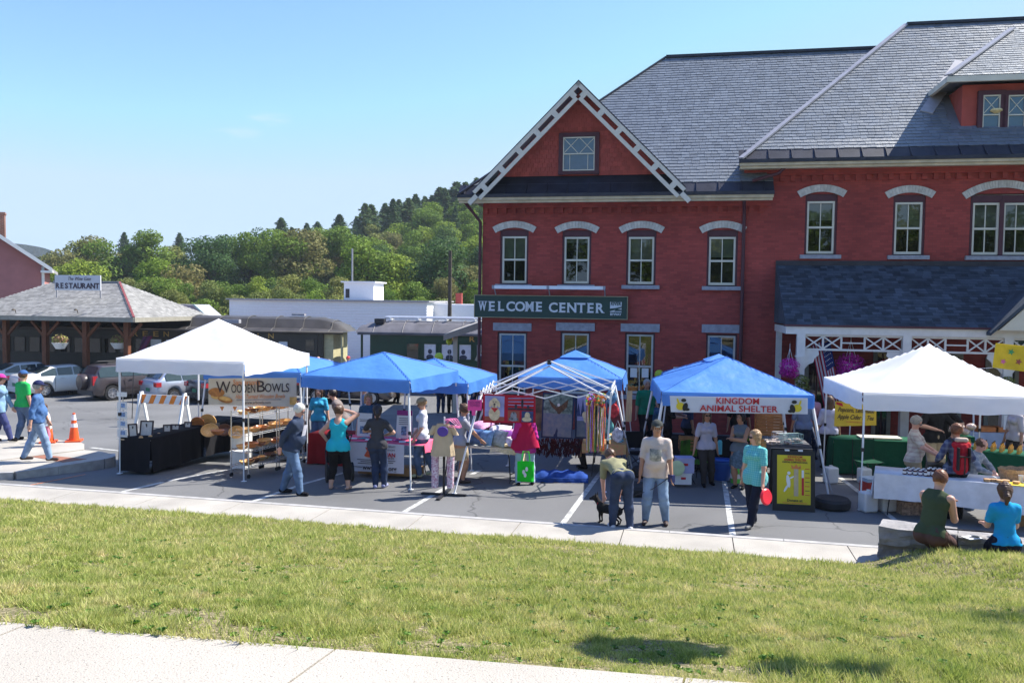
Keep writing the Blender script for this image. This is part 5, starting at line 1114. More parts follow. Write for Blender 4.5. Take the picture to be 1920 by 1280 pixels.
# ================================================================ CANOPIES
BLUE = mat('blue_canopy', (0.08, 0.25, 0.66), 0.5, 0.04, 3, bump=0.7, bscale=2.6, transl=0.22, dist=0.06, stretch=(1, 1, 1)); WHITEC = mat('white_canopy', (0.8, 0.81, 0.86), 0.75, 0.02, 3, bump=0.25, bscale=2.5, transl=0.3, dist=0.04)
REDC = mat('red_canopy', (0.35, 0.02, 0.04), .7, .08, transl=.2)
def canopy(label, corner, yaw, top, base, z_e, z_p, val, m, anchor='FR', leg_m=white_metal, sag=0.0, name='canopy_tent', vent=False, scissor=True, legs=(1, 1, 1, 1), curve=1.35, group=None, wr=0.02, legbox=.028):
    """corner: ground point (top corner projected) of the front right/left corner"""
    h = top / 2; off = {'FR': (h, -h), 'FL': (-h, -h), 'C': (0, 0)}[anchor]; o = Matrix.Rotation(yaw, 3, 'Z') @ Vector((off[0], off[1], 0)); cx, cy = corner[0] - o.x, corner[1] - o.y
    g0 = gz(cx, cy); t = thing(name, label, 'canopy', (cx, cy, g0), yaw, group); ph = random.uniform(0, 6)
    z_e -= g0; z_p -= g0; rn = np.random.default_rng(int(abs(cx) * 977) % 9999)
    b = MB(); N = 28
    def f(u, v):
        x = 2 * u - 1; y = 2 * v - 1; r = max(abs(x), abs(y)); q = (1 - r)
        z = z_e + (z_p - z_e) * (q ** curve)
        e = min(abs(x), abs(y)) / max(r, 1e-3)           # 0 mid-side, 1 on the hip
        z -= sag * (1 - e) * r * (1 - r) * 3
        z += wr * math.sin(9 * x + 5 * y + ph) * (1 - r) ** .3 * r + wr * .6 * math.sin(21 * y - 13 * x + ph)* r * (1 - r)
        return (x * h, y * h, z)
    b.grid(f, N, N); o = b.build('roof', m, t, 2)
    for sx, sy in ((0, 0), (1, 0), (1, 1), (0, 1)) if m != WHITEC else ():
        b = MB(); b.tube([Vector(f(.5 + (sx - .5) * k / 10, .5 + (sy - .5) * k / 10)) + Vector((0, 0, .012)) for k in range(11)], .008, 5); b.build('hip_seam', m, o, True)
    # valance with scalloped lower edge
    for k in range(4):
        b = MB(); a = [(-h, -h), (h, -h), (h, h), (-h, h)]; p, q = a[k], a[(k + 1) % 4]
        def fv(u, v):
            x = p[0] + (q[0] - p[0]) * u; y = p[1] + (q[1] - p[1]) * u; nx, ny = (q[1] - p[1]) / top, -(q[0] - p[0]) / top
            d = .015 + 0.018 * v + .022 * v * math.sin(u * 17 + ph + k) + .01 * v * math.sin(u * 41); sagz = -.03 * math.sin(math.pi * u) * (1 if m != WHITEC else .4)
            return (x + nx * d, y + ny * d, z_e + .004 - val * v + sagz * v + .012 * v * math.sin(u * 23 + ph))
        b.grid(fv, 26, 3); b.build('valance', m, t, 2)
    hb = base / 2
    for k, (sx, sy) in enumerate(((-1, -1), (1, -1), (1, 1), (-1, 1))):
        if not legs[k]: continue
        zz = z_e - .03; b = MB(); top_ = Vector((sx * (h - .04), sy * (h - .04), zz)); bot = Vector((sx * (hb - .04), sy * (hb - .04), 0.015)); zadj = gz(cx + bot.x, cy + bot.y) - g0; bot.z += zadj
        mid = bot.lerp(top_, .52); b.bar(bot, mid, legbox * .8); b.bar(mid, top_, legbox * 1.15); lg = b.build('leg', leg_m, t)
        b = MB(); b.box(bot, (.09, .09, .012)); b.build('foot', leg_m, lg); b = MB(); b.box(mid, (.05, .05, .07)); b.build('bracket', dark_metal, lg)
    if scissor:
        for k in range(4):
            a = [(-h, -h), (h, -h), (h, h), (-h, h)]; p, q = Vector((*a[k], 0)) * .96, Vector((*a[(k + 1) % 4], 0)) * .96; z1, z2 = z_e - .04, z_e - val + .03; n = 4; b = MB()
            for i in range(n):
                u0, u1 = i / n, (i + 1) / n; A_, B_ = p.lerp(q, u0), p.lerp(q, u1)
                b.bar((A_.x, A_.y, z1), (B_.x, B_.y, z2), .016, .026); b.bar((A_.x, A_.y, z2), (B_.x, B_.y, z1), .016, .026)
            o = b.build('scissor_truss', leg_m, t)
        b = MB()
        for sx, sy in ((-1, -1), (1, -1), (1, 1), (-1, 1)): b.bar((sx * h * .96, sy * h * .96, z_e - .12), (0, 0, z_p - .06), .02, .03)
        b.build('peak_bar', leg_m, t)
    if vent:
        b = MB(); b.add([(-.35, -.35, z_p - .1), (.35, -.35, z_p - .1), (.35, .35, z_p - .1), (-.35, .35, z_p - .1), (0, 0, z_p + .06)], [(0, 1, 4), (1, 2, 4), (2, 3, 4), (3, 0, 4)]); b.build('vent_cap', m, t)
    return t
def ln(o, x, y): return (Matrix.Rotation(YAW, 3, 'Z') @ Vector((x, y, 0))) + Vector(o)
W1 = canopy('white pop up canopy at left over the wooden bowls stall', G(458, 902), YAW, 3.0, 3.03, 2.50, 3.34, .30, WHITEC, sag=0.05, curve=1.18)
TA = canopy('front blue canopy over the humane society table, left of the bare frame', A(768, 712, 16.6), R(-19), 2.5, 2.75, 2.21, 2.66, .26, BLUE, sag=.02, curve=.95, legbox=.03)
TC = canopy('blue canopy behind, peak showing right of the front blue canopy', A(815, 672, 20.4), R(-14), 2.5, 2.9, 1.93, 2.38, .24, BLUE, anchor='C', curve=.95)
TB = canopy('blue canopy half hidden behind the left white canopy', A(524, 656, 22.0), R(-14), 2.7, 3.05, 2.0, 2.42, .26, BLUE, anchor='C', curve=.95)
TD = canopy('blue canopy against the brick wall behind the bare white frame', A(1079, 664, 20.4), R(-10), 2.42, 2.9, 2.06, 2.58, .26, BLUE, anchor='C', curve=.98, vent=True)
TE = canopy('blue canopy carrying the animal shelter banner', A(1526, 742, 16.2), R(-6), 2.95, 3.6, 2.05, 2.68, .27, BLUE, curve=1.0, sag=.02, legbox=.034)
TF = canopy('blue canopy with vent cap just behind the animal shelter canopy', A(1348, 668, 20.0), R(-8), 2.6, 3.0, 2.02, 2.56, .26, BLUE, anchor='C', curve=.98, vent=True)
W2 = canopy('white pop up canopy at right over the jam and bread stall', G(1611, 957), R(-9), 3.3, 3.33, 2.22, 3.08, .33, WHITEC, anchor='FL', sag=.05, curve=1.22)
TR = canopy('dark red canopy behind the right white canopy', A(1680, 668, 21.0), R(-9), 2.8, 2.9, 2.0, 2.55, .25, REDC, anchor='C')
# bare frame canopy (no cloth)
fo = G(1133, 922); BF = thing('bare_canopy', 'bare white scissor canopy frame without cloth, quilts hung from it', 'canopy', (0, 0, 0), 0)
ft = {'FL': A(900, 742, 16.9), 'FR': A(1146, 735, 16.5), 'BL': A(925, 722, 19.3), 'BR': A(1153, 722, 18.9)}
fb = {'FL': GG(852, 925), 'FR': G(1133, 922), 'BL': GG(866, 868), 'BR': G(1186, 884)}
pkp = A(1030, 679, 17.9)
for k in ft:
    b = MB(); m_ = fb[k].lerp(ft[k], .5); b.bar(fb[k], m_, .026); b.bar(m_, ft[k], .036); lg = b.build('leg', white_metal, BF); b = MB(); b.box(m_, (.06, .06, .07)); b.build('bracket', dark_metal, lg); b = MB(); b.box(fb[k], (.1, .1, .014)); b.build('foot', white_metal, lg)
for p, q in (('FL', 'FR'), ('FR', 'BR'), ('BR', 'BL'), ('BL', 'FL')):
    b = MB(); P_, Q_ = ft[p], ft[q]; n = 4
    dz = Vector((0, 0, .2)); side = p + q in ('FRBR', 'BLFL')
    for i in range(n):
        a0_, a1_ = P_.lerp(Q_, i / n), P_.lerp(Q_, (i + 1) / n); zig = dz if not side else Vector((0, 0, .24))
        b.bar(a0_ + zig * .45, a1_ - zig * .45, .016, .022); b.bar(a0_ - zig * .45, a1_ + zig * .45, .016, .022)
    b.build('scissor_truss', white_metal, BF)
for k in ft:
    for dzz in (.05, -.14): b = MB(); b.bar(ft[k] + Vector((0, 0, dzz)), pkp + Vector((0, 0, dzz * .6)), .022, .03); b.build('peak_bar', white_metal, BF)
b = MB(); b.box(pkp, (.09, .09, .1)); b.build('peak_hub', dark_metal, BF)
# ================================================================ BANNERS AND SIGNS
def panel(name, label, cat, pts, m, thick=.006, nu=12, nv=6, rip=.015, parent=None, cu=.0):
    """cloth or board between four 3D points TL,TR,BR,BL; returns the object and a frame for lettering"""
    TL, TR_, BR, BL = [Vector(p) for p in pts]; c = (TL + TR_ + BR + BL) / 4; ux = (TR_ - TL).normalized(); n = ux.cross((TL - BL).normalized()).normalized(); uy = n.cross(ux)
    b = MB(); ph = random.uniform(0, 6)
    f = lambda s: (lambda u, v: tuple((TL.lerp(TR_, u)).lerp(BL.lerp(BR, u), v) - c + n * (rip * math.sin(u * 9 + ph + v * 2) * (v + .1) + s) - Vector((0, 0, cu * 4 * u * (1 - u) * (1 - v)))))
    b.grid(f(thick / 2), nu, nv); g = MB(); g.grid(f(-thick / 2), nu, nv); k = len(b.v); b.v += g.v; b.f += [tuple(i + k for i in reversed(q)) for q in g.f]; b.m += g.m
    o = b.build(name, m, parent, 2); o.location = c
    if label: tag(o, label, cat)
    M = Matrix(((ux.x, uy.x, n.x, 0), (ux.y, uy.y, n.y, 0), (ux.z, uy.z, n.z, 0), (0, 0, 0, 1)))
    return o, M, (TR_ - TL).length, (TL - BL).length
def pm(M, x, y, d=.02): return M @ Matrix.Translation((x, y, d))
def disc(x, y, rx, ry, z, n=14, rot=0):
    return [(x + rx * math.cos(2 * math.pi * i / n) * math.cos(rot) - ry * math.sin(2 * math.pi * i / n) * math.sin(rot), y + rx * math.cos(2 * math.pi * i / n) * math.sin(rot) + ry * math.sin(2 * math.pi * i / n) * math.cos(rot), z) for i in range(n)]
def flat(name, polys, m, parent, M):
    b = MB(); b.T = M
    for p in polys: b.poly(p)
    return b.build(name, m, parent)
ORANGE = mat('print_orange', (0.62, 0.2, 0.05), .6, .15, 12); INK = mat('print_ink', (.05, .035, .04), .7); REDP = mat('print_red', (.5, .02, .03), .6); YELP = mat('print_yellow', (.72, .55, .03), .6, .05); PURP = mat('print_purple', (.3, .03, .2), .6)
# wooden bowls banner
p_ = [A(391, 709, 17.9), A(556, 708, 18.3), A(556, 763, 18.3), A(391, 758, 17.9)]
o, M, w, h = panel('banner', 'beige stall banner reading WOODEN BOWLS with two painted bowls', 'banner', p_, cloth('banner_beige', (.56, .51, .44), var=.05))
text('lettering', 'Sanderson\'s', .17, ORANGE, o, pm(M, -.13, .21), width=.56); serif_word.__doc__
text('lettering', 'W', .36, INK, o, pm(M, -.62, .10), bold=.001, width=.3); text('lettering', 'OODEN', .27, INK, o, pm(M, -.2, .07), bold=.001, width=.5); text('lettering', 'B', .36, INK, o, pm(M, .16, .11), bold=.002); text('lettering', 'OWLS', .27, INK, o, pm(M, .51, .08), bold=.002, width=.52)
text('lettering', 'Hand Turned Wooden Bowls', .13, ORANGE, o, pm(M, .15, -.1), shear=.4, width=1.05); flat('fine_print', [[(-.35, -.178, .02), (.6, -.178, .02), (.6, -.163, .02), (-.35, -.163, .02)]], mat('faint_print', (.2, .2, .25), .7, .6, 60), o, M); text('lettering', 'www.srbowls.com', .09, INK, o, pm(M, .1, -.235), width=.55)
bo = mat('print_bowl', (.42, .17, .05), .6, .35, 10); bo2 = mat('print_bowl_light', (.65, .38, .12), .6, .25, 10)
flat('printed_bowl', [disc(-.76, .0, .17, .1, .018, rot=-.1), disc(-.58, -.16, .16, .07, .022, rot=-.25)], bo, o, M); flat('printed_bowl_inside', [disc(-.75, -.08, .13, .07, .0165), disc(-.58, -.14, .13, .045, .024, rot=-.2)], bo2, o, M); flat('printed_badge', [[(.78, -.29, .012), (.93, -.29, .012), (.93, -.12, .012), (.78, -.12, .012)]], bo2, o, M)
# animal shelter banner
p_ = [A(1254, 741, 16.35), A(1511, 745, 16.1), A(1511, 775, 16.1), A(1256, 771, 16.35)]
p_ = [q + Vector((.0, -.1, 0)) for q in p_]
o, M, w, h = panel('banner', 'white banner with bold red lettering, cat and dog, across the blue canopy', 'banner', p_, cloth('banner_white', (.66, .67, .72), var=.04, transl=.1), rip=.005)
text('lettering', 'KINGDOM', .17, REDP, o, pm(M, -.02, .075), bold=.0025, width=.82); text('lettering', 'ANIMAL SHELTER', .17, REDP, o, pm(M, 0, -.075), bold=.0025, width=1.5)
for s in (-1, 1):
    x = s * 1.08; flat('printed_cat', [disc(x + s * .04, -.04, .085, .075, .013), disc(x + s * .09, .06, .02, .06, .0135, rot=-s * .3)], YELP, o, M); flat('printed_dog', [disc(x - s * .05, -.05, .05, .085, .018, rot=s * .3), disc(x - s * .02, .08, .05, .035, .018), disc(x - s * .09, -.1, .05, .03, .018)], black, o, M)
# popcorn sign
p_ = [A(1564, 760, 17.6), A(1643, 762, 17.6), A(1643, 797, 17.6), A(1564, 799, 17.6)]
p_[0] = A(1566, 752, 17.6); p_[1] = A(1643, 756, 17.6)
o, M, w, h = panel('menu_sign', 'yellow sign reading Popcorn, Lemonade, Apple Cider & Tea', 'sign', p_, mat('menu_yellow', (.68, .48, .04), .6, .06), rip=0)
for s, y in (('Popcorn, Lemonade', .08), ('Apple Cider & Tea', -.07)): text('lettering', s, .14, INK, o, pm(M, 0, y, .01), shear=.35, width=.78, bold=.001)
flat('fine_print', [[(-.2, -.18, .008), (.2, -.18, .008), (.2, -.165, .008), (-.2, -.165, .008)]], ORANGE, o, M); flat('printed_stripe', [[(-.43, .19, .008), (-.28, .15, .008), (-.3, .22, .008), (-.43, .24, .008)]], REDP, o, M)
# yellow leaf banner at the right edge
p_ = [A(1867, 643, 18.6), A(1990, 655, 18.4), A(1990, 705, 18.4), A(1862, 689, 18.6)]
o, M, w, h = panel('leaf_banner', 'yellow cloth banner with printed leaves strung from the porch', 'banner', p_, cloth('leaf_yellow', (.68, .5, .04), var=.1, transl=.2), rip=.04)
def leafp(x, y, r, z=.05): return [(x + r * (1 if i % 2 == 0 else .45) * math.cos(i * math.pi / 5), y + r * (1 if i % 2 == 0 else .45) * math.sin(i * math.pi / 5), z) for i in range(10)]
flat('printed_leaf', [leafp(-.38, .12, .08)], mat('print_green', (.05, .25, .08), .7), o, M); flat('printed_leaf', [leafp(-.52, -.11, .07)], mat('print_pink', (.6, .12, .25), .7), o, M); flat('printed_leaf', [leafp(-.2, -.08, .08)], mat('print_brown', (.3, .07, .05), .7), o, M)
b = MB(); e0 = p_[3]; e1 = A(1795, 694, 19.5); b.tube([e0, (e0 + e1) / 2, e1], .006, 4); tag(b.build('tie_line', white_metal), 'thin cord tying the yellow leaf banner back to the porch', 'rope')
# pink poster board
PB = thing('poster_sign', 'hand lettered hot pink sign beside the bare canopy frame', 'sign', A(890, 760, 16.6)); M = Matrix.Rotation(R(85), 4, 'X')
b = MB(); b.T = M; b.prism([(-.14, -.1, 0), (.14, -.1, 0), (.15, .12, 0), (-.14, .11, 0)], (0, 0, -.008)); b.prism([(-.05, -.2, 0), (.02, -.2, 0), (.02, -.1, 0), (-.06, -.1, 0)], (0, 0, -.008)); HP = b.build('board', mat('hot_pink', (.8, .07, .3), .7, .05), PB)
for s, y in (('KITCHEN', .06), ('TOWELS', 0)): text('lettering', s, .07, PURP, PB, M @ Matrix.Translation((0, y, .004)), width=.2, bold=.001)
# quilts on the frame
def quilt_art(o, M, kind, w, h):
    q = lambda x0, y0, x1, y1, z: [(x0, y0, z), (x1, y0, z), (x1, y1, z), (x0, y1, z)]
    LV = mat('print_lavender', (.3, .3, .55), .8, .25, 5); DK = mat('print_dark', (.03, .025, .04), .8, .5, 9); TAN = mat('print_tan', (.62, .5, .33), .8, .2, 14); BRN_ = mat('print_brown', (.3, .07, .05), .7); NV = mat('print_navy', (.04, .06, .17), .8, .4, 7); WT = mat('print_snow', (.62, .64, .72), .8, .7, 11, col2=(.1, .13, .2), detail=9); FOR = mat('print_forest', (.06, .13, .12), .8, .6, 12, col2=(.22, .3, .28))
    if kind == 'dog':
        flat('print_sky', [q(-w * .46, -h * .43, -w * .09, h * .43, .012)], LV, o, M); flat('print_ground', [q(-w * .46, -h * .43, -w * .09, -h * .28, .014)], BRN_, o, M)
        flat('print_dog', [disc(-w * .275, h * .2, w * .07, h * .17, .02), disc(-w * .275, -h * .18, w * .11, h * .25, .018), disc(-w * .35, h * .16, w * .03, h * .13, .021, rot=-.2), disc(-w * .2, h * .16, w * .03, h * .13, .021, rot=.2)], TAN, o, M)
        flat('print_nose', [disc(-w * .275, h * .14, .022, .02, .026), disc(-w * .3, h * .23, .009, .01, .026), disc(-w * .25, h * .23, .009, .01, .026), disc(-w * .275, h * .07, .02, .01, .026)], DK, o, M); flat('print_scarf', [[(-w * .34, h * .02, .024), (-w * .2, h * .02, .024), (-w * .27, -h * .14, .024)]], REDP, o, M)
        for i in range(7): flat('print_stripe', [[(-w * .02, h * (.02 + i * .055), .014 + i * .0006), (w * .46, h * (.0 + i * .065), .014 + i * .0006), (w * .46, h * (.03 + i * .065), .014 + i * .0006), (-w * .02, h * (.045 + i * .055), .014 + i * .0006)]], REDP if i % 2 else LV, o, M)
        flat('print_men', [disc(w * .25, h * .2, .025, .09, .022), disc(w * .25, h * .31, .02, .022, .022), disc(w * .13, h * .1, .03, .04, .022), disc(w * .36, h * .1, .03, .03, .022), q(-w * .02, -h * .02, w * .46, h * .04, .02)], DK, o, M)
        flat('print_panel', [q(-w * .02, -h * .43, w * .2, -h * .05, .013)], BRN_, o, M); flat('print_panel', [q(w * .24, -h * .43, w * .46, -h * .05, .013)], NV, o, M)
        flat('print_wolf', [disc(w * .09, -h * .22, w * .06, h * .13, .018), disc(w * .09, -h * .34, w * .09, h * .08, .018)], mat('print_grey_fur', (.16, .16, .2), .9, .7, 20, col2=(.4, .4, .45)), o, M); flat('print_wolf', [disc(w * .35, -h * .2, w * .05, h * .12, .018), disc(w * .34, -h * .33, w * .09, h * .08, .018)], TAN, o, M)
    if kind == 'eagle':
        flat('print_sky', [q(-w * .44, h * .05, w * .44, h * .46, .012)], FOR, o, M); flat('print_snow', [q(-w * .44, -h * .46, w * .44, h * .05, .012)], WT, o, M)
        flat('print_eagle', [[(-w * .3, h * .36, .02), (-w * .05, h * .2, .02), (w * .05, h * .12, .02), (w * .0, h * .08, .02), (-w * .2, h * .2, .02)], [(w * .05, h * .2, .022), (w * .32, h * .38, .022), (w * .28, h * .2, .022), (w * .08, h * .06, .022)], disc(w * .04, h * .14, .05, .1, .024)], mat('print_dark_brown', (.09, .05, .03), .8, .5, 20), o, M); flat('print_eagle_head', [disc(w * .02, h * .24, .03, .035, .027)], mat('print_white', (.6, .6, .6)), o, M)
    if kind == 'wolf':
        flat('print_sky', [q(-w * .44, -h * .1, w * .44, h * .46, .012)], LV, o, M); flat('print_snow', [q(-w * .44, -h * .46, w * .44, -h * .1, .012)], WT, o, M)
        for i in range(7): x = -w * .4 + i * w * .13; hh = h * (.2 + .12 * math.sin(i * 2.3)); flat('print_fir', [[(x - .05, 0, .016 + i * .0005), (x + .05, 0, .016 + i * .0005), (x, hh + .1, .016 + i * .0005)]], NV, o, M)
        flat('print_wolf', [disc(-w * .05, -h * .06, w * .2, h * .11, .022), disc(-w * .2, h * .03, w * .09, h * .08, .024)], TAN, o, M)
RB = cloth('quilt_red', (.42, .02, .04)); DB = cloth('quilt_dark_blue', (.03, .04, .09))
def yl(a, b_, t): return Vector(a).lerp(Vector(b_), t)
p_ = [A(905, 738, 16.7) , A(1004, 742, 16.55), A(1004, 793, 16.55), A(906, 792, 16.7)]
o, M, w, h = panel('quilt', 'red bordered quilt picturing a golden dog, flag stripes and wolves', 'quilt', p_, RB, rip=.012); quilt_art(o, M, 'dog', w, h)
p_ = [A(1018, 735, 17.9), A(1079, 738, 17.8), A(1072, 823, 17.8), A(1014, 820, 17.9)]
o, M, w, h = panel('quilt', 'tall quilt picturing an eagle over snowy rocks', 'quilt', p_, DB, rip=.01); quilt_art(o, M, 'eagle', w, h)
p_ = [A(1078, 738, 18.1), A(1142, 740, 18.0), A(1142, 822, 18.0), A(1078, 822, 18.1)]
o, M, w, h = panel('quilt', 'tall quilt picturing a wolf in snow before blue firs', 'quilt', p_, DB, rip=.01); quilt_art(o, M, 'wolf', w, h)
p_ = [A(1000, 740, 18.4), A(1020, 740, 18.4), A(1020, 806, 18.4), A(1000, 806, 18.4)]
o, M, w, h = panel('quilt', 'narrow dark landscape quilt left of the eagle quilt', 'quilt', p_, cloth('quilt_landscape', (.05, .1, .14), var=.8, scale=4, col2=(.25, .16, .1)))
b = MB()
for i in range(420): x = random.uniform(-.55, .55); y = random.uniform(-.06, .06); z = random.uniform(-.2, .14); b.bar((x, y, z), (x + random.uniform(-.03, .03), y, z - random.uniform(.05, .12)), .02)
tag(b.build('yarn_fringe', cloth('crimson_yarn', (.25, .02, .02), var=.7, scale=14, col2=(.02, .01, .02))), 'dark red tufted rug hanging below the eagle and wolf quilts', 'rug', kind='stuff').location = A(1045, 832, 18.1)
# pale garment hung at the back right leg
p_ = [A(1176, 733, 18.5), A(1186, 732, 18.5), A(1184, 790, 18.5), A(1172, 790, 18.5)]; panel('hanging_cloth', 'long tan cloth hanging behind the bare frame\'s right legs', 'cloth', p_, cloth('tan_cloth', (.55, .42, .25)))
# ================================================================ TABLES AND STALL GOODS
def folding_table(label, loc, rz, w, d, h=.74, m=None, name='folding_table', group=None):
    t = thing(name, label, 'table', loc, rz, group); b = MB(); b.box((0, 0, h - .02), (w, d, .04)); b.build('tabletop', m or mat('table_white', (.6, .6, .58), .5), t)
    for s in (-1, 1):
        x = s * (w / 2 - .25)
        for q in (-1, 1): b = MB(); b.tube([(x, q * (d / 2 - .12), h - .04), (x + s * .06, q * (d / 2 - .1), .06), (x + s * .06, q * (d / 2 - .06), .01)], .013, 6); b.build('leg', dark_metal, t)
        b = MB(); b.tube([(x + s * .05, -(d / 2 - .1), .18), (x + s * .05, d / 2 - .1, .18)], .01, 6); b.build('crossbar', dark_metal, t)
    return t
def tablecloth(label, loc, rz, w, d, h, m, drop=None, top=.745, flare=.04, name='tablecloth', group=None, seed=0, sides=(1, 1, 1, 1)):
    b = MB(); drop = drop or top - .02; f = wavy(2.6, .018, seed); b.box((0, 0, top), (w, d, .008)); per = [(-w / 2, -d / 2), (w / 2, -d / 2), (w / 2, d / 2), (-w / 2, d / 2)]
    for k in range(4):
        if not sides[k]: continue
        p, q = per[k], per[(k + 1) % 4]; L_ = math.hypot(q[0] - p[0], q[1] - p[1]); nx, ny = (q[1] - p[1]) / L_, -(q[0] - p[0]) / L_; dk = drop if not isinstance(drop, (list, tuple)) else drop[k]
        if dk <= 0: continue
        def fn(u, v): 
            o = v * (flare + f(u * L_ * 3 + k * 5) * 1.4); return (p[0] + (q[0] - p[0]) * u + nx * o, p[1] + (q[1] - p[1]) * u + ny * o, top + .004 - dk * v + (.02 * math.sin(u * 7 + k) * v))
        b.grid(fn, int(L_ * 14) + 4, 5)
    o = b.build(name, m, None, 2); o.location = loc; o.rotation_euler = (0, 0, rz); return tag(o, label, 'tablecloth', group)
BC = cloth('black_cloth', (.012, .012, .015)); WC = cloth('white_cloth', (.7, .71, .75), transl=.1); GC = cloth('green_cloth', (.008, .075, .04)); YC = cloth('yellow_print_cloth', (.62, .5, .2), var=.35, scale=22, col2=(.5, .2, .12))
a_ = G(281, 888); T1 = ln(a_, -.38, .95); folding_table('folding table under black cloth at the left of the bowl stall', T1, YAW + math.pi / 2, 1.8, .74); tablecloth('floor length black tablecloth nearest the left canopy leg', T1, YAW, .78, 1.86, 0, BC, seed=1)
T2 = ln(a_, -.28, 2.8); folding_table('second folding table under black cloth further back', T2, YAW + math.pi / 2, 1.8, .74); tablecloth('floor length black tablecloth on the second table behind', T2, YAW, .78, 1.8, 0, BC, seed=2)
T3 = ln(a_, 1.1, 3.1); folding_table('folding table across the back of the bowl stall', T3, YAW, 1.8, .74); tablecloth('black tablecloth on the table across the back of the bowl stall', T3, YAW, 1.86, .78, 0, BC, seed=3)
WB = [mat('bowl_cherry', (.45, .16, .05), .35, .35, 7, coat=.4, stretch=(1, 1, 4)), mat('bowl_maple', (.66, .38, .14), .35, .25, 7, coat=.4, stretch=(1, 1, 4)), mat('bowl_walnut', (.14, .055, .03), .35, .3, 7, coat=.4)]
bowl_me = {}
def bowl(label, p, r, k=1, tilt=0, rz=0, group='wooden bowls on the stall'):
    key = k
    if key not in bowl_me:
        b = MB(); b.lathe([(.001, 0), (.45, 0), (.62, .06), (.86, .3), (1, .52), (.96, .53), (.8, .33), (.5, .13), (.001, .09)], 20); bowl_me[key] = b.mesh('bowl', WB[k], True)
    o = inst(bowl_me[key], 'wooden_bowl', None); o.location = p; o.scale = (r, r, r * random.uniform(1.0, 1.35)); o.rotation_euler = (tilt, 0, rz); return tag(o, label, 'bowl', group)
# chrome rack on castors
ra = G(434, 893); rb_ = G(541, 864); RA = thing('wire_rack', 'chrome wire rack on castors holding rows of wooden bowls', 'rack', ra, math.atan2((rb_ - ra).y, (rb_ - ra).x)); RL = 1.9; RW = .46
# local x along the rack, y across (left side)
for x in (0, RL / 2 - .03, RL / 2 + .05, RL):
    for y in (0, -RW): b = MB(); b.tube([(x, y, .08), (x, y, 1.42)], .014, 6); ps = b.build('post', chrome, RA); b = MB(); b.T = Matrix.Translation((x, y, .045)) @ Matrix.Rotation(math.pi / 2, 4, 'X'); b.lathe([(.001, -.015), (.045, -.015), (.045, .015), (.001, .015)], 12); b.build('castor', rubber, ps)
SHZ = (.22, .55, .9, 1.3)
for z in SHZ:
    b = MB()
    for y in (0, -RW): b.tube([(0, y, z), (RL, y, z)], .006, 4); b.tube([(0, y, z + .035), (RL, y, z + .035)], .005, 4); [b.bar((i * RL / 40, y, z), ((i + 1) * RL / 40, y, z + .035 * ((i + 1) % 2)), .005) for i in range(40)]
    for x in (0, RL): b.tube([(x, 0, z), (x, -RW, z)], .006, 4)
    for i in range(1, 24): b.bar((i * RL / 24, 0, z + .03), (i * RL / 24, -RW, z + .03), .004)
    b.build('shelf', chrome, RA)
RM = Matrix.Translation(ra) @ Matrix.Rotation(RA.rotation_euler.z, 4, 'Z'); n = 0
tn = ['bottom', 'second', 'third', 'top']
on = ['nearest', 'second', 'third', 'fourth', 'fifth', 'sixth', 'seventh', 'farthest']
for j, z in enumerate(SHZ):
    for i in range(8):
        k = (i * 2 + j) % 3 if i % 3 else 1; r = .165 - .025 * ((i + j) % 2)
        bowl(f"{['cherry red', 'pale maple', 'dark walnut'][k]} bowl, {on[i]} on the {tn[j]} shelf of the wire rack" + (' from the front' if i else ''), RM @ Vector((.14 + i * .235, -RW / 2 + random.uniform(-.07, .07), z + .035)), r, k, random.uniform(-.12, .12), random.uniform(0, 6))
# bowls and goods on the black tables
for i, (px, py, Y, r, k, tl, lb) in enumerate(((394, 797, 19.2, .2, 1, .75, 'large honey coloured bowl tipped up on the black table'), (421, 797, 19.4, .17, 2, .8, 'dark walnut bowl tipped up on the black table'), (444, 801, 19.0, .18, 1, .8, 'large pale maple bowl at the right end of the black table'), (408, 805, 19.0, .16, 0, 0, 'low cherry bowl between the tipped bowls'))):
    p = A(px, py, Y); p.z = .755 + gz(p.x, Y); bowl(lb, p, r, k, tl, .2)
tt = lambda x, y, z=.755: (lambda v: Vector((v.x, v.y, z + gz(v.x, v.y))))(ln(a_, x, y))
def frame(label, p, w, h, rz, m=INK, lean=.22):
    t = thing('picture_frame', label, 'picture frame', p, rz, 'framed pictures on the black table'); M = Matrix.Rotation(-lean, 4, 'X'); b = MB(); b.T = M; f = .03
    for s in (-1, 1): b.box((s * (w / 2 - f / 2), 0, h / 2), (f, .02, h))
    for z in (f / 2, h - f / 2): b.box((0, .001, z), (w - f * 2, .02, f))
    b.build('frame', m, t); b = MB(); b.T = M; b.box((0, .004, h / 2), (w - f * 2, .006, h - f * 2)); b.build('picture', mat('pale_print', (.6, .58, .55), .4, .1, 20), t)
    b = MB(); b.bar((0, .03, h * .8), (0, .16, .0), .02); b.build('strut', m, t)
frame('largest dark framed picture on the black table', tt(-.42, .45), .3, .38, YAW + .2); frame('dark frame leaning at the left table edge', tt(-.62, .3), .2, .32, YAW + .9); frame('small dark framed picture beside the largest one', tt(-.3, 1.05), .18, .24, YAW + .6); frame('small square framed picture, middle of the black table', tt(-.3, 1.35), .2, .22, YAW + .3); frame('farthest small framed picture on the black table', tt(-.25, 1.75), .18, .24, YAW + .2)
for i in range(7):
    p = tt(-.3 + .08 * math.sin(i * 2), .12 + i * .22, .757); b = MB(); b.ball((0, 0, .04), .04, 10, 6, (1.2, 1, .9)); o = tag(b.build('wooden_fruit', WB[1], None, True), ['nearest', 'second', 'third', 'fourth', 'fifth', 'sixth', 'farthest'][i] + ' small turned wooden fruit along the black table', 'ornament', 'turned wooden fruit'); o.location = p
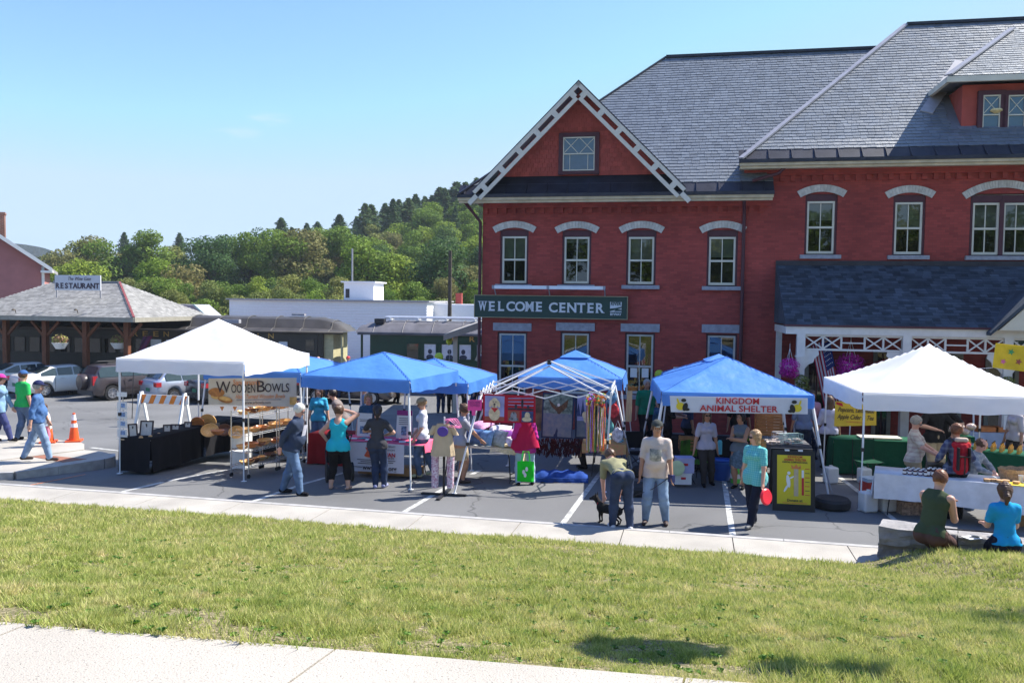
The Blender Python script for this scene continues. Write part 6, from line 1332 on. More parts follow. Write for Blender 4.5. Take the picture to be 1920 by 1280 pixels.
for i, (x, y, r) in enumerate(((-.2, 2.1, .17), (-.08, 2.35, .2), (-.32, 2.45, .15))):
    b = MB(); b.T = Matrix.Rotation(-1.25, 4, 'X'); b.lathe([(.001, -.01), (r, -.012), (r, .012), (.001, .012)], 20, (0, 0, 0)); b.T = Matrix.Identity(4); o = tag(b.build('carved_board', WB[0 if i != 1 else 1], None, True), ['left', 'tallest middle', 'right rear'][i] + ' round carved wooden board standing on the black table', 'cutting board', 'carved boards'); o.location = tt(x, y, .755 + r); b = MB(); b.box((0, .06, -r / 2 - .02), (.1, .12, r)); b.build('stand', WB[2], o)
# card rack
cr = thing('card_rack', 'slim rack of blue postcards at the left end of the table', 'card rack', tt(-.72, .1), YAW); b = MB(); b.tube([(0, 0, 0), (0, 0, 1.0)], .01, 6); b.box((0, 0, .006), (.2, .2, .012)); b.build('stand', chrome, cr)
for k in range(4):
    b = MB(); b.box((0, -.03, .13 + k * .2), (.24, .012, .17)); cd = b.build('card', paper, cr); b = MB(); b.box((0, -.038, .14 + k * .2), (.15, .004, .09)); b.build('card_picture', mat('card_blue', (.2, .3, .5), .6, .5, 30), cd)
b = MB(); b.box((0, -.03, .98), (.24, .012, .1)); b.build('header', paper, cr)
# white buckets behind the rack
for i, (px, py, Y) in enumerate(((453, 832, 19.2), (452, 856, 18.9))):
    p = A(px, py, Y); p.z = gz(p.x, Y) + (.42 if i == 0 else 0); b = MB(); b.box((0, 0, .2), (.38, .3, .38)); b.box((0, 0, .395), (.4, .32, .03)); o = tag(b.build('storage_tub', white_paint), ['upper', 'lower'][i] + ' white storage tub behind the wire rack', 'tub', 'white storage tubs'); o.location = p; o.rotation_euler = (0, 0, YAW)
# red hanging tags on the banner's lower edge
b = MB()
for px in (412, 436, 464): p = A(px, 762, 18.05); b.prism([p, p + Vector((.1, 0, 0)), p + Vector((.05, 0, -.1))], (0, .004, 0))
tag(b.build('pennants', ORANGE), 'row of orange pennants under the wooden bowls banner', 'bunting', kind='stuff')
# traffic cones and barricade
def cone(label, p):
    t = thing('traffic_cone', label, 'traffic cone', p, .3, 'orange traffic cones'); b = MB(); b.box((0, 0, .02), (.36, .36, .04)); b.build('base', mat('cone_orange', (.75, .1, .02), .5, .08), t); b = MB(); r = lambda z: .13 - .1 * z / .72
    b.lathe([(r(.04), .04), (r(.72), .72), (.001, .725)], 18); b.build('cone', mat('cone_orange', (0, 0, 0)), t, True)
    for z0, z1 in ((.36, .46), (.54, .68)): b = MB(); b.lathe([(r(z0) + .004, z0), (r(z1) + .004, z1)], 18); b.build('reflective_band', mat('reflective_white', (.75, .75, .78), .4), t, True)
cone('orange traffic cone behind the man in the blue shirt', G(91, 829, .16)); cone('orange traffic cone standing alone at the pavement corner', G(139, 827, .16))
br_ = thing('barricade', 'white barricade with orange diagonal stripes behind the stall', 'barricade', GG(306, 800), YAW); br_.scale = (1.12,) * 3
for z in (.82,):
    b = MB(); b.box((0, 0, z), (1.7, .03, .26)); rl_ = b.build('rail', white_paint, br_)
    for i in range(5): x = -.72 + i * .34; b = MB(); b.prism([(x - .1, -.017, z - .13), (x + .06, -.017, z - .13), (x + .18, -.017, z + .13), (x + .02, -.017, z + .13)], (0, -.003, 0)); b.build('stripe', mat('safety_orange', (.8, .22, .02), .5), rl_)
for s in (-1, 1):
    for q in (-1, 1): b = MB(); b.bar((s * .72, .02 * q, 1.02), (s * .72, q * .3, 0), .05, .09); b.build('leg', white_paint, br_)
# ---- humane society table
hb_ = G(650, 890); he = G(758, 897)
hc = (hb_ + he) / 2; ha = math.atan2((he - hb_).y, (he - hb_).x); hw_ = (he - hb_).length
folding_table('folding table of the humane society stall with banner hung in front', hc + Vector((.2, .4, 0)), ha, 1.95, .74)
tablecloth('short pink cloth over the humane society table', hc + Vector((.2, .4, 0)), ha, 1.98, .77, 0, cloth('pink_cloth', (.75, .12, .22)), drop=[.02, .2, .1, .1]); 
zt_ = .735; p_ = [hb_ + Vector((0, -.04, .74)), he + Vector((0, -.04, .74)), he + Vector((0, -.08, .12)), hb_ + Vector((0, -.08, .12))]
o, M, w, h = panel('banner', 'white banner with red leaf emblem hung on the front of a stall table', 'banner', p_, cloth('banner_pale', (.62, .6, .66), var=.04), rip=.01)
text('lettering', 'www.nkhs.org', .14, INK, o, pm(M, .12, -.22), bold=.003, width=.78); text('lettering', 'HUMAN', .12, REDP, o, pm(M, .26, .07), bold=.003, width=.42)
for s, x, y, ww in (('NORTHEAST', .3, .25, .34), ('KINGDOM', .3, .175, .3), ('SERVICES', .3, 0.0, .3)): text('lettering', s, .05, INK, o, pm(M, x, y), width=ww)
flat('fine_print', [[(x_, y_, .02), (x_ + w_, y_, .02), (x_ + w_, y_ + .014, .02), (x_, y_ + .014, .02)] for x_, y_, w_ in ((-.4, -.06, .42), (-.32, -.1, .26), (.12, -.06, .36), (.17, -.1, .26), (-.38, -.14, .36), (-.48, -.22, .2))], INK, o, M); flat('emblem', [leafp(-.12, .14, .13, .02), disc(-.12, .04, .12, .04, .022)], mat('print_vermilion', (.6, .1, .04), .6), o, M)
ht = lambda x, y, z=.76: hc + Vector((.2, .4, 0)) + Matrix.Rotation(ha, 3, 'Z') @ Vector((x, y, 0)) + Vector((0, 0, z))
for nm, x, w_, h_, hd, lb in (('info_board', -.62, .34, .52, None, 'white information board with blue photo, left of the humane table'), ('info_board', .32, .36, .62, PURP, 'tall information board with purple header on the humane table')):
    t = thing(nm, lb, 'display board', ht(x, .15), ha); b = MB(); b.T = Matrix.Rotation(-.12, 4, 'X'); b.box((0, 0, h_ / 2), (w_, .01, h_)); b.build('board', paper, t)
    for a in range(4 if hd else 2):
        b = MB(); b.T = Matrix.Rotation(-.12, 4, 'X'); b.box((0, -.008, h_ * (.72 - a * .07)), (w_ * .7, .003, .012)); b.build('text_line', INK, t)
    b = MB(); b.T = Matrix.Rotation(-.12, 4, 'X'); b.box((0, -.008, h_ * .28), (w_ * (.6 if not hd else .34), .004, h_ * .32)); b.build('photo', mat('photo_print', (.15, .25, .4), .5, .8, 18), t)
    if hd: b = MB(); b.T = Matrix.Rotation(-.12, 4, 'X'); b.box((0, -.007, h_ * .91), (w_, .006, h_ * .18)); b.build('header', hd, t)
for i, (x, w_, h_) in enumerate(((.66, .2, .26), (.84, .14, .24))): b = MB(); b.T = Matrix.Rotation(-.15, 4, 'X'); b.box((0, 0, h_ / 2), (w_, .01, h_)); b.box((0, -.007, h_ * .65), (w_ * .7, .003, h_ * .12)); o = tag(b.build('leaflet_stand', paper), ['wider', 'narrower rightmost'][i] + ' white leaflet stand on the humane society table', 'leaflet', 'leaflet stands'); o.location = ht(x, .1); o.rotation_euler = (0, 0, ha)
b = MB(); b.lathe([(.001, 0), (.08, 0), (.12, .09), (.11, .09), (.001, .03)], 16); o = tag(b.build('candy_bowl', mat('orange_plastic', (.75, .13, .02), .4), None, True), 'orange plastic bowl on the humane society table', 'bowl'); o.location = ht(-.28, -.05)
for i in range(9): b = MB(); b.box((0, 0, .005), (.2, .15, .008)); o = tag(b.build('leaflet', [paper, mat('leaflet_teal', (.1, .35, .35), .6), PURP][i % 3 if i % 2 else 0]), ['first', 'second', 'third', 'fourth', 'fifth', 'sixth', 'seventh', 'eighth', 'ninth'][i] + ' leaflet from the left lying on the humane society table', 'leaflet', 'leaflets on the humane table'); o.location = ht(-.75 + i * .2, -.18 + .12 * math.sin(i * 1.7), .758); o.rotation_euler = (0, 0, i * .8)
b = MB(); b.box((0, 0, .1), (1.4, .35, .18)); o = tag(b.build('cardboard_box', mat('cardboard', (.35, .2, .09), .85, .1)), 'long cardboard box under the humane society table', 'box'); o.location = hc + Vector((.3, .3, 0)); o.rotation_euler = (0, 0, ha)
# red tablecloth and table behind, small items
p = A(640, 795, 19.8); folding_table('folding table under the red cloth behind the humane stall', (p.x, p.y, gz(p.x, p.y)), R(-14), 1.3, .7); tablecloth('dark red cloth with blue top behind the humane society stall', (p.x, p.y, gz(p.x, p.y)), R(-14), 1.35, .75, 0, cloth('dark_red_cloth', (.25, .015, .02)), seed=7)
# stroller behind the woman in turquoise
st = thing('pushchair', 'black three wheeled pushchair behind the woman in the turquoise top', 'pushchair', G(608, 906) + Vector((.1, .5, 0)), R(20))
for x, y, r in ((-.2, -.35, .2), (.32, -.35, .2), (.06, .5, .16)):
    w = thing('wheel', None, None, (x, y, r)); w.parent = st; b = MB(); b.T = Matrix.Rotation(math.pi / 2, 4, 'Y'); b.lathe([(r * .8, -.02), (r, -.02), (r, .02), (r * .8, .02), (r * .78, 0)], 20); b.build('tyre', rubber, w, True); b = MB()
    for i in range(6): a = i * math.pi / 3; b.bar((0, 0, 0), (0, math.cos(a) * r * .8, math.sin(a) * r * .8), .012)
    b.build('rim', STONE, w)
b = MB(); [b.tube(q, .014, 6) for q in ([(-.2, -.35, .2), (-.17, .1, .6), (-.17, -.5, 1.0)], [(.32, -.35, .2), (.29, .1, .6), (.29, -.5, 1.0)], [(.06, .5, .16), (.06, .1, .6)], [(-.17, -.5, 1.0), (.29, -.5, 1.0)])]; b.build('frame', dark_metal, st, True)
b = MB(); b.grid(lambda u, v: (-.16 + .44 * u, -.2 + .5 * v - .3 * v * v, .35 + .55 * (1 - v) ** 2 + .05 * math.sin(math.pi * u) * -1), 6, 8); b.build('seat', BC, st, True); b = MB(); b.grid(lambda u, v: (.06 - .24 * math.cos(math.pi * u), -.25 + .4 * v, .75 + .24 * math.sin(math.pi * u) + .12 * math.sin(math.pi * v)), 12, 5); b.build('hood', BC, st, True)
# ---- clothes stand with child's dress and leggings
cs_ = thing('clothes_stand', 'black clothes stand with hangers on a cross base', 'clothes stand', G(832, 928), R(-10)); b = MB(); b.tube([(0, 0, .02), (0, 0, 1.0)], .026, 8); b.build('pole', dark_metal, cs_, True); b = MB(); b.tube([(0, 0, 1.0), (0, 0, 1.55)], .016, 8); b.build('upper_pole', white_metal, cs_, True)
for a in (0, 1.57): b = MB(); b.box((0, 0, .02 + .001 * a), (.9, .07, .035), rz=a); b.build('base_bar', dark_metal, cs_)
b = MB()
for i in range(12): y = -.1 + i * .02; z = 1.5 - .01 * (i % 3); b.tube([(.03, y, z), (.1 + .012 * i, y, z + .02), (.32, y + .03, z - .14), (.02, y, z - .12), (.1, y, z + .02)], .005, 4)
b.build('hangers', mat('pink_hanger', (.7, .2, .4), .4), cs_)
dr = thing('childs_dress', 'tan and purple child dress hanging on the clothes stand', 'dress', G(832, 928) + Vector((-.02, -.04, 0)), 0)
def dressf(u, v, w0=.15, w1=.24): w = w0 + (w1 - w0) * v; a = 2 * math.pi * u; return (w * math.cos(a) * (1 if v > .12 else .8), .07 * math.sin(a) * (1 + v) + .012 * math.sin(a * 9) * v, 1.42 - .62 * v)
b = MB(); b.grid(dressf, 30, 8); b.build('bodice', cloth('dress_tan', (.52, .4, .26)), dr, True)
b = MB(); b.lathe([(.001, -.01), (.11, -.01), (.1, .01), (.001, .01)], 20, (0, 0, 0)); o = b.build('heart_patch', PURP if 0 else mat('print_violet', (.1, .05, .3), .7), dr); o.location = (0, -.11, 1.28); o.rotation_euler = (R(90), 0, 0); o.scale = (1, .9, 1)
for s in (-1, 1): b = MB(); b.grid(lambda u, v: (s * (.15 + .1 * v) + .06 * math.cos(6.283 * u), .05 * math.sin(6.283 * u), 1.38 - .18 * v), 10, 3); b.build('sleeve', cloth('dress_tan', (0, 0, 0)), dr, True)
for s in (-1, 1): b = MB(); b.grid(lambda u, v: (s * .15 + (.075 + .02 * v) * math.cos(6.283 * u) * (1 - .3 * v), .06 * math.sin(6.283 * u), .82 - .66 * v), 12, 6); b.build('legging', cloth('pink_print', (.75, .25, .45), var=.5, scale=30, col2=(.8, .75, .8)), dr, True)
# ---- pillows table
pl_ = G(940, 903); pc = GG(905, 897); pr_ = R(-22)
folding_table('folding table piled with cushions beside the bare frame', (pc.x, pc.y, 0), pr_, 1.9, .75)
tablecloth('patterned cream cloth hanging off the cushion table\'s right end', (pc.x + .62, pc.y - .22, 0), pr_, .62, .8, 0, cloth('cream_pattern', (.66, .56, .36), var=.2, scale=25), drop=[.1, .48, .3, 0], seed=4)
CUS = [('denim', (.06, .12, .28)), ('pale denim', (.16, .3, .5)), ('dark navy', (.03, .05, .13)), ('grey plush', (.3, .36, .37)), ('pink print', (.6, .3, .45)), ('white floral', (.62, .58, .62)), ('purple', (.2, .06, .3)), ('olive', (.14, .15, .06))]
def cushion(lab, col, p, s, rx, rz, nm):
    b = MB(); N = 9
    for sg in (-1, 1): b.grid(lambda u, v: ((u - .5) * s * (1 - .06 * math.sin(math.pi * v)), (v - .5) * s * .8 * (1 - .06 * math.sin(math.pi * u)), sg * .085 * (max(0, math.sin(math.pi * u) * math.sin(math.pi * v))) ** .5), N, N) if sg > 0 else b.grid(lambda u, v: ((.5 - u) * s * (1 - .06 * math.sin(math.pi * v)), (v - .5) * s * .8 * (1 - .06 * math.sin(math.pi * u)), -.085 * (max(0, math.sin(math.pi * u) * math.sin(math.pi * v))) ** .5), N, N)
    o = b.build('cushion', cloth('cushion_' + nm, col, var=.3, scale=14), None, 2); o.location = p; o.rotation_euler = (rx, 0, rz); tag(o, lab, 'cushion', 'cushions on the stall table')
pt_ = lambda x, y, z: (pc.x + math.cos(pr_) * x - math.sin(pr_) * y, pc.y + math.sin(pr_) * x + math.cos(pr_) * y, z)
for i, (lab, k, x, y, z, s, rx, rz) in enumerate((('denim cushion standing at the front of the cushion table', 0, -.05, -.25, .93, .42, 1.2, -.2), ('light denim cushion in front centre of the cushion table', 1, .18, -.28, .93, .42, 1.2, -.3), ('navy cushion behind the denim ones', 2, -.42, -.2, .9, .44, 1.1, -.1), ('grey plush cushion at front right of the pile', 3, .48, -.25, .93, .44, 1.15, -.4), ('flat olive cushion at the bottom of the pile', 7, -.5, -.1, .82, .5, .1, -.2), ('pink printed cushion on top of the pile', 4, -.1, .1, 1.12, .5, .2, -.3), ('white floral cushion on the left of the pile', 5, -.55, .1, 1.02, .5, .15, .1), ('white floral cushion right of the pink one', 5, .35, .1, 1.05, .5, .3, .3), ('purple edged cushion at the right end of the pile', 6, .66, -.1, .96, .4, 1.0, .6), ('pink and white cushion standing at the far right', 4, .85, .05, .98, .42, .9, 1.0), ('white floral cushion lying over the right table end', 5, .8, -.2, .88, .42, .4, .9), ('dark navy cushion under the white ones', 2, .0, .1, .86, .55, .05, 0))):
    cushion(lab, CUS[k][1], pt_(x, y, z), s, rx, pr_ + rz, CUS[k][0].replace(' ', '_'))
# ---- beads table
bt = G(1083, 915); b2 = G(1150, 930) ; bcn = G(1125, 880); 
folding_table('folding table under the yellow printed cloth, beads on it', (bcn.x + .1, bcn.y - .05, 0), R(-8), .9, 1.7)
tablecloth('yellow flowered tablecloth on the bead table', (bcn.x + .1, bcn.y - .05, 0), R(-8), .96, 1.75, 0, YC, drop=[.22, .3, .2, .3], seed=5)
b = MB(); 
for i in range(26): b.lathe([(.001, 0), (.03 + .02 * random.random(), .004), (.02, .02), (.001, .02)], 8, (random.uniform(0, .4), random.uniform(-.7, .7), .752))
o = tag(b.build('small_jewellery', mat('jewel_mix', (.1, .3, .3), .4, .5, 20, island=.9)), 'scatter of small teal and dark jewellery on the bead table', 'jewellery', kind='stuff'); o.location = (bcn.x + .1, bcn.y - .05, 0)
bd = thing('bead_display', 'tall round display of many coloured bead strands on the yellow table', 'bead display', (A(1117, 800, 16.7).x, 16.75, .755)); b = MB(); b.lathe([(.001, 0), (.14, 0), (.14, .02), (.02, .03), (.02, 1.15), (.001, 1.15)], 14); b.build('stand', dark_metal, bd)
BE = [mat('bead_' + n_, c_, .3, .3, 40, island=.6) for n_, c_ in (('red', (.6, .05, .04)), ('gold', (.65, .42, .06)), ('green', (.1, .35, .08)), ('violet', (.3, .12, .5)), ('pearl', (.65, .6, .58)), ('orange', (.7, .25, .05)))]
b = MB()
for i in range(170):
    a = random.uniform(0, 6.283); r = random.uniform(.1, .19); b.mi = i % 6; x, y = r * math.cos(a), r * math.sin(a); zt_ = 1.12 + random.uniform(-.06, .05); zb_ = random.uniform(.02, .2); b.tube([(x * .8, y * .8, zt_), (x * 1.05, y * 1.05, zt_ - .15), (x + random.uniform(-.02, .02), y, (zt_ + zb_) / 2), (x + random.uniform(-.02, .02), y, zb_)], .0055, 4, False)
for i in range(110): a = random.uniform(0, 6.283); r = random.uniform(.05, .21); b.mi = i % 6; b.ball((r * math.cos(a), r * math.sin(a), 1.08 + random.uniform(-.1, .12)), .03, 6, 4)
o = b.build('bead_strands', BE, bd); o['kind'] = 'stuff'
# hanging bags right of beads
for i, (px, py, nm, col, lb) in enumerate(((1150, 770, 'a', (.5, .05, .06), 'red patterned tote hanging by the right frame leg'), (1158, 815, 'b', (.55, .55, .62), 'white round handbag hanging lowest by the right frame leg'), (1146, 745, 'c', (.12, .25, .4), 'blue scarf bundle hanging above the red tote'), (1140, 800, 'd', (.1, .3, .3), 'teal scarf hanging left of the red tote'))):
    p = A(px, py, 17.9); b = MB(); b.grid(lambda u, v: (.13 * math.sin(math.pi * v) ** .6 * math.cos(6.283 * u), .05 * math.sin(6.283 * u), .17 - .34 * v), 12, 8); b.tube([(-.07, 0, .12), (0, 0, .32), (.07, 0, .12)], .007, 5); o = tag(b.build('hanging_bag', cloth('bag_' + nm, col, var=.5, scale=16), None, True), lb, 'bag', 'bags hanging on the frame'); o.location = p
p = A(1045, 866, 17.6); b = MB(); b.grid(lambda u, v: ((u - .5) * 1.3, .25 * math.cos(math.pi * v), .22 * math.sin(math.pi * v) * (1 - .3 * (2 * u - 1) ** 4) + .02 * math.sin(u * 30)), 24, 8); b.tube([(-.6, -.28, .1), (.65, -.28, .1)], .012, 5); o = tag(b.build('canopy_bag', cloth('royal_blue_bag', (.02, .06, .25), var=.3), None, True), 'long royal blue canopy bag lying on the asphalt', 'bag'); o.location = (p.x, 17.6, 0.0)
# ---- shelter stall
for lb, px, py, Y, w_, d_, cm, dp in (('dark folding table at the back of the shelter stall', 1345, 800, 18.9, 2.0, .6, BC, .7), ('folding table of pet toys at the right of the shelter stall', 1470, 815, 18.4, 1.0, .8, cloth('charcoal_cloth', (.1, .1, .11)), .3)):
    p = A(px, py, Y); folding_table(lb, (p.x, Y, 0), R(-9), w_, d_); tablecloth('cloth over the ' + lb, (p.x, Y, 0), R(-9), w_ + .05, d_ + .05, 0, cm, drop=dp, seed=int(px))
def crate(lb, p, w, d, h, rz, m, n=5, cat='crate'):
    t = thing('slatted_crate', lb, cat, p, rz)
    for i in range(n):
        z = h * (i + .5) / n
        for s in (-1, 1): b = MB(); b.box((0, s * d / 2, z), (w, .015, h / n * .66)); b.build('slat', m, t)
    for s in (-1, 1):
        b = MB(); b.box((s * (w / 2 - .02), d / 2 - .02, h / 2), (.03, .03, h)); b.build('corner_post', m, t); b = MB(); b.box((s * (w / 2 - .02), -d / 2 + .02, h / 2), (.03, .03, h)); b.build('corner_post', m, t)
    b = MB(); b.box((0, 0, .01), (w - .02, d - .02, .015)); b.build('base', m, t)
p = A(1441, 811, 19.6); crate('tall dark slatted wooden crate behind the shelter table', (p.x, 19.6, .72), .62, .4, .5, R(-9), wood, 7); p = A(1422, 806, 17.6); crate('light pine slatted crate beside the woman with crossed arms', (p.x, 17.6, .55), .3, .3, .38, R(-9), WB[1]); p = A(1288, 812, 18.0); crate('open pine crate on the left of the shelter stall', (p.x, 18.0, .62), .34, .28, .3, R(-9), wood, 4)
for i, (px, Y, x0) in enumerate(((1475, 18.2, 0), (1492, 18.3, 0), (1462, 18.5, 0))):
    p = A(px, 800, Y); t = thing('wire_basket', ['left mint', 'right mint', 'rear white'][i] + ' wire basket on the pet toy table', 'basket', (p.x, Y, .76), .2, 'wire baskets on the shelter table'); m_ = mat('mint_wire', (.45, .65, .6), .5) if i < 2 else white_metal
    for z in (.01, .1, .2): b = MB(); b.tube([(-.13, -.1, z), (.13, -.1, z), (.13, .1, z), (-.13, .1, z), (-.13, -.1, z)], .006, 4); b.build('wire_hoop', m_, t)
    b = MB()
    for k in range(8): b.bar((-.13 + k * .037, -.1, 0), (-.13 + k * .037, -.1, .2), .006); b.bar((-.13 + k * .037, .1, 0), (-.13 + k * .037, .1, .2), .006)
    b.build('wires', m_, t)
b = MB()
for i in range(24): b.box((random.uniform(-.4, .4), random.uniform(-.3, .3), random.uniform(.0, .04)), (random.uniform(.06, .16), .06, .04), rz=random.uniform(0, 3))
o = tag(b.build('pet_toys', mat('toy_mix', (.5, .42, .38), .7, .4, 20, island=.5)), 'mixed small pet toys strewn on the right shelter table', 'toys', kind='stuff'); o.location = (A(1470, 815, 18.3).x, 18.3, .77)
# bottle, bins, boxes
def lth(name, lb, cat, prof, p, m, n=18, group=None): b = MB(); b.lathe(prof, n); o = tag(b.build(name, m, None, True), lb, cat, group); o.location = p; return o
lth('drink_bottle', 'turquoise drinking bottle in front of the dark shelter table', 'bottle', [(.001, 0), (.05, 0), (.05, .28), (.03, .31), (.001, .31)], (A(1350, 825, 18.2).x, 18.2, .5), mat('turquoise_plastic', (.1, .5, .55), .3))
bn = thing('recycling_tub', 'blue plastic tub under the shelter stall', 'tub', (A(1352, 900, 17.9).x, 17.9, 0)); b = MB(); b.lathe([(.001, 0), (.18, 0), (.23, .42), (.25, .44), (.21, .44), (.17, .03), (.001, .03)], 20); b.build('tub', mat('blue_plastic', (.02, .09, .4), .4), bn, True); b = MB(); b.lathe([(.235, .38), (.245, .38), (.245, .41), (.235, .41)], 20); b.build('rim', mat('blue_rim', (.03, .14, .5), .4), bn)
jg = thing('water_jug', 'lime green round insulated jug beside the blue tub', 'jug', (A(1379, 900, 17.6).x, 17.6, 0)); b = MB(); b.lathe([(.001, 0), (.1, 0), (.11, .28), (.07, .34), (.001, .36)], 18); b.build('body', mat('lime_plastic', (.12, .6, .08), .4), jg, True); b = MB(); b.lathe([(.108, .1), (.115, .1), (.115, .2), (.108, .2)], 18); b.build('label', paper, jg); b = MB(); b.lathe([(.03, .35), (.03, .4), (.001, .4)], 10); b.build('cap', mat('lime_plastic', (0, 0, 0)), jg)
for lb, px, py, Y, w_, d_, h_, z, m_ in (('lavender lidded box stacked on the white box at the shelter stall', 1283, 862, 17.2, .36, .3, .3, .3, mat('lavender_box', (.38, .38, .6), .6)), ('white carton with small red label under the lavender box', 1279, 880, 17.2, .34, .3, .22, .06, paper)):
    p = A(px, py, Y); b = MB(); b.box((0, 0, h_ / 2), (w_, d_, h_)); b.box((0, 0, h_), (w_ + .02, d_ + .02, .03)); o = tag(b.build('storage_box', m_), lb, 'box'); o.location = (p.x, Y, z); b = MB(); b.box((0, -d_ / 2 - .003, h_ * .6), (.1, .004, .05)); b.build('label', REDP, o)
lth('round_tray', 'pale green round tray leaning by the lavender box', 'tray', [(.001, 0), (.15, 0), (.16, .02), (.14, .03), (.001, .012)], (A(1270, 848, 17.0).x, 17.0, .42), mat('pale_green', (.5, .6, .35), .5)).rotation_euler = (R(85), 0, 0)
def camp_chair(lb, p, rz, m):
    t = thing('folding_chair', lb, 'chair', p, rz, 'folding camp chairs'); 
    for s in (-1, 1): 
        for q in (-1, 1): b = MB(); b.tube([(s * .25, q * .22, .02), (-s * .2 * (q > 0) + s * .25 * (q < 0), -q * .2, .45)], .01, 5); b.build('leg', dark_metal, t)
        b = MB(); b.tube([(s * .25, .22, .02), (s * .26, .25, .9)], .01, 5); b.build('back_post', dark_metal, t)
    b = MB(); b.grid(lambda u, v: ((u - .5) * .5, (v - .5) * .42, .44 - .06 * math.sin(math.pi * u) * math.sin(math.pi * v)), 8, 6); b.build('seat', m, t, True); b = MB(); b.grid(lambda u, v: ((u - .5) * .52, .22 + .03 * math.sin(math.pi * u), .5 + .38 * v), 8, 5); b.build('backrest', m, t, True)
camp_chair('lime green and black camp chair in the shelter stall', (A(1305, 890, 17.6).x, 17.6, 0), .6, cloth('lime_cloth', (.16, .5, .04), var=.5, scale=4, col2=(.02, .05, .01))); camp_chair('second lime trimmed camp chair beside the blue tub', (A(1395, 880, 18.3).x, 18.3, 0), -.4, cloth('lime_cloth', (0, 0, 0))); camp_chair('black camp chair behind the bare frame', (A(1192, 860, 18.6).x, 18.6, 0), .2, BC); camp_chair('dark green camp chair beside the green clothed table', (A(1630, 870, 17.9).x, 17.9, 0), .2, cloth('bottle_green', (.01, .06, .035)))
# sandwich board
sb = thing('sandwich_board', 'black framed sandwich board with yellow fundraising poster and cat', 'sandwich board', G(1488, 958), R(-9)); M = Matrix.Rotation(R(84), 4, 'X'); w_, h_ = .66, 1.12
for q in (1, -1):
    Mq = Matrix.Translation((0, 0 if q > 0 else .55, 0)) @ Matrix.Rotation(R(90 - 9 * q), 4, 'X'); b = MB(); b.T = Mq; b.box((0, h_ / 2, 0), (w_ + .1, h_, .03)); b.build('panel', black, sb)
Mq = Matrix.Rotation(R(81), 4, 'X'); b = MB(); b.T = Mq; b.box((0, h_ / 2 + .02, .018), (w_ - .06, h_ - .22, .006)); b.build('poster', mat('poster_yellow', (.62, .5, .02), .5, .03), sb)
T_ = lambda s, z, y, w, m: text('lettering', s, z, m, sb, Mq @ Matrix.Translation((.02, y, .026)), width=w, bold=.001)
T_('KINGDOM', .06, 1.0, .26, REDP); T_('ANIMAL SHELTER', .06, .945, .4, REDP); T_('CAPITAL CAMPAIGN GOAL', .04, .9, .46, INK); T_('Donate at:', .07, .2, .28, INK); flat('fine_print', [[(-.2, .145, .024), (.24, .145, .024), (.24, .16, .024), (-.2, .16, .024)]], ORANGE, sb, Mq)
flat('printed_post', [[(.0, .28, .024), (.08, .28, .024), (.08, .78, .024), (.0, .78, .024)]], mat('print_beige', (.5, .4, .25), .7), sb, Mq); flat('printed_crown', [[(-.04, .78, .028), (.12, .78, .028), (.13, .86, .028), (.08, .81, .028), (.04, .87, .028), (.0, .81, .028), (-.05, .86, .028)]], ORANGE, sb, Mq)
flat('printed_cat', [disc(-.1, .55, .035, .12, .026, rot=.15), disc(-.09, .7, .03, .03, .027), disc(-.14, .42, .02, .08, .0265, rot=-.5), disc(-.04, .62, .05, .014, .0275, rot=.5)], paper, sb, Mq); flat('printed_gauge', [[(.14, .3, .024), (.18, .3, .024), (.18, .62, .024), (.14, .62, .024)]], REDP, sb, Mq); flat('printed_gauge_top', [[(.14, .62, .0235), (.18, .62, .0235), (.18, .76, .0235), (.14, .76, .0235)]], paper, sb, Mq)
for i in range(7): flat('printed_tick', [[(.2, .3 + i * .08, .024), (.28, .3 + i * .08, .024), (.28, .312 + i * .08, .024), (.2, .312 + i * .08, .024)]], INK if i % 2 else REDP, sb, Mq)
for x in (-.12, .12): b = MB(); b.T = Mq; b.box((x, h_ + .0, 0), (.08, .03, .05)); b.build('handle_clip', white_metal, sb)
# weights: wheels with tyres at canopy legs
def weight(lb, p):
    t = thing('wheel_weight', lb, 'wheel', p, .4, 'spare wheels used as canopy weights'); b = MB(); b.lathe([(.2, .02), (.29, 0), (.33, .05), (.335, .15), (.29, .2), (.2, .18)], 26); b.build('tyre', rubber, t, True); b = MB(); b.lathe([(.001, .1), (.06, .12), (.17, .11), (.2, .18), (.2, .02)], 20); b.build('rim', RIM, t, True)
weight('tyre on white rim weighting the shelter canopy\'s right leg', G(1560, 952) ); weight('black tyre standing on the ground behind the man in the cream shirt', G(1192, 930) + Vector((0, .2, 0)))
weight('black tyre beside the bare frame\'s foot', G(1210, 900) + Vector((.1, 0.4, 0)))
b = MB(); b.tube([G(1562, 940) + Vector((0, 0, .1)), A(1523, 800, 16.3)], .012, 6); tag(b.build('guy_pole', STONE), 'thin pole strapped to the shelter canopy right leg', 'pole')
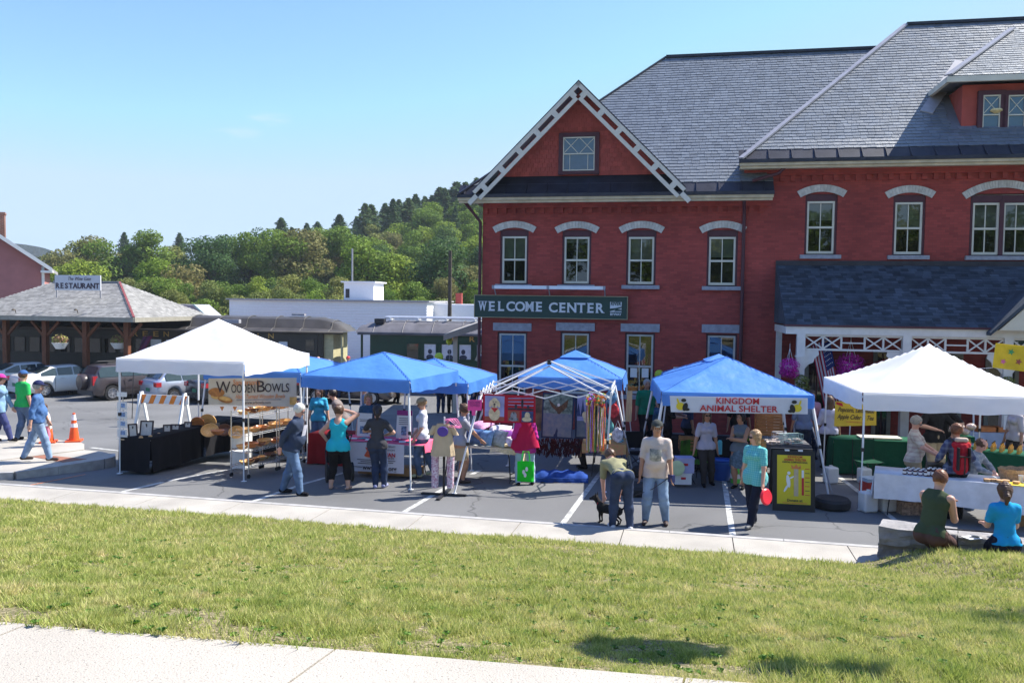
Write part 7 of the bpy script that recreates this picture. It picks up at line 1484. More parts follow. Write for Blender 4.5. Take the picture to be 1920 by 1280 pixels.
# ---- right stall: white table
r1 = A(1640, 874, 15.0); r2 = A(1990, 888, 13.8); ra_ = math.atan2(r2.y - r1.y, r2.x - r1.x); rl_ = 3.7
rc = Vector((r1.x, r1.y, 0)) + Matrix.Rotation(ra_, 3, 'Z') @ Vector((rl_ / 2, .38, 0))
folding_table('long folding table of the jam stall', rc, ra_, rl_ - .1, .72)
tablecloth('long white tablecloth over the jam stall table', rc, ra_, rl_, .78, 0, WC, drop=[.46, .3, .4, .5], top=.77, seed=11)
tp = lambda px, d=.0, z=.78: (lambda t_: Vector((r1.x, r1.y, 0)) + Matrix.Rotation(ra_, 3, 'Z') @ Vector((t_, .12 + d, 0)) + Vector((0, 0, z)))((px - 1640) / 350 * 3.78)
JL = [mat('jam_dark', (.06, .01, .02), .15, .2), mat('honey', (.55, .28, .04), .15, .2), mat('jam_purple', (.08, .03, .1), .15, .2)]
def jar(lb, p, r=.033, h=.1, k=0, group='preserve jars on the white table', neck=False):
    t = thing('preserve_jar' if not neck else 'syrup_bottle', lb, 'jar' if not neck else 'bottle', p, 0, group); b = MB()
    b.lathe([(.001, 0), (r, 0), (r, h * .8), (r * .7, h * .9), (.001, h * .9)] if not neck else [(.001, 0), (r, 0), (r, h * .55), (r * .35, h * .75), (r * .35, h * .9), (.001, h * .9)], 12); b.build('glass', JL[k], t, True)
    b = MB(); b.lathe([(r * (.8 if not neck else .42), h * .88), (r * (.8 if not neck else .42), h), (.001, h)], 12); b.build('lid', white_paint if not neck else black, t); b = MB(); b.lathe([(r + .001, h * .2), (r + .001, h * (.6 if not neck else .42))], 12); b.build('label', paper if not neck else mat('amber_label', (.45, .28, .08), .5), t)
rows_ = ['front row', 'middle row', 'back row']
for j in range(3):
    for i in range(5): jar(f"jam jar in the {rows_[j]}, {['leftmost', 'second', 'third', 'fourth', 'rightmost'][i]}, left jam group", tp(1686 + i * 8 + j * 3, j * .1), k=2 * (i % 2))
for j in range(2):
    for i in range(4): jar(f"tall dark jar in the {['front', 'back'][j]} row, {['leftmost', 'second', 'third', 'rightmost'][i]}, beside the dark display box", tp(1722 + i * 7 + j * 3, j * .1), .03, .15, 0)
b = MB(); b.box((0, 0, .1), (.3, .1, .2), rx=.3); o = tag(b.build('display_box', BARK), 'dark brown upright display box behind the tall jars', 'box'); o.location = tp(1732, .32)
for i, px in enumerate((1807, 1816, 1825, 1834, 1848)): lth('pastry_tub', ['first', 'second', 'third', 'fourth', 'fifth'][i] + ' small clear tub of pastry from the left, right of the backpack', 'tub', [(.001, 0), (.05, 0), (.06, .05), (.001, .055)], tp(px, .05 * (i % 2)), mat('pastry', (.5, .3, .15), .7, .3, 20), group='pastry tubs on the white table')
bk = thing('bread_basket', 'tan oval wicker basket lying open on the white table', 'basket', tp(1852, .45)); b = MB(); b.grid(lambda u, v: ((.26 + .05 * v) * math.cos(6.283 * u), (.17 + .04 * v) * math.sin(6.283 * u), .2 * v + .01 * math.sin(60 * u)), 40, 6); b.build('side', mat('wicker', (.5, .32, .17), .8, .3, 30, bump=.6), bk); b = MB(); b.lathe([(.001, .01), (1, .01)], 20, sx=.26, sy=.17); b.build('base', mat('wicker', (0, 0, 0)), bk)
for i in range(10):
    lth('bread_roll', ['first', 'second', 'third', 'fourth', 'fifth', 'sixth', 'seventh', 'eighth', 'ninth', 'tenth'][i] + ' wrapped roll from the left, right half of the white table', 'bread', [(.001, 0), (.06, .01), (.07, .05), (.001, .08)], tp(1868 + i * 9, .1 + .12 * (i % 3)), mat('wrapped_bread', (.6, .42, .3), .35, .3, 25), group='wrapped rolls on the white table')
for i in range(3): lth('paper_cup', ['left', 'middle', 'right'][i] + ' white paper cup near the basket on the white table', 'cup', [(.001, 0), (.03, 0), (.04, .13), (.036, .13), (.001, .02)], tp(1856 + i * 9, .18), paper, group='white paper cups')
b = MB(); b.box((0, 0, .004), (.5, .3, .006)); o = tag(b.build('yellow_mat', YELP), 'yellow paper mat on the white table right of the backpack', 'mat'); o.location = tp(1850, .0, .779); o.rotation_euler = (0, 0, ra_)
# jugs, cooler and cartons at the left end
for i, (px, py, s_) in enumerate(((1557, 905, .32), (1620, 905, .3), (1627, 958, .34), (1662, 957, .34))):
    p = G(px, py); t = thing('water_container', ['white plastic container beside the shelter canopy leg', 'white container behind the left front canopy leg', 'white container wrapped in a bag at the front canopy leg', 'white container under the white tablecloth corner'][i], 'container', p, .2, 'white plastic water containers'); b = MB(); b.box((0, 0, s_ * .55), (s_ * .85, s_ * .7, s_ * 1.1)); o = b.build('body', mat('milky_plastic', (.62, .62, .62), .4, .06), t)
    mod = o.modifiers.new('soft', 'BEVEL'); mod.width = .04; mod.segments = 3; b = MB(); b.lathe([(.035, s_ * 1.1), (.035, s_ * 1.2), (.001, s_ * 1.2)], 12); b.build('cap', white_paint, t)
cl_ = thing('cooler', 'red and white cooler behind the white containers', 'cooler', G(1636, 925), .2); b = MB(); b.box((0, 0, .14), (.42, .28, .28)); b.build('body', mat('cooler_red', (.55, .05, .04), .4), cl_); b = MB(); b.box((0, 0, .3), (.44, .3, .07)); b.build('lid', mat('cooler_blue_white', (.45, .55, .65), .4), cl_)
for i, px in enumerate((1700, 1850)): b = MB(); b.box((0, 0, .12), (.5, .3, .24)); o = tag(b.build('cardboard_box', mat('cardboard', (0, 0, 0)) if i else mat('tartan_box', (.3, .2, .15), .8, .6, 20)), ['patterned carton under the left part of the white table', 'brown cardboard box under the right part of the white table'][i], 'box'); o.location = tp(px, .35, 0)
# green clothed tables behind
p = A(1640, 820, 18.8); folding_table('folding table under dark green cloth behind the popcorn sign', (p.x, 18.8, 0), R(-9), 1.9, .7); tablecloth('dark green tablecloth behind the popcorn sign', (p.x, 18.8, 0), R(-9), 1.95, .75, 0, GC, top=.8, seed=12)
o = text('lettering', 'GREEN', .12, paper, None, Matrix.Translation((A(1580, 830, 18.3).x, 18.37, .48)) @ FRONT); bpy.data.objects.remove(o)
b = MB(); b.box((0, 0, 0), (.9, .4, .03)); o = tag(b.build('serving_tray', cream), 'long pale tray of food on the dark green table', 'tray'); o.location = (p.x + .1, 18.8, .83); o.rotation_euler = (0, 0, R(-9))
p = A(1860, 815, 17.6); folding_table('folding table of syrup bottles at right', (p.x, 17.6, 0), R(-40), 1.9, .7); tablecloth('green tablecloth under the syrup bottles', (p.x, 17.6, 0), R(-40), 1.95, .75, 0, GC, top=.77, seed=13)
M5 = Matrix.Translation((p.x, 17.6, .785)) @ Matrix.Rotation(R(-40), 4, 'Z')
for j in range(3):
    for i in range(9): jar(f"{['amber', 'amber', 'golden'][j]} syrup bottle, {['front', 'middle', 'back'][j]} row, {['leftmost', 'second', 'third', 'fourth', 'fifth', 'sixth', 'seventh', 'eighth', 'rightmost'][i]}" + (' from the left' if 0 < i < 8 else ' in the row'), M5 @ Vector((-.75 + i * .16, -.22 + j * .14, 0)), .03, .19, 1, 'syrup bottles on the green table', neck=True)
p = A(1800, 805, 18.6); t = thing('bread_bags', 'clear bags of loaves piled on a green crate', 'bread bags', (p.x, 18.6, .78)); b = MB(); b.box((0, 0, .07), (.5, .35, .14)); b.build('crate', GC, t)
for k in range(7): b = MB(); b.ball((-.2 + .13 * (k % 4), -.1 + .2 * (k // 4), .24 + .12 * (k % 2)), .1, 10, 7, (1.2, .8, .8)); b.build('loaf_bag', mat('loaf_plastic', (.6, .45, .38), .2, .4, 12, coat=.8), t, True)
p = A(1880, 790, 20.5); folding_table('far table with boxes behind the syrup bottles', (p.x, 20.5, 0), R(-9), 1.8, .7); tablecloth('pale cloth on the far table behind the syrup bottles', (p.x, 20.5, 0), R(-9), 1.85, .75, 0, cloth('pale_blue_cloth', (.4, .45, .55)), drop=.4, seed=14)
for i in range(3): b = MB(); b.box((0, 0, .06), (.5, .3, .12)); o = tag(b.build('seed_tray', ORANGE if i != 2 else YELP), ['left orange', 'right orange', 'yellow'][i] + ' tray on the far table behind the syrup bottles', 'tray'); o.location = (p.x - .5 + i * .45, 20.4, .76)
p = A(1891, 792, 20.0); b = MB(); b.box((0, 0, 0), (.24, .01, .34)); b.box((0, -.007, .08), (.16, .003, .02)); b.box((0, -.007, 0), (.16, .003, .02)); o = tag(b.build('price_sheet', paper), 'white printed sheet standing on the far table at right', 'sign'); o.location = p
# ---- balloons
for i, (px, py, Y, zb) in enumerate(((1236, 702, 22.4, 1.0), (823, 669, 24, .9), (499, 644, 26, .9), (842, 640, 34, .5))):
    p = A(px, py, Y); t = thing('balloon', ['lime balloon against the brick wall beside the CAUTION sign', 'lime balloon above the rear blue canopy peak', 'lime balloon at the edge of the left white canopy', 'small lime balloon in front of the green carriage'][i], 'balloon', p, 0, 'lime green balloons'); b = MB(); r = .13 * (1.0 if i < 3 else 1.0); b.lathe([(.001, -r * 1.25), (r * .25, -r * 1.1), (r * .8, -r * .6), (r, 0), (r * .85, r * .55), (r * .5, r * .88), (.001, r)], 16); b.build('skin', mat('lime_balloon', (.55, .65, .06), .25, .05, transl=.3), t, True); b = MB(); b.tube([(0, 0, -r * 1.2), (.02, 0, -.6), (0, 0, -1.0)], .004, 4); b.build('string', paper, t)
# ---- flowers and flags on the porch
MAG = leaf_mat('magenta_petals', (.35, .02, .22), (.42, .03, .3))
def porchp(px, py, w): q = bl(px, py, w); return BM @ q
for i, (px, py, w, s) in enumerate(((1480, 688, -PF - .1, .8), (1594, 686, -PF + .6, 1.15), (1737, 690, -1.2, .8))):
    p = porchp(px, py, w); t = thing('hanging_basket', ['magenta hanging basket left of the first porch column', 'full magenta hanging basket under the porch beam', 'magenta hanging basket behind the right white canopy peak'][i], 'hanging basket', p, 0, 'magenta hanging baskets'); t.scale = (s, s, s)
    b = MB(); b.lathe([(.001, -.12), (.12, -.1), (.17, .05), (.001, .06)], 14); b.build('pot', white_paint, t, True); o = bpy.data.objects.new('flowers', quads_mesh('flowers', leaf_cloud([(0, 0, .05, .3), (0, 0, -.1, .26), (.12, 0, -.2, .2), (-.12, 0, -.18, .2)], 2600, .022, i), MAG)); COL.objects.link(o); o.parent = t
    b = MB(); [b.tube([(.16 * math.cos(a), .16 * math.sin(a), .05), (0, 0, .6), (0, 0, .75)], .005, 4) for a in (0, 2.1, 4.2)]; b.build('hanger', paper, t)
# flag on the porch
fp = porchp(1530, 668, -PF + .25); US = thing('national_flag', 'striped flag with starred canton hanging slanted on the porch', 'flag', fp, BA)
def fpt(u, v, d=0): return (-.12 + .55 * v * .5 + u * .42 + .1 * v, .06 * math.sin(u * 9) + d, .25 - v * 1.65 + .25 * u)
b = MB(); N1 = 26; b.grid(lambda u, v: fpt(u, v), N1, 10); b.m = [int((i % N1) / 2) % 2 for i in range(len(b.m))]; b.build('stripes', [cloth('flag_stripe_red', (.3, .02, .04)), cloth('flag_white', (.5, .48, .52))], US, 2)
b = MB(); b.grid(lambda u, v: fpt(.52 + .5 * u, v * .45, -.012), 10, 6); cn = b.build('canton', cloth('flag_blue', (.02, .03, .12)), US, 2); b = MB()
for i in range(5):
    for j in range(6): q = fpt(.56 + .09 * i, .03 + j * .07, -.02); b.poly([(q[0] + .014 * (1 if k % 2 else .45) * math.cos(k * .628), q[1], q[2] + .014 * (1 if k % 2 else .45) * math.sin(k * .628)) for k in range(10)])
b.build('stars', paper, cn); b = MB(); b.tube([(-.35, .1, -.1), (.45, 0, .55)], .012, 6); b.build('pole', wood, US, True)
b = MB(); p = porchp(1501, 712, -PF + .0)
o = bpy.data.objects.new('grapevine_garland', quads_mesh('garland', leaf_cloud([(0, -.05, 0, .18), (.05, 0, -.25, .2), (-.02, 0, -.55, .2)], 900, .03, 3), LF['olive'])); COL.objects.link(o); o.location = p; tag(o, 'dried vine garland round the left porch column', 'garland')
p = porchp(1888, 715, -PF); o = bpy.data.objects.new('grapevine_garland', quads_mesh('garland', leaf_cloud([(0, -.05, 0, .15), (.05, 0, -.2, .17), (-.02, 0, -.45, .16)], 700, .03, 4), LF['olive'])); COL.objects.link(o); o.location = p; tag(o, 'dried vine garland round the right porch column', 'garland')
# ---- granite wall at the lawn edge (stones as parts)
w0 = Vector((5.55, 12.25, 0)); w1 = Vector((8.6, 10.55, 0)); wa = math.atan2((w1 - w0).y, (w1 - w0).x); GW = thing('stone_wall', 'low wall of rough granite blocks at the lawn edge under the seated pair', 'wall', w0, wa)
GR = mat('rough_granite', (.2, .18, .17), .9, .25, 4, bump=1.0, bscale=14, dist=.03); GRL = mat('rough_granite_top', (.26, .25, .25), .9, .25, 4, bump=.8, bscale=14, dist=.03)
def stone(c, d, m, seed):
    r = random.Random(seed); b = MB(); b.box((0, 0, 0), d); me = b.mesh('stone', m); bm_ = None
    import bmesh as B2
    bm_ = B2.new(); bm_.from_mesh(me); B2.ops.subdivide_edges(bm_, edges=bm_.edges[:], cuts=3, use_grid_fill=True)
    for v in bm_.verts: v.co += Vector((r.uniform(-1, 1), r.uniform(-1, 1), r.uniform(-1, 1))) * .016
    bm_.to_mesh(me); bm_.free(); return inst(me, 'stone', GW, Matrix.Translation(c))
x = 0; i = 0
while x < 3.2:
    l = random.uniform(.7, 1.15); stone((x + l / 2, .0, .46), (l - .02, .5, .26), GRL, i); i += 1; x += l
for zc, hh in ((.22, .2), (.03, .17)):
    x = 0
    while x < 3.2: l = random.uniform(.35, .6); stone((x + l / 2, .03, zc), (l - .015, .44, hh), GR, i); i += 1; x += l
# ================================================================ PEOPLE: one continuous signed-distance body per person, clothes fitted over it
def surf_nets(F, org, h):
    """naive surface nets on a numpy field; returns verts, quads"""
    s = F < 0; nx, ny, nz = F.shape
    c = np.zeros((nx - 1, ny - 1, nz - 1), np.int8)
    for i in (0, 1):
        for j in (0, 1):
            for k in (0, 1): c += s[i:nx - 1 + i, j:ny - 1 + j, k:nz - 1 + k]
    act = (c > 0) & (c < 8); idx = -np.ones(act.shape, np.int64); I = np.argwhere(act); idx[act] = np.arange(len(I))
    P = np.zeros((len(I), 3)); W = np.zeros(len(I)); x, y, z = I.T
    for a in range(3):
        for p in (0, 1):
            for q in (0, 1):
                o0 = [0, 0, 0]; b_, d_ = [t for t in range(3) if t != a]; o0[b_] = p; o0[d_] = q; o1 = list(o0); o1[a] = 1
                f0 = F[x + o0[0], y + o0[1], z + o0[2]]; f1 = F[x + o1[0], y + o1[1], z + o1[2]]; m = (f0 < 0) != (f1 < 0)
                t = np.where(m, f0 / np.where(m, f0 - f1, 1), 0); pt = np.array(o0, float)[None, :] + 0 * P; pt[:, a] = t
                P += pt * m[:, None]; W += m
    V = (I + P / W[:, None]) * h + org; Q = []
    for a in range(3):
        b_, d_ = (a + 1) % 3, (a + 2) % 3; sl = [slice(None)] * 3; s0 = list(sl); s1 = list(sl); s0[a] = slice(0, -1); s1[a] = slice(1, None)
        e = s[tuple(s0)] != s[tuple(s1)]; E = np.argwhere(e)
        E = E[(E[:, b_] > 0) & (E[:, d_] > 0) & (E[:, b_] < F.shape[b_] - 1) & (E[:, d_] < F.shape[d_] - 1)]
        if not len(E): continue
        def g(db, dd): T = E.copy(); T[:, b_] -= db; T[:, d_] -= dd; return idx[T[:, 0], T[:, 1], T[:, 2]]
        q = np.stack([g(1, 1), g(0, 1), g(0, 0), g(1, 0)], 1); fl = s[E[:, 0], E[:, 1], E[:, 2]]
        q[~fl] = q[~fl][:, ::-1]; Q.append(q)
    return V, np.concatenate(Q)
class SDF:
    def __init__(s, lo, hi, h): s.h = h; s.o = np.array(lo, float); s.n = np.ceil((np.array(hi) - s.o) / h).astype(int) + 1; s.F = np.full(s.n, 0.3, np.float32)
    def _box(s, lo, hi): a = np.clip(np.floor((lo - s.o) / s.h).astype(int), 0, s.n); b = np.clip(np.ceil((hi - s.o) / s.h).astype(int) + 1, 0, s.n); return a, b
    def grid(s, a, b):
        ax = [s.o[i] + np.arange(a[i], b[i]) * s.h for i in range(3)]; return np.meshgrid(*ax, indexing='ij', sparse=True)
    def cap(s, p, q, ra, rb, k=0.03, flat=None, fd=None, op='u'):
        """tapered capsule; flat squeezes it along direction fd"""
        p = np.array(p, float); q = np.array(q, float); R_ = max(ra, rb) + k + 3 * s.h; a, b = s._box(np.minimum(p, q) - R_, np.maximum(p, q) + R_)
        if np.any(b <= a): return
        X, Y, Z = s.grid(a, b); d = q - p; L2 = max(1e-9, d @ d); px, py, pz = X - p[0], Y - p[1], Z - p[2]
        t = np.clip((px * d[0] + py * d[1] + pz * d[2]) / L2, 0, 1); ex, ey, ez = px - t * d[0], py - t * d[1], pz - t * d[2]
        D2 = ex * ex + ey * ey + ez * ez
        if flat: c = ex * fd[0] + ey * fd[1] + ez * fd[2]; D2 = D2 + c * c * (1 / flat ** 2 - 1)
        D = np.sqrt(D2) - (ra + (rb - ra) * t)
        if flat: D = D * (0.5 + 0.5 * flat)
        sl = tuple(slice(a[i], b[i]) for i in range(3)); F = s.F[sl]
        if op == 'u':
            hh = np.clip(k - np.abs(F - D), 0, None) / k; s.F[sl] = np.minimum(F, D) - hh * hh * k * .25
        else:
            s.F[sl] = np.maximum(F, -D)
    def ell(s, c, r, M=None, k=0.01, op='u'):
        c = np.array(c, float); r = np.array(r, float); R_ = r.max() + k + 3 * s.h; a, b = s._box(c - R_, c + R_)
        if np.any(b <= a): return
        X, Y, Z = s.grid(a, b); v = [X - c[0], Y - c[1], Z - c[2]]
        if M is not None: v = [v[0] * M[0][i] + v[1] * M[1][i] + v[2] * M[2][i] for i in range(3)]
        D = (np.sqrt((v[0] / r[0]) ** 2 + (v[1] / r[1]) ** 2 + (v[2] / r[2]) ** 2) - 1) * r.min(); sl = tuple(slice(a[i], b[i]) for i in range(3)); F = s.F[sl]
        if op == 'u': hh = np.clip(k - np.abs(F - D), 0, None) / k; s.F[sl] = np.minimum(F, D) - hh * hh * k * .25
        else: s.F[sl] = np.maximum(F, -D)
    def cut(s, p, n):          # remove the side the normal points to
        X, Y, Z = s.grid(np.zeros(3, int), s.n); s.F = np.maximum(s.F, ((X - p[0]) * n[0] + (Y - p[1]) * n[1] + (Z - p[2]) * n[2]).astype(np.float32))
    def wrinkle(s, amp, f, seed, vert=False):
        X, Y, Z = s.grid(np.zeros(3, int), s.n); r = np.random.default_rng(seed); w = 0
        for i in range(4):
            d = r.normal(size=3); d /= np.linalg.norm(d); 
            if vert: d[2] *= .25
            w = w + np.sin((X * d[0] + Y * d[1] + Z * d[2]) * f * (1 + .5 * i) + r.uniform(0, 6))
        s.F = s.F + (w * amp / 4).astype(np.float32)
    def mesh(s, name, m, parent, smooth=2):
        V, Q = surf_nets(s.F, s.o, s.h); me = bpy.data.meshes.new(name); me.vertices.add(len(V)); me.vertices.foreach_set('co', V.astype(np.float32).ravel())
        n = len(Q); me.loops.add(n * 4); me.loops.foreach_set('vertex_index', Q.astype(np.int32).ravel()); me.polygons.add(n); me.polygons.foreach_set('loop_start', np.arange(0, n * 4, 4, dtype=np.int32)); me.polygons.foreach_set('use_smooth', np.ones(n, bool)); me.update(calc_edges=True); me.materials.append(m); return inst(me, name, parent)
SKINS = {'fair': mat('skin_fair', (.56, .32, .23), .5, .06, 8, spec=.35), 'tan': mat('skin_tan', (.42, .22, .14), .5, .06, 8, spec=.35), 'pink': mat('skin_rosy', (.6, .32, .25), .5, .06, 8, spec=.35)}
HAIRS = {'white': mat('hair_white', (.62, .6, .55), .6, .2, 30), 'grey': mat('hair_grey', (.3, .29, .28), .6, .2, 30), 'brown': mat('hair_brown', (.08, .04, .022), .5, .3, 30), 'dark': mat('hair_dark', (.022, .014, .012), .5, .3, 30), 'auburn': mat('hair_auburn', (.14, .05, .02), .5, .3, 30), 'blonde': mat('hair_blonde', (.32, .2, .1), .5, .3, 30)}
DENIM = cloth('denim_blue', (.1, .16, .27), var=.3, scale=5); DENIML = cloth('denim_light', (.22, .31, .45), var=.25, scale=5); DENIMD = cloth('denim_dark', (.03, .045, .09), var=.3); KHAKI = cloth('khaki', (.4, .31, .2)); NAVYT = cloth('navy_trousers', (.012, .015, .03)); BLKT = cloth('black_trousers', (.012, .012, .014)); DKT = cloth('dark_trousers', (.04, .035, .035))
def checks(name, c1, c2, f=60, f2=None):
    if name in MATS: return MATS[name]
    m = bpy.data.materials.new(name); n, b = nodes_of(m); L = n.links; tc = n.nodes.new('ShaderNodeTexCoord'); sp = n.nodes.new('ShaderNodeSeparateXYZ'); L.new(tc.outputs['Object'], sp.inputs[0]); b.inputs['Roughness'].default_value = .9; outs = []
    for a in ('X', 'Z'):
        mu = n.nodes.new('ShaderNodeMath'); mu.operation = 'MULTIPLY'; mu.inputs[1].default_value = f; L.new(sp.outputs[a], mu.inputs[0]); si = n.nodes.new('ShaderNodeMath'); si.operation = 'SINE'; L.new(mu.outputs[0], si.inputs[0]); st = n.nodes.new('ShaderNodeMath'); st.operation = 'GREATER_THAN'; st.inputs[1].default_value = .35; L.new(si.outputs[0], st.inputs[0]); outs.append(st)
    ad = n.nodes.new('ShaderNodeMath'); ad.operation = 'ADD'; L.new(outs[0].outputs[0], ad.inputs[0]); L.new(outs[1].outputs[0], ad.inputs[1]); dv = n.nodes.new('ShaderNodeMath'); dv.operation = 'MULTIPLY'; dv.inputs[1].default_value = .5; L.new(ad.outputs[0], dv.inputs[0])
    mx = n.nodes.new('ShaderNodeMix'); mx.data_type = 'RGBA'; mx.inputs['A'].default_value = (*c1, 1); mx.inputs['B'].default_value = (*c2, 1); L.new(dv.outputs[0], mx.inputs['Factor']); L.new(mx.outputs['Result'], b.inputs['Base Color']); MATS[name] = m; return m
def V3(*a): return np.array(a, float)
def ik(a, b, l1, l2, hint):
    d = b - a; L = np.linalg.norm(d); 
    if L > (l1 + l2) * .998: b = a + d / L * (l1 + l2) * .998; d = b - a; L = np.linalg.norm(d)
    x = (l1 * l1 - l2 * l2 + L * L) / (2 * L); hgt = math.sqrt(max(0, l1 * l1 - x * x)); u = d / L; h = np.array(hint, float); h = h - (h @ u) * u; h /= max(1e-6, np.linalg.norm(h)); return a + u * x + h * hgt, b
PEOPLE = []
def person(label, at_, yaw, H=1.74, sex='m', build=1.0, lean=(0, 0, 0), hip_z=None, hip=(0, 0), feet=None, hands=None, elbows=None, knees=None, look=(0, 1, 0), skin='fair', hair='brown', hstyle='short', top=None, sleeve=.5, topname='shirt', bottom=DENIM, leglen=1.0, skirt=None, shoes=BLKT, cap=None, capm=None, glasses=None, belly=0.0, h=0.0125, tophem=.0, neck=0, bottomname='trousers', socks=None, group=None, scoop=False, heels=0.0, zoff=0.0):
    """local frame: +Y is forward, +X the person's right, Z up; feet/hands are targets in that frame in units of body height"""
    t = thing('person', label, 'person', (at_[0], at_[1], at_[2] + zoff), yaw, group); up = np.array([lean[0], lean[1], 1.0]); up /= np.linalg.norm(up)
    rt_ = V3(1, 0, 0); rt_ = rt_ - (rt_ @ up) * up; rt_ /= np.linalg.norm(rt_); fw = np.cross(up, rt_)
    B = build; hz = (hip_z if hip_z is not None else .525); Hp = V3(hip[0], hip[1], hz) * H; sh = Hp + up * .29 * H; nk = Hp + up * .335 * H
    lk = np.array(look, float); lk /= np.linalg.norm(lk); hu = up * .6 + V3(0, 0, .4); hu = hu - (hu @ lk) * lk * 1.0; hu /= np.linalg.norm(hu); hr = np.cross(lk, hu)
    hc_ = nk + (up * .6 + V3(0, 0, .4)) * .072 * H + lk * .012 * H
    sw = (.098 if sex == 'm' else .086) * H * (.62 + .38 * B); hw = .052 * H * (1 if sex == 'm' else 1.08) * (.4 + .6 * B)
    feet = feet or ((-.055, .0), (.055, .0)); hands = hands or ((-.16, .03, .46), (.16, .03, .46)); elbows = elbows or ((-.4, -1, 0), (.4, -1, 0)); knees = knees or ((0, 1, 0), (0, 1, 0))
    SH = [sh + rt_ * sw * s - up * .022 * H for s in (-1, 1)]; HI = [Hp + rt_ * hw * s - up * .012 * H for s in (-1, 1)]; EL = []; HA = []; KN2 = []; AN = []
    for i in (0, 1):
        e, hnd = ik(SH[i], V3(*hands[i]) * H, .168 * H, .152 * H, elbows[i]); EL.append(e); HA.append(hnd)
        fz = feet[i][2] if len(feet[i]) > 2 else 0; k_, an = ik(HI[i], V3(feet[i][0], feet[i][1], .045 + fz) * H, .243 * H, .238 * H, knees[i]); KN2.append(k_); AN.append(an)
    pts = np.array([Hp, sh, hc_ + V3(0, 0, .1 * H)] + SH + HI + EL + HA + KN2 + AN + [a + V3(0, .09 * H, -.05 * H) for a in AN] + [x + (x - e) * .5 for x, e in zip(HA, EL)]); lo = pts.min(0) - .17 * H * max(B, 1); hi = pts.max(0) + .17 * H * max(B, 1); lo[2] = min(AN[0][2], AN[1][2]) - .07 * H
    S_ = lambda: SDF(lo, hi, h)
    chest = (.076 if sex == 'm' else .067) * H * B; waist = (.068 if sex == 'm' else .058) * H * B; hipr = (.07 if sex == 'm' else .074) * H * B
    def torso(s, g=0.0):
        s.cap(Hp + up * .0 * H, Hp + up * .10 * H, hipr + g, waist + g, .05, .78, fw); s.cap(Hp + up * .10 * H, Hp + up * .215 * H, waist + g, chest + g, .05, .76, fw)
        s.cap(sh - rt_ * sw * .5 - up * .045 * H, sh + rt_ * sw * .5 - up * .045 * H, .05 * H * B ** .5 + g * .8, .05 * H * B ** .5 + g * .8, .06, .8, fw)
        for q in (-1, 1): s.cap(nk - up * .045 * H, sh + rt_ * sw * .8 * q - up * .024 * H, .032 * H + g * .5, .024 * H + g * .5, .04)
        for q in (-1, 1): s.cap(Hp + rt_ * hw * .9 * q - fw * .01 * H - up * .01 * H, Hp + rt_ * hw * .9 * q - fw * .02 * H - up * .035 * H, .056 * H * B + g, .056 * H * B + g, .04)
        if sex == 'f':
            for q in (-1, 1): s.ell(Hp + up * .215 * H + rt_ * .036 * H * q + fw * .045 * H * B, [.033 * H + g] * 3, k=.03)
        if belly: s.ell(Hp + up * .085 * H + fw * (.03 * H + belly * .4), [.085 * H * B + g, .06 * H + belly * .6 + g, .085 * H + g], k=.06)
    def arm(s, i, g=0, t1=1.0, k=.02):
        e, hnd, a = EL[i], HA[i], SH[i]; ar = .028 * H * (.6 + .4 * B)
        u1 = min(1, t1 * 2); s.cap(a, a + (e - a) * u1, ar * 1.1 + g, ar * (1.1 - .25 * u1) + g, .035)
        if t1 > .5: u2 = (t1 - .5) * 2; s.cap(e, e + (hnd - e) * u2, ar * .86 + g, ar * (.86 - .3 * u2) + g, k)
    def leg(s, i, g=0, t1=1.0, fl=0):
        a, k_, an = HI[i], KN2[i], AN[i]; tr = .055 * H * (.5 + .5 * B); u1 = min(1, t1 * 2)
        s.cap(a, a + (k_ - a) * u1, tr + g, tr * (1 - .32 * u1) + g, .035)
        if t1 > .5:
            u2 = (t1 - .5) * 2; c_ = k_ + (an - k_) * .3; s.cap(k_, c_, tr * .66 + g, tr * .68 + g + fl * .3, .03); s.cap(c_, k_ + (an - k_) * max(.31, u2), tr * .68 + g + fl * .3, tr * (.68 - .3 * u2) + g + fl, .03)
    # --- body, one surface
    s = S_(); torso(s)
    for i in (0, 1):
        arm(s, i); leg(s, i)
        d = HA[i] - EL[i]; d /= np.linalg.norm(d); n_ = np.cross(d, fw); n_ = n_ / max(1e-6, np.linalg.norm(n_)); w_ = np.cross(d, n_); c = HA[i]
        s.cap(c, c + d * .042 * H, .017 * H, .021 * H, .012, .55, n_)                       # palm
        for f_ in range(4): o_ = w_ * (f_ - 1.5) * .0105 * H; L_ = (.036, .042, .04, .03)[f_] * H; m_ = c + d * .052 * H + o_ ; s.cap(m_, m_ + d * L_ * .5, .0062 * H, .0058 * H, .004); s.cap(m_ + d * L_ * .5, m_ + d * L_ * .85 + n_ * L_ * .35 * (1 if i else -1), .0058 * H, .005 * H, .004)
        s.cap(c + d * .015 * H + w_ * .017 * H, c + d * .045 * H + w_ * .032 * H, .0075 * H, .006 * H, .006)   # thumb
        ft_ = V3(0, 1, 0); kn = KN2[i] - HI[i]; yaw_f = .12 * (1 if i else -1); ft_ = V3(yaw_f, 1, 0); ft_ /= np.linalg.norm(ft_); an = AN[i]; s.cap(an - ft_ * .015 * H - V3(0, 0, .022 * H), an + ft_ * .085 * H - V3(0, 0, .03 * H), .02 * H, .016 * H, .02)
    s.cap(nk - up * .04 * H, hc_ - V3(0, 0, .02 * H), .034 * H, .032 * H, .03)
    HM = [[hr[0], lk[0], hu[0]], [hr[1], lk[1], hu[1]], [hr[2], lk[2], hu[2]]]
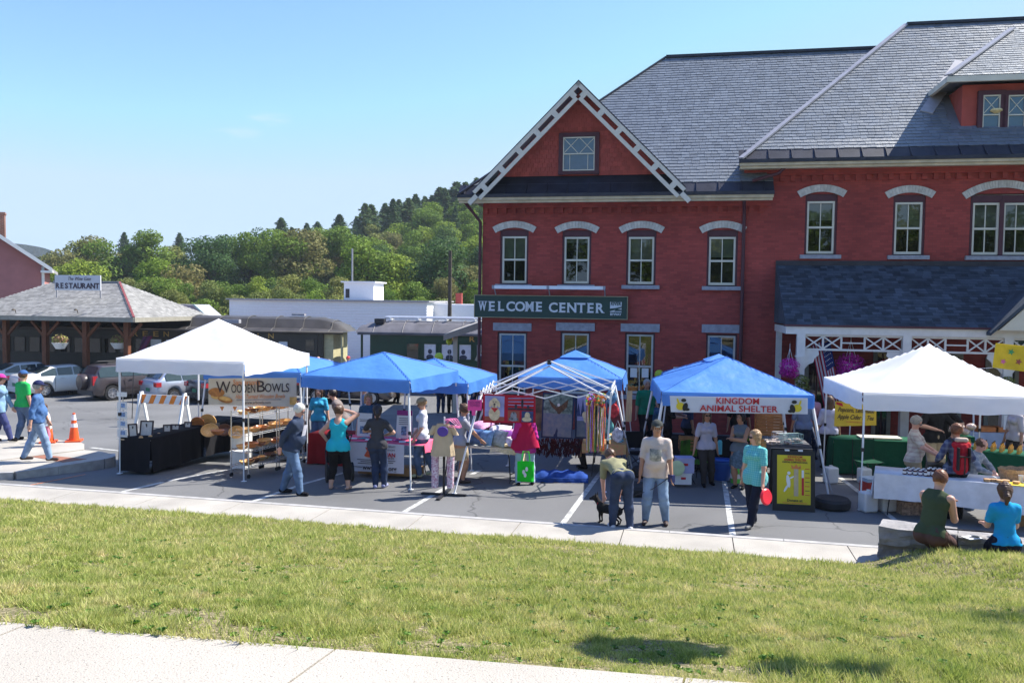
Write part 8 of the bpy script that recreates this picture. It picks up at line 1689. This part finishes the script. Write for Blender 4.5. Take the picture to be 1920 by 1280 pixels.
    s.ell(hc_ + hu * .008 * H, (.047 * H, .056 * H, .057 * H), HM, .02); s.ell(hc_ + lk * .018 * H - hu * .028 * H, (.036 * H, .036 * H, .043 * H), HM, .025)   # skull, jaw
    s.cap(hc_ + lk * .047 * H + hu * .0 * H, hc_ + lk * .061 * H - hu * .016 * H, .006 * H, .0095 * H, .008)     # nose
    for q in (-1, 1):
        s.ell(hc_ + hr * .043 * H * q - hu * .004 * H, (.007 * H, .012 * H, .019 * H), HM, .004); s.ell(hc_ + hr * .018 * H * q + lk * .056 * H + hu * .004 * H, (.0105 * H, .007 * H, .0065 * H), HM, 0.004, op='s')
    s.cap(hc_ + lk * .052 * H - hu * .032 * H - hr * .012 * H, hc_ + lk * .052 * H - hu * .032 * H + hr * .012 * H, .0048 * H, .0048 * H, .004)
    body = s.mesh('body', SKINS[skin], t)
    for nm, cc, r0, mm in (('eye', None, .0052, None),):
        for q in (-1, 1): b = MB(); b.ball(hc_ + hr * .018 * H * q + lk * .048 * H + hu * .004 * H, .0066 * H, 8, 6); b.build('eye', mat('eye_dark', (.03, .02, .018), .2), t, True)
    b = MB(); m0 = hc_ + lk * .0575 * H - hu * .032 * H; b.bar(tuple(m0 - hr * .013 * H), tuple(m0 + hr * .013 * H), .004 * H, .0035 * H); b.build('mouth', mat('lip', (.35, .1, .09), .5), t)
    # --- hair
    if hstyle != 'none':
        s = SDF(hc_ - .3 * H * .6, hc_ + .3 * H * .5, .0095); g = {'curly': .028, 'short': .015, 'bald': .012}.get(hstyle, .02)
        s.ell(hc_ + hu * .014 * H - lk * .006 * H, (.046 * H + g, .054 * H + g, .056 * H + g), HM, .01)
        if hstyle == 'bald': s.ell(hc_ + hu * .06 * H + lk * .015 * H, (.05 * H, .062 * H, .045 * H), HM, op='s')
        s.ell(hc_ + lk * .072 * H - hu * .012 * H, (.044 * H, .052 * H, .062 * H), HM, op='s')
        if hstyle in ('short', 'bald', 'curly'): s.cut(hc_ - hu * (.03 if hstyle != 'curly' else .045) * H, -hu)
        if hstyle in ('long', 'bob', 'ponytail'):
            L_ = {'long': .13, 'bob': .062, 'ponytail': .03}[hstyle] * H
            s.cap(hc_ - lk * .02 * H, hc_ - lk * .028 * H - V3(0, 0, 1) * L_, .05 * H, .046 * H, .02, .62, lk)
            if hstyle != 'ponytail':
                for q in (-1, 1): s.cap(hc_ + hr * .04 * H * q, hc_ + hr * .043 * H * q - V3(0, 0, L_ * .85), .018 * H, .017 * H, .02)
        if hstyle == 'ponytail': s.cap(hc_ - lk * .055 * H + hu * .01 * H, hc_ - lk * .085 * H - V3(0, 0, .055 * H), .018 * H, .026 * H, .015); s.cap(hc_ - lk * .085 * H - V3(0, 0, .055 * H), hc_ - lk * .07 * H - V3(0, 0, .11 * H), .026 * H, .014 * H, .015)
        if hstyle == 'bun': s.ell(hc_ - lk * .058 * H + hu * .035 * H, (.026 * H,) * 3, k=.015); s.cut(hc_ - hu * .035 * H, -hu)
        s.wrinkle(.0065 if hstyle != 'curly' else .012, 90, int(H * 999) % 97); s.mesh('hair', HAIRS[hair], t)
    if cap is not None:
        s = SDF(hc_ - .13 * H, hc_ + .13 * H, .0095); g = .02; s.ell(hc_ + hu * .02 * H, (.047 * H + g, .055 * H + g, .056 * H + g * .6), HM, .01); s.cut(hc_ + hu * .026 * H, -hu)
        b0 = hc_ + lk * .05 * H + hu * .028 * H; s.cap(b0, b0 + lk * .04 * H - hu * .002 * H, .032 * H, .024 * H, .006, .13, hu); s.mesh('cap', capm, t)
    if glasses:
        b = MB(); e = .0; 
        for q in (-1, 1): c = hc_ + hr * .019 * H * q + lk * .062 * H + hu * .003 * H; M = Matrix(((hr[0], hu[0], lk[0], c[0]), (hr[1], hu[1], lk[1], c[1]), (hr[2], hu[2], lk[2], c[2]), (0, 0, 0, 1))); b.T = M; b.lathe([(.001, 0), (.0165 * H, 0), (.0165 * H, .004), (.001, .004)], 12, sy=.75); b.T = Matrix.Identity(4); b.bar(tuple(c + hr * .014 * H * q), tuple(hc_ + hr * .047 * H * q - lk * .005 * H + hu * .003 * H), .004, .006)
        b.build('glasses', black if glasses == 'sun' else mat('spectacle', (.12, .12, .13), .1, spec=1), t)
    # --- trousers / skirt
    if bottom is not None:
        s = S_(); G_ = .011
        s.cap(Hp, Hp + up * .055 * H, hipr + G_, waist + .015 + G_, .04, .78, fw)
        for q in (-1, 1): s.cap(Hp + rt_ * hw * .9 * q - fw * .01 * H - up * .01 * H, Hp + rt_ * hw * .9 * q - fw * .02 * H - up * .035 * H, .056 * H * B + G_, .056 * H * B + G_, .04)
        for i in (0, 1): leg(s, i, G_, leglen, .012 if leglen > .9 else 0)
        s.cut(Hp + up * .05 * H, up)
        s.wrinkle(.0045, 42, int(at_[0] * 31) % 89); s.mesh(bottomname, bottom, t)
    if skirt:
        m_, z1 = skirt; b = MB(); c0 = Hp + up * .06 * H; zz = z1 * H; w1 = hipr * 1.45
        b.grid(lambda u, v: tuple(c0 * (1 - v) + V3(Hp[0], Hp[1], zz) * v + (rt_ * math.cos(6.283 * u) * (waist + .02 + (w1 - waist) * min(1, v * 1.6)) + V3(0, 1, 0) * math.sin(6.283 * u) * .78 * (waist + .02 + (w1 - waist) * min(1, v * 1.6))) * (1 + .05 * v * math.sin(u * 50))), 40, 9); b.build('skirt', m_, t, 2)
    # --- top
    if top is not None:
        s = S_(); G_ = .017; torso(s, G_)
        for i in (0, 1):
            if sleeve > 0: arm(s, i, G_ - .002, sleeve if sleeve < .95 else .93)
            tr = .055 * H * (.5 + .5 * B); hip_z or s.cap(HI[i] + up * .02 * H, HI[i] + (KN2[i] - HI[i]) * .3, tr + G_ + .004, tr + G_ + .002, .05)
        if sleeve == 0: s.cap(sh - rt_ * sw * .5, nk, .04 * H, .03 * H, .03); 
        s.cap(nk - up * .05 * H, nk - up * .015 * H, .042 * H, .037 * H, .03)
        s.cut(nk - up * (.012 - neck) * H, up); s.cut(Hp - up * (.038 + tophem) * H, -up)
        if scoop: s.ell(nk - up * .03 * H - fw * .02 * H, (.045 * H, .08 * H, .06 * H), op='s')
        s.wrinkle(.0065, 34, int(at_[0] * 17 + 5) % 83); s.mesh(topname, top, t)
    # --- shoes
    if shoes is not None:
        s = S_()
        for i in (0, 1):
            an = AN[i]; ft_ = V3(.12 * (1 if i else -1), 1, 0); ft_ /= np.linalg.norm(ft_); s.cap(an - ft_ * .02 * H - V3(0, 0, .018 * H), an + ft_ * .085 * H - V3(0, 0, .026 * H), .026 * H, .02 * H, .02); s.cut(V3(0, 0, min(AN[0][2], AN[1][2]) - .045 * H + .004), V3(0, 0, -1)) if i else None
        s.mesh('shoes', shoes, t)
    PEOPLE.append((t, HA, EL, hc_, lk, hu, hr, nk, up, fw, Hp, H)); return t
def wpos(t, v): return Matrix.Translation(t.location) @ Matrix.Rotation(t.rotation_euler.z, 4, 'Z') @ Vector(v)
def yaw_to(dx, dy): return math.atan2(-dx, dy)      # +Y forward turned to world direction
AWAY, RIGHT, LEFT, TOWARD = yaw_to(.1, 1), yaw_to(1, .1), yaw_to(-1, -.1), yaw_to(0, -1)
RELAX = ((-.15, .02, .45), (.15, .02, .45))
# note: person's own left is -X local (mirrored when facing the camera)
p1 = person('man in a navy cap, blue long sleeved shirt and light jeans striding right', G(72, 864, .15), yaw_to(.9, .35), 1.78, feet=((-.04, -.17), (.05, .13)), hands=((-.15, .1, .46), (.16, -.06, .47)), top=cloth('steel_blue_shirt', (.07, .15, .33)), sleeve=.75, bottom=DENIML, shoes=mat('brown_shoe', (.05, .03, .025), .6), cap=1, capm=cloth('navy_cap', (.02, .025, .08)), hair='grey', build=1.1, belly=.02, look=(.2, 1, -.05))
person('man in a bright green printed t-shirt and blue cap behind the cone', G(44, 824, .16), yaw_to(.5, .9), 1.75, feet=((-.05, -.06), (.05, .08)), top=cloth('green_tee', (.03, .42, .1), var=.15), sleeve=.35, bottom=DENIM, cap=1, capm=cloth('blue_cap', (.04, .1, .25)), build=1.15)
person('woman in a pale blue cardigan and pink hat entering at the left edge', G(2, 828, .16), RIGHT, 1.68, 'f', feet=((-.04, -.12), (.04, .16)), hands=((-.14, .12, .46), (.14, -.08, .46)), top=cloth('sky_cardigan', (.2, .33, .5)), sleeve=.95, bottom=cloth('indigo_leggings', (.05, .06, .16)), hair='brown', cap=1, capm=cloth('magenta_hat', (.5, .04, .25)), tophem=.04, glasses='clear')
person('small child in white with a pink bow beside the cone', G(84, 836, .16), yaw_to(.5, .8), 1.02, 'f', build=1.05, top=cloth('white_blouse', (.6, .65, .7)), sleeve=.6, bottom=cloth('pink_leggings', (.6, .2, .3)), hair='brown', hstyle='bob', h=.011)
p5 = person('white haired man in a dark navy jacket and jeans walking, hands behind his back', G(549, 926), yaw_to(1, -.12), 1.8, feet=((-.04, -.13), (.05, .1)), hands=((-.05, -.1, .53), (.06, -.11, .52)), elbows=((-1, -1, 0), (1, -1, 0)), top=cloth('navy_jacket', (.035, .05, .09)), topname='jacket', sleeve=.95, bottom=DENIM, hair='white', look=(0, 1, -.55), lean=(0, .16, 0), skin='pink', build=1.15, belly=.05, neck=.01, glasses='clear')
b = MB(); b.grid(lambda u, v: (-.1 + .2 * u, .215 + .02 * math.sin(3.14 * u) - .05 * v + .13 * 1.0 * v - .03, 1.02 + .36 * v), 4, 6); o = b.build('shirt_front', cloth('pale_lilac_shirt', (.5, .5, .58)), p5, 2)
person('woman in a turquoise tank top and black capris, hand raised to her head', G(634, 917), AWAY, 1.7, 'f', build=1.22, feet=((-.09, .0), (.12, .0)), hands=((-.17, .1, .56), (.06, .09, .93)), elbows=((-1, -.3, -.3), (1, .1, -.1)), top=cloth('turquoise_tank', (.02, .42, .52)), topname='tank_top', sleeve=0, scoop=True, bottom=BLKT, leglen=.82, hair='brown', hstyle='bun', shoes=None, look=(.3, 1, -.2), tophem=.02, bottomname='capri_trousers')
person('woman in a charcoal t-shirt and navy jeans reading at the humane table', G(707, 915), yaw_to(.15, 1), 1.7, 'f', feet=((-.02, .0), (.07, .05)), hands=((-.05, .14, .66), (.06, .14, .62)), elbows=((-1, -.1, -.4), (1, -.1, -.4)), top=cloth('charcoal_tee', (.05, .05, .058), var=.2), sleeve=.35, bottom=DENIMD, hair='dark', hstyle='ponytail', shoes=cloth('lilac_trainer', (.25, .27, .45)), look=(-.3, 1, -.35), tophem=.0)
person('slim person in a tan cap and white t-shirt beside the humane table', G(792, 893), LEFT, 1.72, 'f', build=.98, feet=((-.04, .04), (.05, -.14)), hands=((-.1, .1, .5), (.1, .12, .52)), top=cloth('white_tee', (.66, .66, .72)), sleeve=.4, bottom=DENIM, cap=1, capm=KHAKI, hair='blonde', look=(0, 1, -.45), glasses='sun', shoes=cloth('pale_yellow_shoe', (.5, .5, .3)))
person('woman with glasses in a grey top and khaki skirt sorting cushions', G(862, 904), yaw_to(1, .25), 1.66, 'f', build=1.15, feet=((-.05, 0), (.05, .03)), hands=((-.06, .24, .56), (.1, .25, .55)), elbows=((-1, -.3, -.5), (1, -.3, -.5)), lean=(0, .1, 0), top=cloth('grey_top', (.3, .31, .36)), sleeve=.45, bottom=None, skirt=(KHAKI, .3), hair='brown', hstyle='bun', glasses='clear', look=(0, 1, -.5), skin='tan', shoes=mat('brown_shoe', (0, 0, 0)))
p10 = person('person in a crimson cape jacket with pale jeans, head hidden behind the quilt', G(984, 909), yaw_to(-.1, 1), 1.6, 'f', build=1.2, feet=((-.09, .0), (.1, .02)), hands=((-.12, .1, .58), (.13, .06, .5)), bottom=cloth('ice_jeans', (.35, .45, .58)), hair='grey', top=cloth('magenta_shirt', (.45, .03, .25)), sleeve=.9, tophem=.06)
b = MB(); b.grid(lambda u, v: ((.11 + .19 * v ** .7) * math.cos(6.283 * u) * (1 + .05 * v * math.sin(u * 44)), (.09 + .1 * v) * math.sin(6.283 * u) * (1 + .06 * v * math.sin(u * 38)), 1.36 - .58 * v - .03 * v * math.sin(u * 12.5)), 60, 12); b.build('cape', cloth('crimson_cape', (.4, .012, .06)), p10, 2)
def tote(lb, p, rz, col, w=.36, hh=.4):
    t = thing('tote_bag', lb, 'bag', p, rz); b = MB(); b.grid(lambda u, v: ((w / 2) * math.cos(6.283 * u) * (1 if abs(math.cos(6.283 * u)) < .8 else .95), .05 * math.sin(6.283 * u) * (1.2 - v * .3) + .01 * math.sin(v * 9 + u * 20), hh * v), 24, 8); b.lathe([(.001, .005), (1, .005)], 16, sx=w / 2, sy=.055); b.build('bag_body', col, t, 2)
    for s in (-1, 1): b = MB(); b.tube([(-.09, s * .03, hh - .02), (-.06, s * .02, hh + .2), (.06, s * .02, hh + .2), (.09, s * .03, hh - .02)], .009, 5); b.build('handle', col, t)
    return t
tb = tote('bright green tote bag with pale printed emblem carried beside the cape', (A(985, 900, 16.7).x, 16.55, .2), R(-8), cloth('lime_tote', (.02, .6, .03), var=.1)); b = MB(); [b.poly([(x + .03 * math.cos(i * .785), -.075, z + .03 * 1.6 * math.sin(i * .785)) for i in range(8)]) for x, z in ((-.03, .2), (.03, .26), (.0, .14))]; b.build('emblem', paper, tb)
# bending person: hips high, torso folded forward
person('person in an olive shirt and dark jeans bending over away from the viewer', G(1163, 994), yaw_to(-.12, 1), 1.74, 'm', build=1.02, hip=(.0, -.02), hip_z=.53, lean=(-.25, 3.2, 0), feet=((-.07, .04), (.09, -.02)), hands=((-.1, .3, .16), (.06, .32, .14)), elbows=((-1, 0, .3), (1, 0, .3)), top=cloth('olive_shirt', (.25, .24, .14)), sleeve=.4, bottom=DENIMD, hair='brown', look=(0, .6, -.8), shoes=cloth('white_trainer', (.6, .6, .62)), skin='pink')
p12 = person('man in a dark cap and cream printed t-shirt with faded jeans, looking down', G(1228, 981), yaw_to(-.25, -1), 1.8, feet=((-.1, .0), (.09, .02)), hands=((-.16, .1, .43), (.15, .05, .45)), top=cloth('cream_tee', (.6, .5, .44)), sleeve=.42, bottom=DENIML, cap=1, capm=cloth('charcoal_cap', (.06, .065, .06)), hair='brown', look=(-.15, 1, -.1), build=1.12, belly=.05, skin='tan', tophem=.03, shoes=mat('brown_shoe', (0, 0, 0)))
b = MB(); b.grid(lambda u, v: (-.1 + .2 * u, .19 + .035 * math.sin(3.14 * u) + .03 * math.sin(3.14 * (1 - v)), 1.12 + .22 * v), 6, 6); b.build('printed_picture', cloth('tee_print', (.25, .28, .28), var=.6, scale=16, col2=(.5, .48, .42)), p12, 2)
person('woman in a teal checked blouse and navy trousers with sunglasses, walking', G(1413, 985), yaw_to(-.75, -.7), 1.66, 'f', build=1.1, feet=((-.04, .14), (.06, -.1)), hands=((-.15, .1, .46), (.16, -.02, .46)), top=checks('teal_check', (.08, .42, .43), (.2, .54, .53), 170), sleeve=.4, bottom=NAVYT, hair='blonde', hstyle='bob', glasses='sun', look=(.5, 1, -.1), tophem=.05, topname='blouse', shoes=mat('grey_trainer', (.15, .15, .15), .7))
b = MB(); b.lathe([(.001, .0), (.11, .005), (.135, -.02), (.14, 0), (.12, .022), (.001, .018)], 24); o = tag(b.build('flying_disc', mat('red_disc', (.75, .02, .04), .4, .03), None, True), 'red flying disc held by the woman in the teal blouse', 'frisbee'); o.location = A(1437, 931, 13.75); o.rotation_euler = (R(80), 0, R(35))
person('woman in a lavender t-shirt and dark brown trousers stepping from the stall', G(1322, 910), TOWARD, 1.6, 'f', build=.98, feet=((-.1, -.08), (.03, .05)), hands=((-.15, .0, .47), (.17, .04, .45)), top=cloth('lavender_tee', (.42, .4, .5)), sleeve=.38, bottom=DKT, hair='brown', hstyle='long', glasses='sun', skin='tan')
person('woman with curly dark hair and crossed arms in a grey dress', G(1386, 915), yaw_to(-.6, -.9), 1.58, 'f', build=1.1, hands=((.06, .12, .665), (-.06, .12, .645)), elbows=((-1, .3, -.6), (1, .3, -.6)), top=cloth('slate_top', (.13, .16, .2)), sleeve=0, bottom=None, skirt=(cloth('slate_skirt', (.1, .15, .2), var=.4, scale=20), .28), hair='dark', hstyle='curly', skin='tan', look=(.2, 1, .1))
person('person in a black shirt holding a camera at the left of the shelter stall', G(1248, 872), yaw_to(1, -.2), 1.78, top=cloth('black_shirt', (.015, .015, .017)), hands=((-.05, .2, .68), (.08, .2, .66)), elbows=((-1, 0, -.6), (1, 0, -.6)), sleeve=.5, bottom=BLKT, hair='dark', build=1.1)
person('man in a green t-shirt standing by the brick wall', (A(1213, 716, 21.9).x, 21.9, -.0), yaw_to(.1, -1), 1.8, build=1.25, top=cloth('forest_green_tee', (.01, .2, .1)), sleeve=.5, bottom=BLKT, hair='grey', skin='tan')
person('dark haired girl in a navy shirt beside the man in green', (A(1236, 750, 21.0).x, 21.0, 0), yaw_to(-.8, -.4), 1.38, 'f', top=cloth('navy_tee', (.04, .1, .17)), sleeve=.6, bottom=DENIMD, hair='dark', hstyle='long')
# people behind the front blue canopy
person('man in a taupe shirt bending over the red clothed table', (A(645, 765, 20.6).x, 20.6, -.12), LEFT, 1.75, build=1.25, lean=(0, .45, 0), top=cloth('taupe_shirt', (.2, .17, .16)), sleeve=.4, bottom=DENIMD, hair='dark', h=.016)
person('person in a bright blue top behind the white haired man', (A(598, 748, 21.2).x, 21.2, -.15), TOWARD, 1.72, 'f', top=cloth('bright_blue_top', (.05, .35, .55)), sleeve=.4, bottom=DENIM, hair='brown', hstyle='long', h=.016)
person('person in a denim shirt behind the front blue canopy', (A(684, 750, 21.6).x, 21.6, -.15), yaw_to(-1, -.5), 1.76, top=cloth('denim_shirt', (.12, .2, .33)), sleeve=.8, bottom=KHAKI, hair='grey', h=.016)
person('woman facing the viewer in a dark shirt at the humane society table', G(690, 872), yaw_to(.2, -1), 1.66, 'f', top=cloth('navy_tee', (0, 0, 0)), sleeve=.4, bottom=DENIMD, hair='blonde', hstyle='bob', h=.014, skin='pink', look=(.1, 1, -.2))
for i, (px, lb, tm_, bm_) in enumerate(((826, 'dark dressed person under the rear blue canopy, leftmost', (.02, .03, .06), DENIMD), (846, 'dark dressed person under the rear blue canopy, second from left', (.05, .08, .2), BLKT), (868, 'person in grey behind the rear blue canopy, third from left', (.2, .2, .22), DKT), (890, 'person in a black jacket at the brick building corner', (.02, .02, .025), DENIMD), (742, 'walking person in dark clothes beyond the canopies on the open asphalt', (.03, .03, .04), BLKT))):
    p = GG(px, 775 - (18 if i == 4 else 0)); person(lb, p, [AWAY, TOWARD, RIGHT, LEFT, RIGHT][i], 1.74 - .03 * (i % 3), top=cloth(f'crowd_shirt_{"abcde"[i]}', tm_), sleeve=.9, bottom=bm_, hair='brown', h=.018, feet=((-.05, -.05), (.05, .06)))
for i, (px, y, c) in enumerate(((597, 668, (.4, .3, .3)), (617, 674, (.4, .05, .06)), (633, 676, (.3, .28, .3)), (653, 668, (.45, .03, .05)))):
    p = A(px, y, 38); person(['bald visitor', 'visitor in red', 'small visitor in grey', 'visitor in a red cap'][i] + ' standing by the railway carriages', (p.x, 38, p.z - 1.74), TOWARD, 1.74 if i != 2 else 1.6, top=cloth('visitor_' + 'abcd'[i], c), sleeve=.5, bottom=DENIMD, hair='grey', hstyle='none' if i == 0 else 'short', cap=1 if i == 3 else None, capm=REDP, h=.024)
# right stall
person('grey haired vendor in a cream checked blouse and glasses behind the jam table', (A(1716, 780, 15.9).x, 15.9, 0), yaw_to(.9, -.5), 1.72, 'f', build=1.25, belly=.03, hands=((-.02, .2, .62), (.12, .22, .6)), elbows=((-1, -.2, -.5), (1, -.2, -.5)), top=checks('cream_check', (.55, .5, .44), (.4, .3, .28), 80), sleeve=.4, bottom=KHAKI, hair='grey', glasses='clear', look=(.2, 1, -.5), skin='pink')
p22 = person('shopper with auburn hair in a bun, plaid shirt and red backpack', G(1788, 972), yaw_to(.15, 1), 1.72, 'f', hands=((-.14, .14, .58), (.14, .14, .58)), top=checks('navy_plaid', (.04, .05, .12), (.16, .18, .24), 60), sleeve=.9, bottom=BLKT, hair='auburn', hstyle='bun', skin='tan', look=(-.2, 1, -.1))
bp_ = thing('backpack', 'red and black hiking backpack worn by the shopper', 'backpack', p22.location, p22.rotation_euler.z)
s = SDF((-.3, -.5, .7), (.3, .1, 1.6), .014); s.cap((0, -.23, .98), (0, -.24, 1.32), .13, .12, .03, .75, (0, 1, 0)); s.cap((0, -.33, .98), (0, -.33, 1.15), .09, .08, .03); s.cap((-.1, -.22, 1.38), (.1, -.22, 1.38), .06, .06, .03); s.wrinkle(.006, 50, 4); s.mesh('bag_body', cloth('backpack_red', (.42, .02, .03), var=.2), bp_)
b = MB(); b.box((0, -.4, 1.2), (.2, .04, .02)); b.box((0, -.41, 1.03), (.02, .03, .3)); b.box((.09, -.35, 1.15), (.02, .1, .4)); b.box((-.09, -.35, 1.15), (.02, .1, .4)); b.build('strap', black, bp_)
for s_ in (-1, 1): b = MB(); b.tube([(s_ * .1, -.14, 1.42), (s_ * .12, -.02, 1.47), (s_ * .13, .1, 1.38), (s_ * .12, .12, 1.2), (s_ * .14, -.12, 1.0)], .024, 6); b.build('shoulder_strap', black, bp_, True)
s = SDF((-.2, -.36, 1.38), (.2, -.1, 1.55), .014); s.cap((-.07, -.22, 1.47), (.07, -.22, 1.47), .045, .045, .02); s.mesh('top_pocket', cloth('pocket_tan', (.5, .4, .32)), bp_)
person('balding man in a grey plaid shirt leaning over the white table', (A(1818, 815, 15.6).x, 15.6, -.32), yaw_to(.75, -.7), 1.72, hands=((-.06, .24, .62), (.1, .26, .62)), elbows=((-1, 0, -.4), (1, 0, -.4)), lean=(0, .3, 0), top=checks('grey_plaid', (.2, .23, .28), (.35, .37, .4), 70), sleeve=.9, bottom=DENIM, hair='brown', hstyle='bald', look=(.1, 1, -.7), skin='pink', build=1.1)
for i, (px, lb) in enumerate(((1706, 'headless looking stall holder in a black shirt and khaki shorts behind the vendor'), (1762, 'stall holder in a black shirt to the right of the grey haired vendor'))):
    lb = ['black shirted stall holder behind the grey haired vendor, head behind the canopy', 'black shirted stall holder right of the vendor, head behind the canopy'][i]; p = A(px, 800, 18.9 - .6 * i); person(lb, (p.x, p.y - (0 if i else 1.1), 0), yaw_to(-.3 if i else .2, -1), 1.86, build=1.25, top=cloth('black_shirt', (0, 0, 0)), sleeve=.45, bottom=KHAKI, leglen=.55, hair='dark', hands=((-.14, .14, .6), (.12, .18, .66)), elbows=((-1, 0, -.5), (1, 0, -.5)), bottomname='shorts')
# seated pair on the wall
def seated(lb, px, py, d, yaw, **k):
    p = G(px, py, .58); return person(lb, (p.x, p.y, .58 - .075 * k['H']), yaw, hip_z=.135, **k)
sw_ = G(1742, 1004, .6)
person('man in an olive tank top and brown shorts sitting on the granite wall', (sw_.x + .03, sw_.y - .03, -.1), yaw_to(.8, .6), 1.84, hip_z=.42, hip=(0, -.02), lean=(0, .28, 0), feet=((-.08, .26, .0), (.1, .3, .04)), hands=((.0, .2, .6), (.05, .21, .61)), elbows=((-.15, .1, -1), (.15, .1, -1)), top=cloth('olive_tank', (.055, .075, .04)), topname='tank_top', sleeve=0, bottom=cloth('brown_shorts', (.09, .05, .045)), leglen=.45, bottomname='shorts', hair='auburn', look=(-.1, 1, -.45), skin='fair', build=1.1, tophem=-.01)
sw2 = G(1880, 1022, .56)
person('woman in a bright blue t-shirt with a brown ponytail sitting on the wall', (sw2.x, sw2.y - .02, -.04), yaw_to(.1, 1), 1.66, 'f', hip_z=.41, hip=(0, -.02), lean=(0, .08, 0), feet=((-.08, .27, .0), (.08, .3, .0)), hands=((-.08, .2, .5), (.08, .2, .5)), elbows=((-.3, -.3, -1), (.3, -.3, -1)), top=cloth('bright_blue_tee', (.015, .3, .6)), sleeve=.32, bottom=NAVYT, hair='brown', hstyle='ponytail', look=(.2, 1, -.3), skin='fair', build=1.05, tophem=-.01)
p = G(1822, 1010, .6); b = MB(); b.box((0, 0, .0), (.22, .16, .012), rz=.3); b.box((.06, .02, .02), (.16, .1, .01), rz=.8, ry=.3); tag(b.build('paper_leaflet', paper), 'folded white paper lying on the granite wall between the seated pair', 'paper').location = (p.x, p.y, .62)
b = MB(); b.tube([(-.55, .25, .0), (.25, -.05, .02)], .012, 6); tag(b.build('walking_stick', dark_metal), 'thin dark stick lying across the wall between the seated pair', 'stick').location = (p.x + .15, p.y + .1, .66)
# far right and porch
for i, (px, py, Y, lb, c, bt, hs) in enumerate(((1905, 770, 18.5, 'person in a pale blouse at the right edge behind the far table', (.5, .45, .45), DKT, 'bob'), (1522, 742, 20.5, 'person in a pink shirt behind the shelter canopy\'s right leg', (.5, .25, .3), DENIMD, 'short'), (1508, 765, 19.8, 'person in a blue grey shirt behind the shelter stall right side', (.15, .2, .3), DENIMD, 'short'), (1555, 765, 19.2, 'person in a pale striped shirt beside the popcorn sign', (.4, .4, .5), BLKT, 'long'), (1385, 775, 20.2, 'person in black behind the dark shelter table', (.02, .02, .02), BLKT, 'short'), (1901, 700, 23.0, 'dark silhouetted person on the porch at right', (.02, .02, .05), BLKT, 'curly'), (1290, 775, 19.8, 'person in a dark blue shirt behind the pine crate', (.04, .06, .12), BLKT, 'short'))):
    p = A(px, py, Y); person(lb, (p.x, Y, 0 if i != 5 else .2), [LEFT, TOWARD, AWAY, AWAY, TOWARD, TOWARD, RIGHT][i], 1.74 - .04 * (i % 2), 'f' if hs in ('bob', 'long') else 'm', top=cloth('bystander_' + 'abcdefg'[i], c), sleeve=.5, bottom=bt, hair='brown', hstyle=hs, h=.017, skin='tan')
# two more behind the long green table and the bead stall shopper
person('shopper in a purple top bending behind the bead table', (A(1096, 815, 18.9).x, 18.9, 0), LEFT, 1.6, 'f', top=cloth('purple_top', (.12, .05, .16)), sleeve=.6, bottom=DKT, hair='grey', h=.017)
# ---- small black dog on a lead
dg = thing('dog', 'small dark dog with pricked ears at the feet of the bending person', 'dog', G(1141, 981), R(60))
s = SDF((-.25, -.4, -.02), (.25, .45, .6), .011); s.cap((0, -.18, .24), (0, .14, .26), .075, .085, .03); s.cap((0, .14, .28), (0, .24, .4), .055, .045, .03); s.ell((0, .26, .42), (.05, .062, .05), k=.02); s.cap((0, .29, .41), (0, .355, .395), .03, .02, .015)
for q in (-1, 1):
    s.cap((q * .035, .24, .45), (q * .045, .235, .52), .018, .007, .008); s.cap((q * .05, .14, .22), (q * .05, .15, .12), .032, .018, .02); s.cap((q * .05, .15, .12), (q * .05, .14, .02), .018, .014, .01); s.cap((q * .05, .15, .015), (q * .05, .175, .015), .016, .013, .008)
    s.cap((q * .05, -.19, .22), (q * .055, -.13, .14), .04, .024, .02); s.cap((q * .055, -.13, .14), (q * .055, -.21, .08), .022, .014, .01); s.cap((q * .055, -.21, .08), (q * .055, -.19, .015), .014, .012, .01); s.cap((q * .055, -.19, .013), (q * .055, -.165, .013), .014, .012, .008)
s.cap((0, -.24, .27), (0, -.32, .36), .018, .012, .015); s.cap((0, -.32, .36), (0, -.28, .42), .012, .008, .01); s.mesh('body', cloth('black_fur', (.02, .018, .018), scale=40, var=.4), dg); b = MB(); b.tube([(0.05 * math.cos(a), .19 + .03 * math.cos(a) * 0 + .0, .33 + .05 * math.sin(a)) for a in [i * .7 for i in range(10)]], .008, 5); b.build('collar', REDP, dg)
h_ = PEOPLE[[q[0] for q in PEOPLE].index(p12)]; e = wpos(p12, h_[1][0]); dgp = wpos(dg, (0, .2, .36)); mid = (e + dgp) / 2 - Vector((0, 0, .12)); b = MB(); b.tube([e, e.lerp(mid, .5) - Vector((0, 0, .05)), mid, dgp], .006, 5); tag(b.build('dog_lead', black), 'dark retractable dog lead running from the man in cream to the dog', 'lead'); b = MB(); b.box((0, 0, -.04), (.06, .12, .13), rz=.5); tag(b.build('lead_handle', mat('navy_plastic', (.02, .03, .12), .4)), 'navy lead handle in the hand of the man in the cream t-shirt', 'lead handle').location = e

# ---- air
b = MB(); b.box((0, 540, 45), (2600, 1180, 95)); hz_ = b.build('haze', mat('air', (.5, .5, .5))); hz_['kind'] = 'stuff'; hz_['label'] = 'thin summer air over the valley'
m = bpy.data.materials.new('thin_air'); m.use_nodes = True; n = m.node_tree; n.nodes.clear(); pv = n.nodes.new('ShaderNodeVolumePrincipled'); pv.inputs['Color'].default_value = (.8, .88, 1, 1); pv.inputs['Density'].default_value = 0.00026
ou = n.nodes.new('ShaderNodeOutputMaterial'); n.links.new(pv.outputs[0], ou.inputs['Volume']); hz_.data.materials.clear(); hz_.data.materials.append(m)
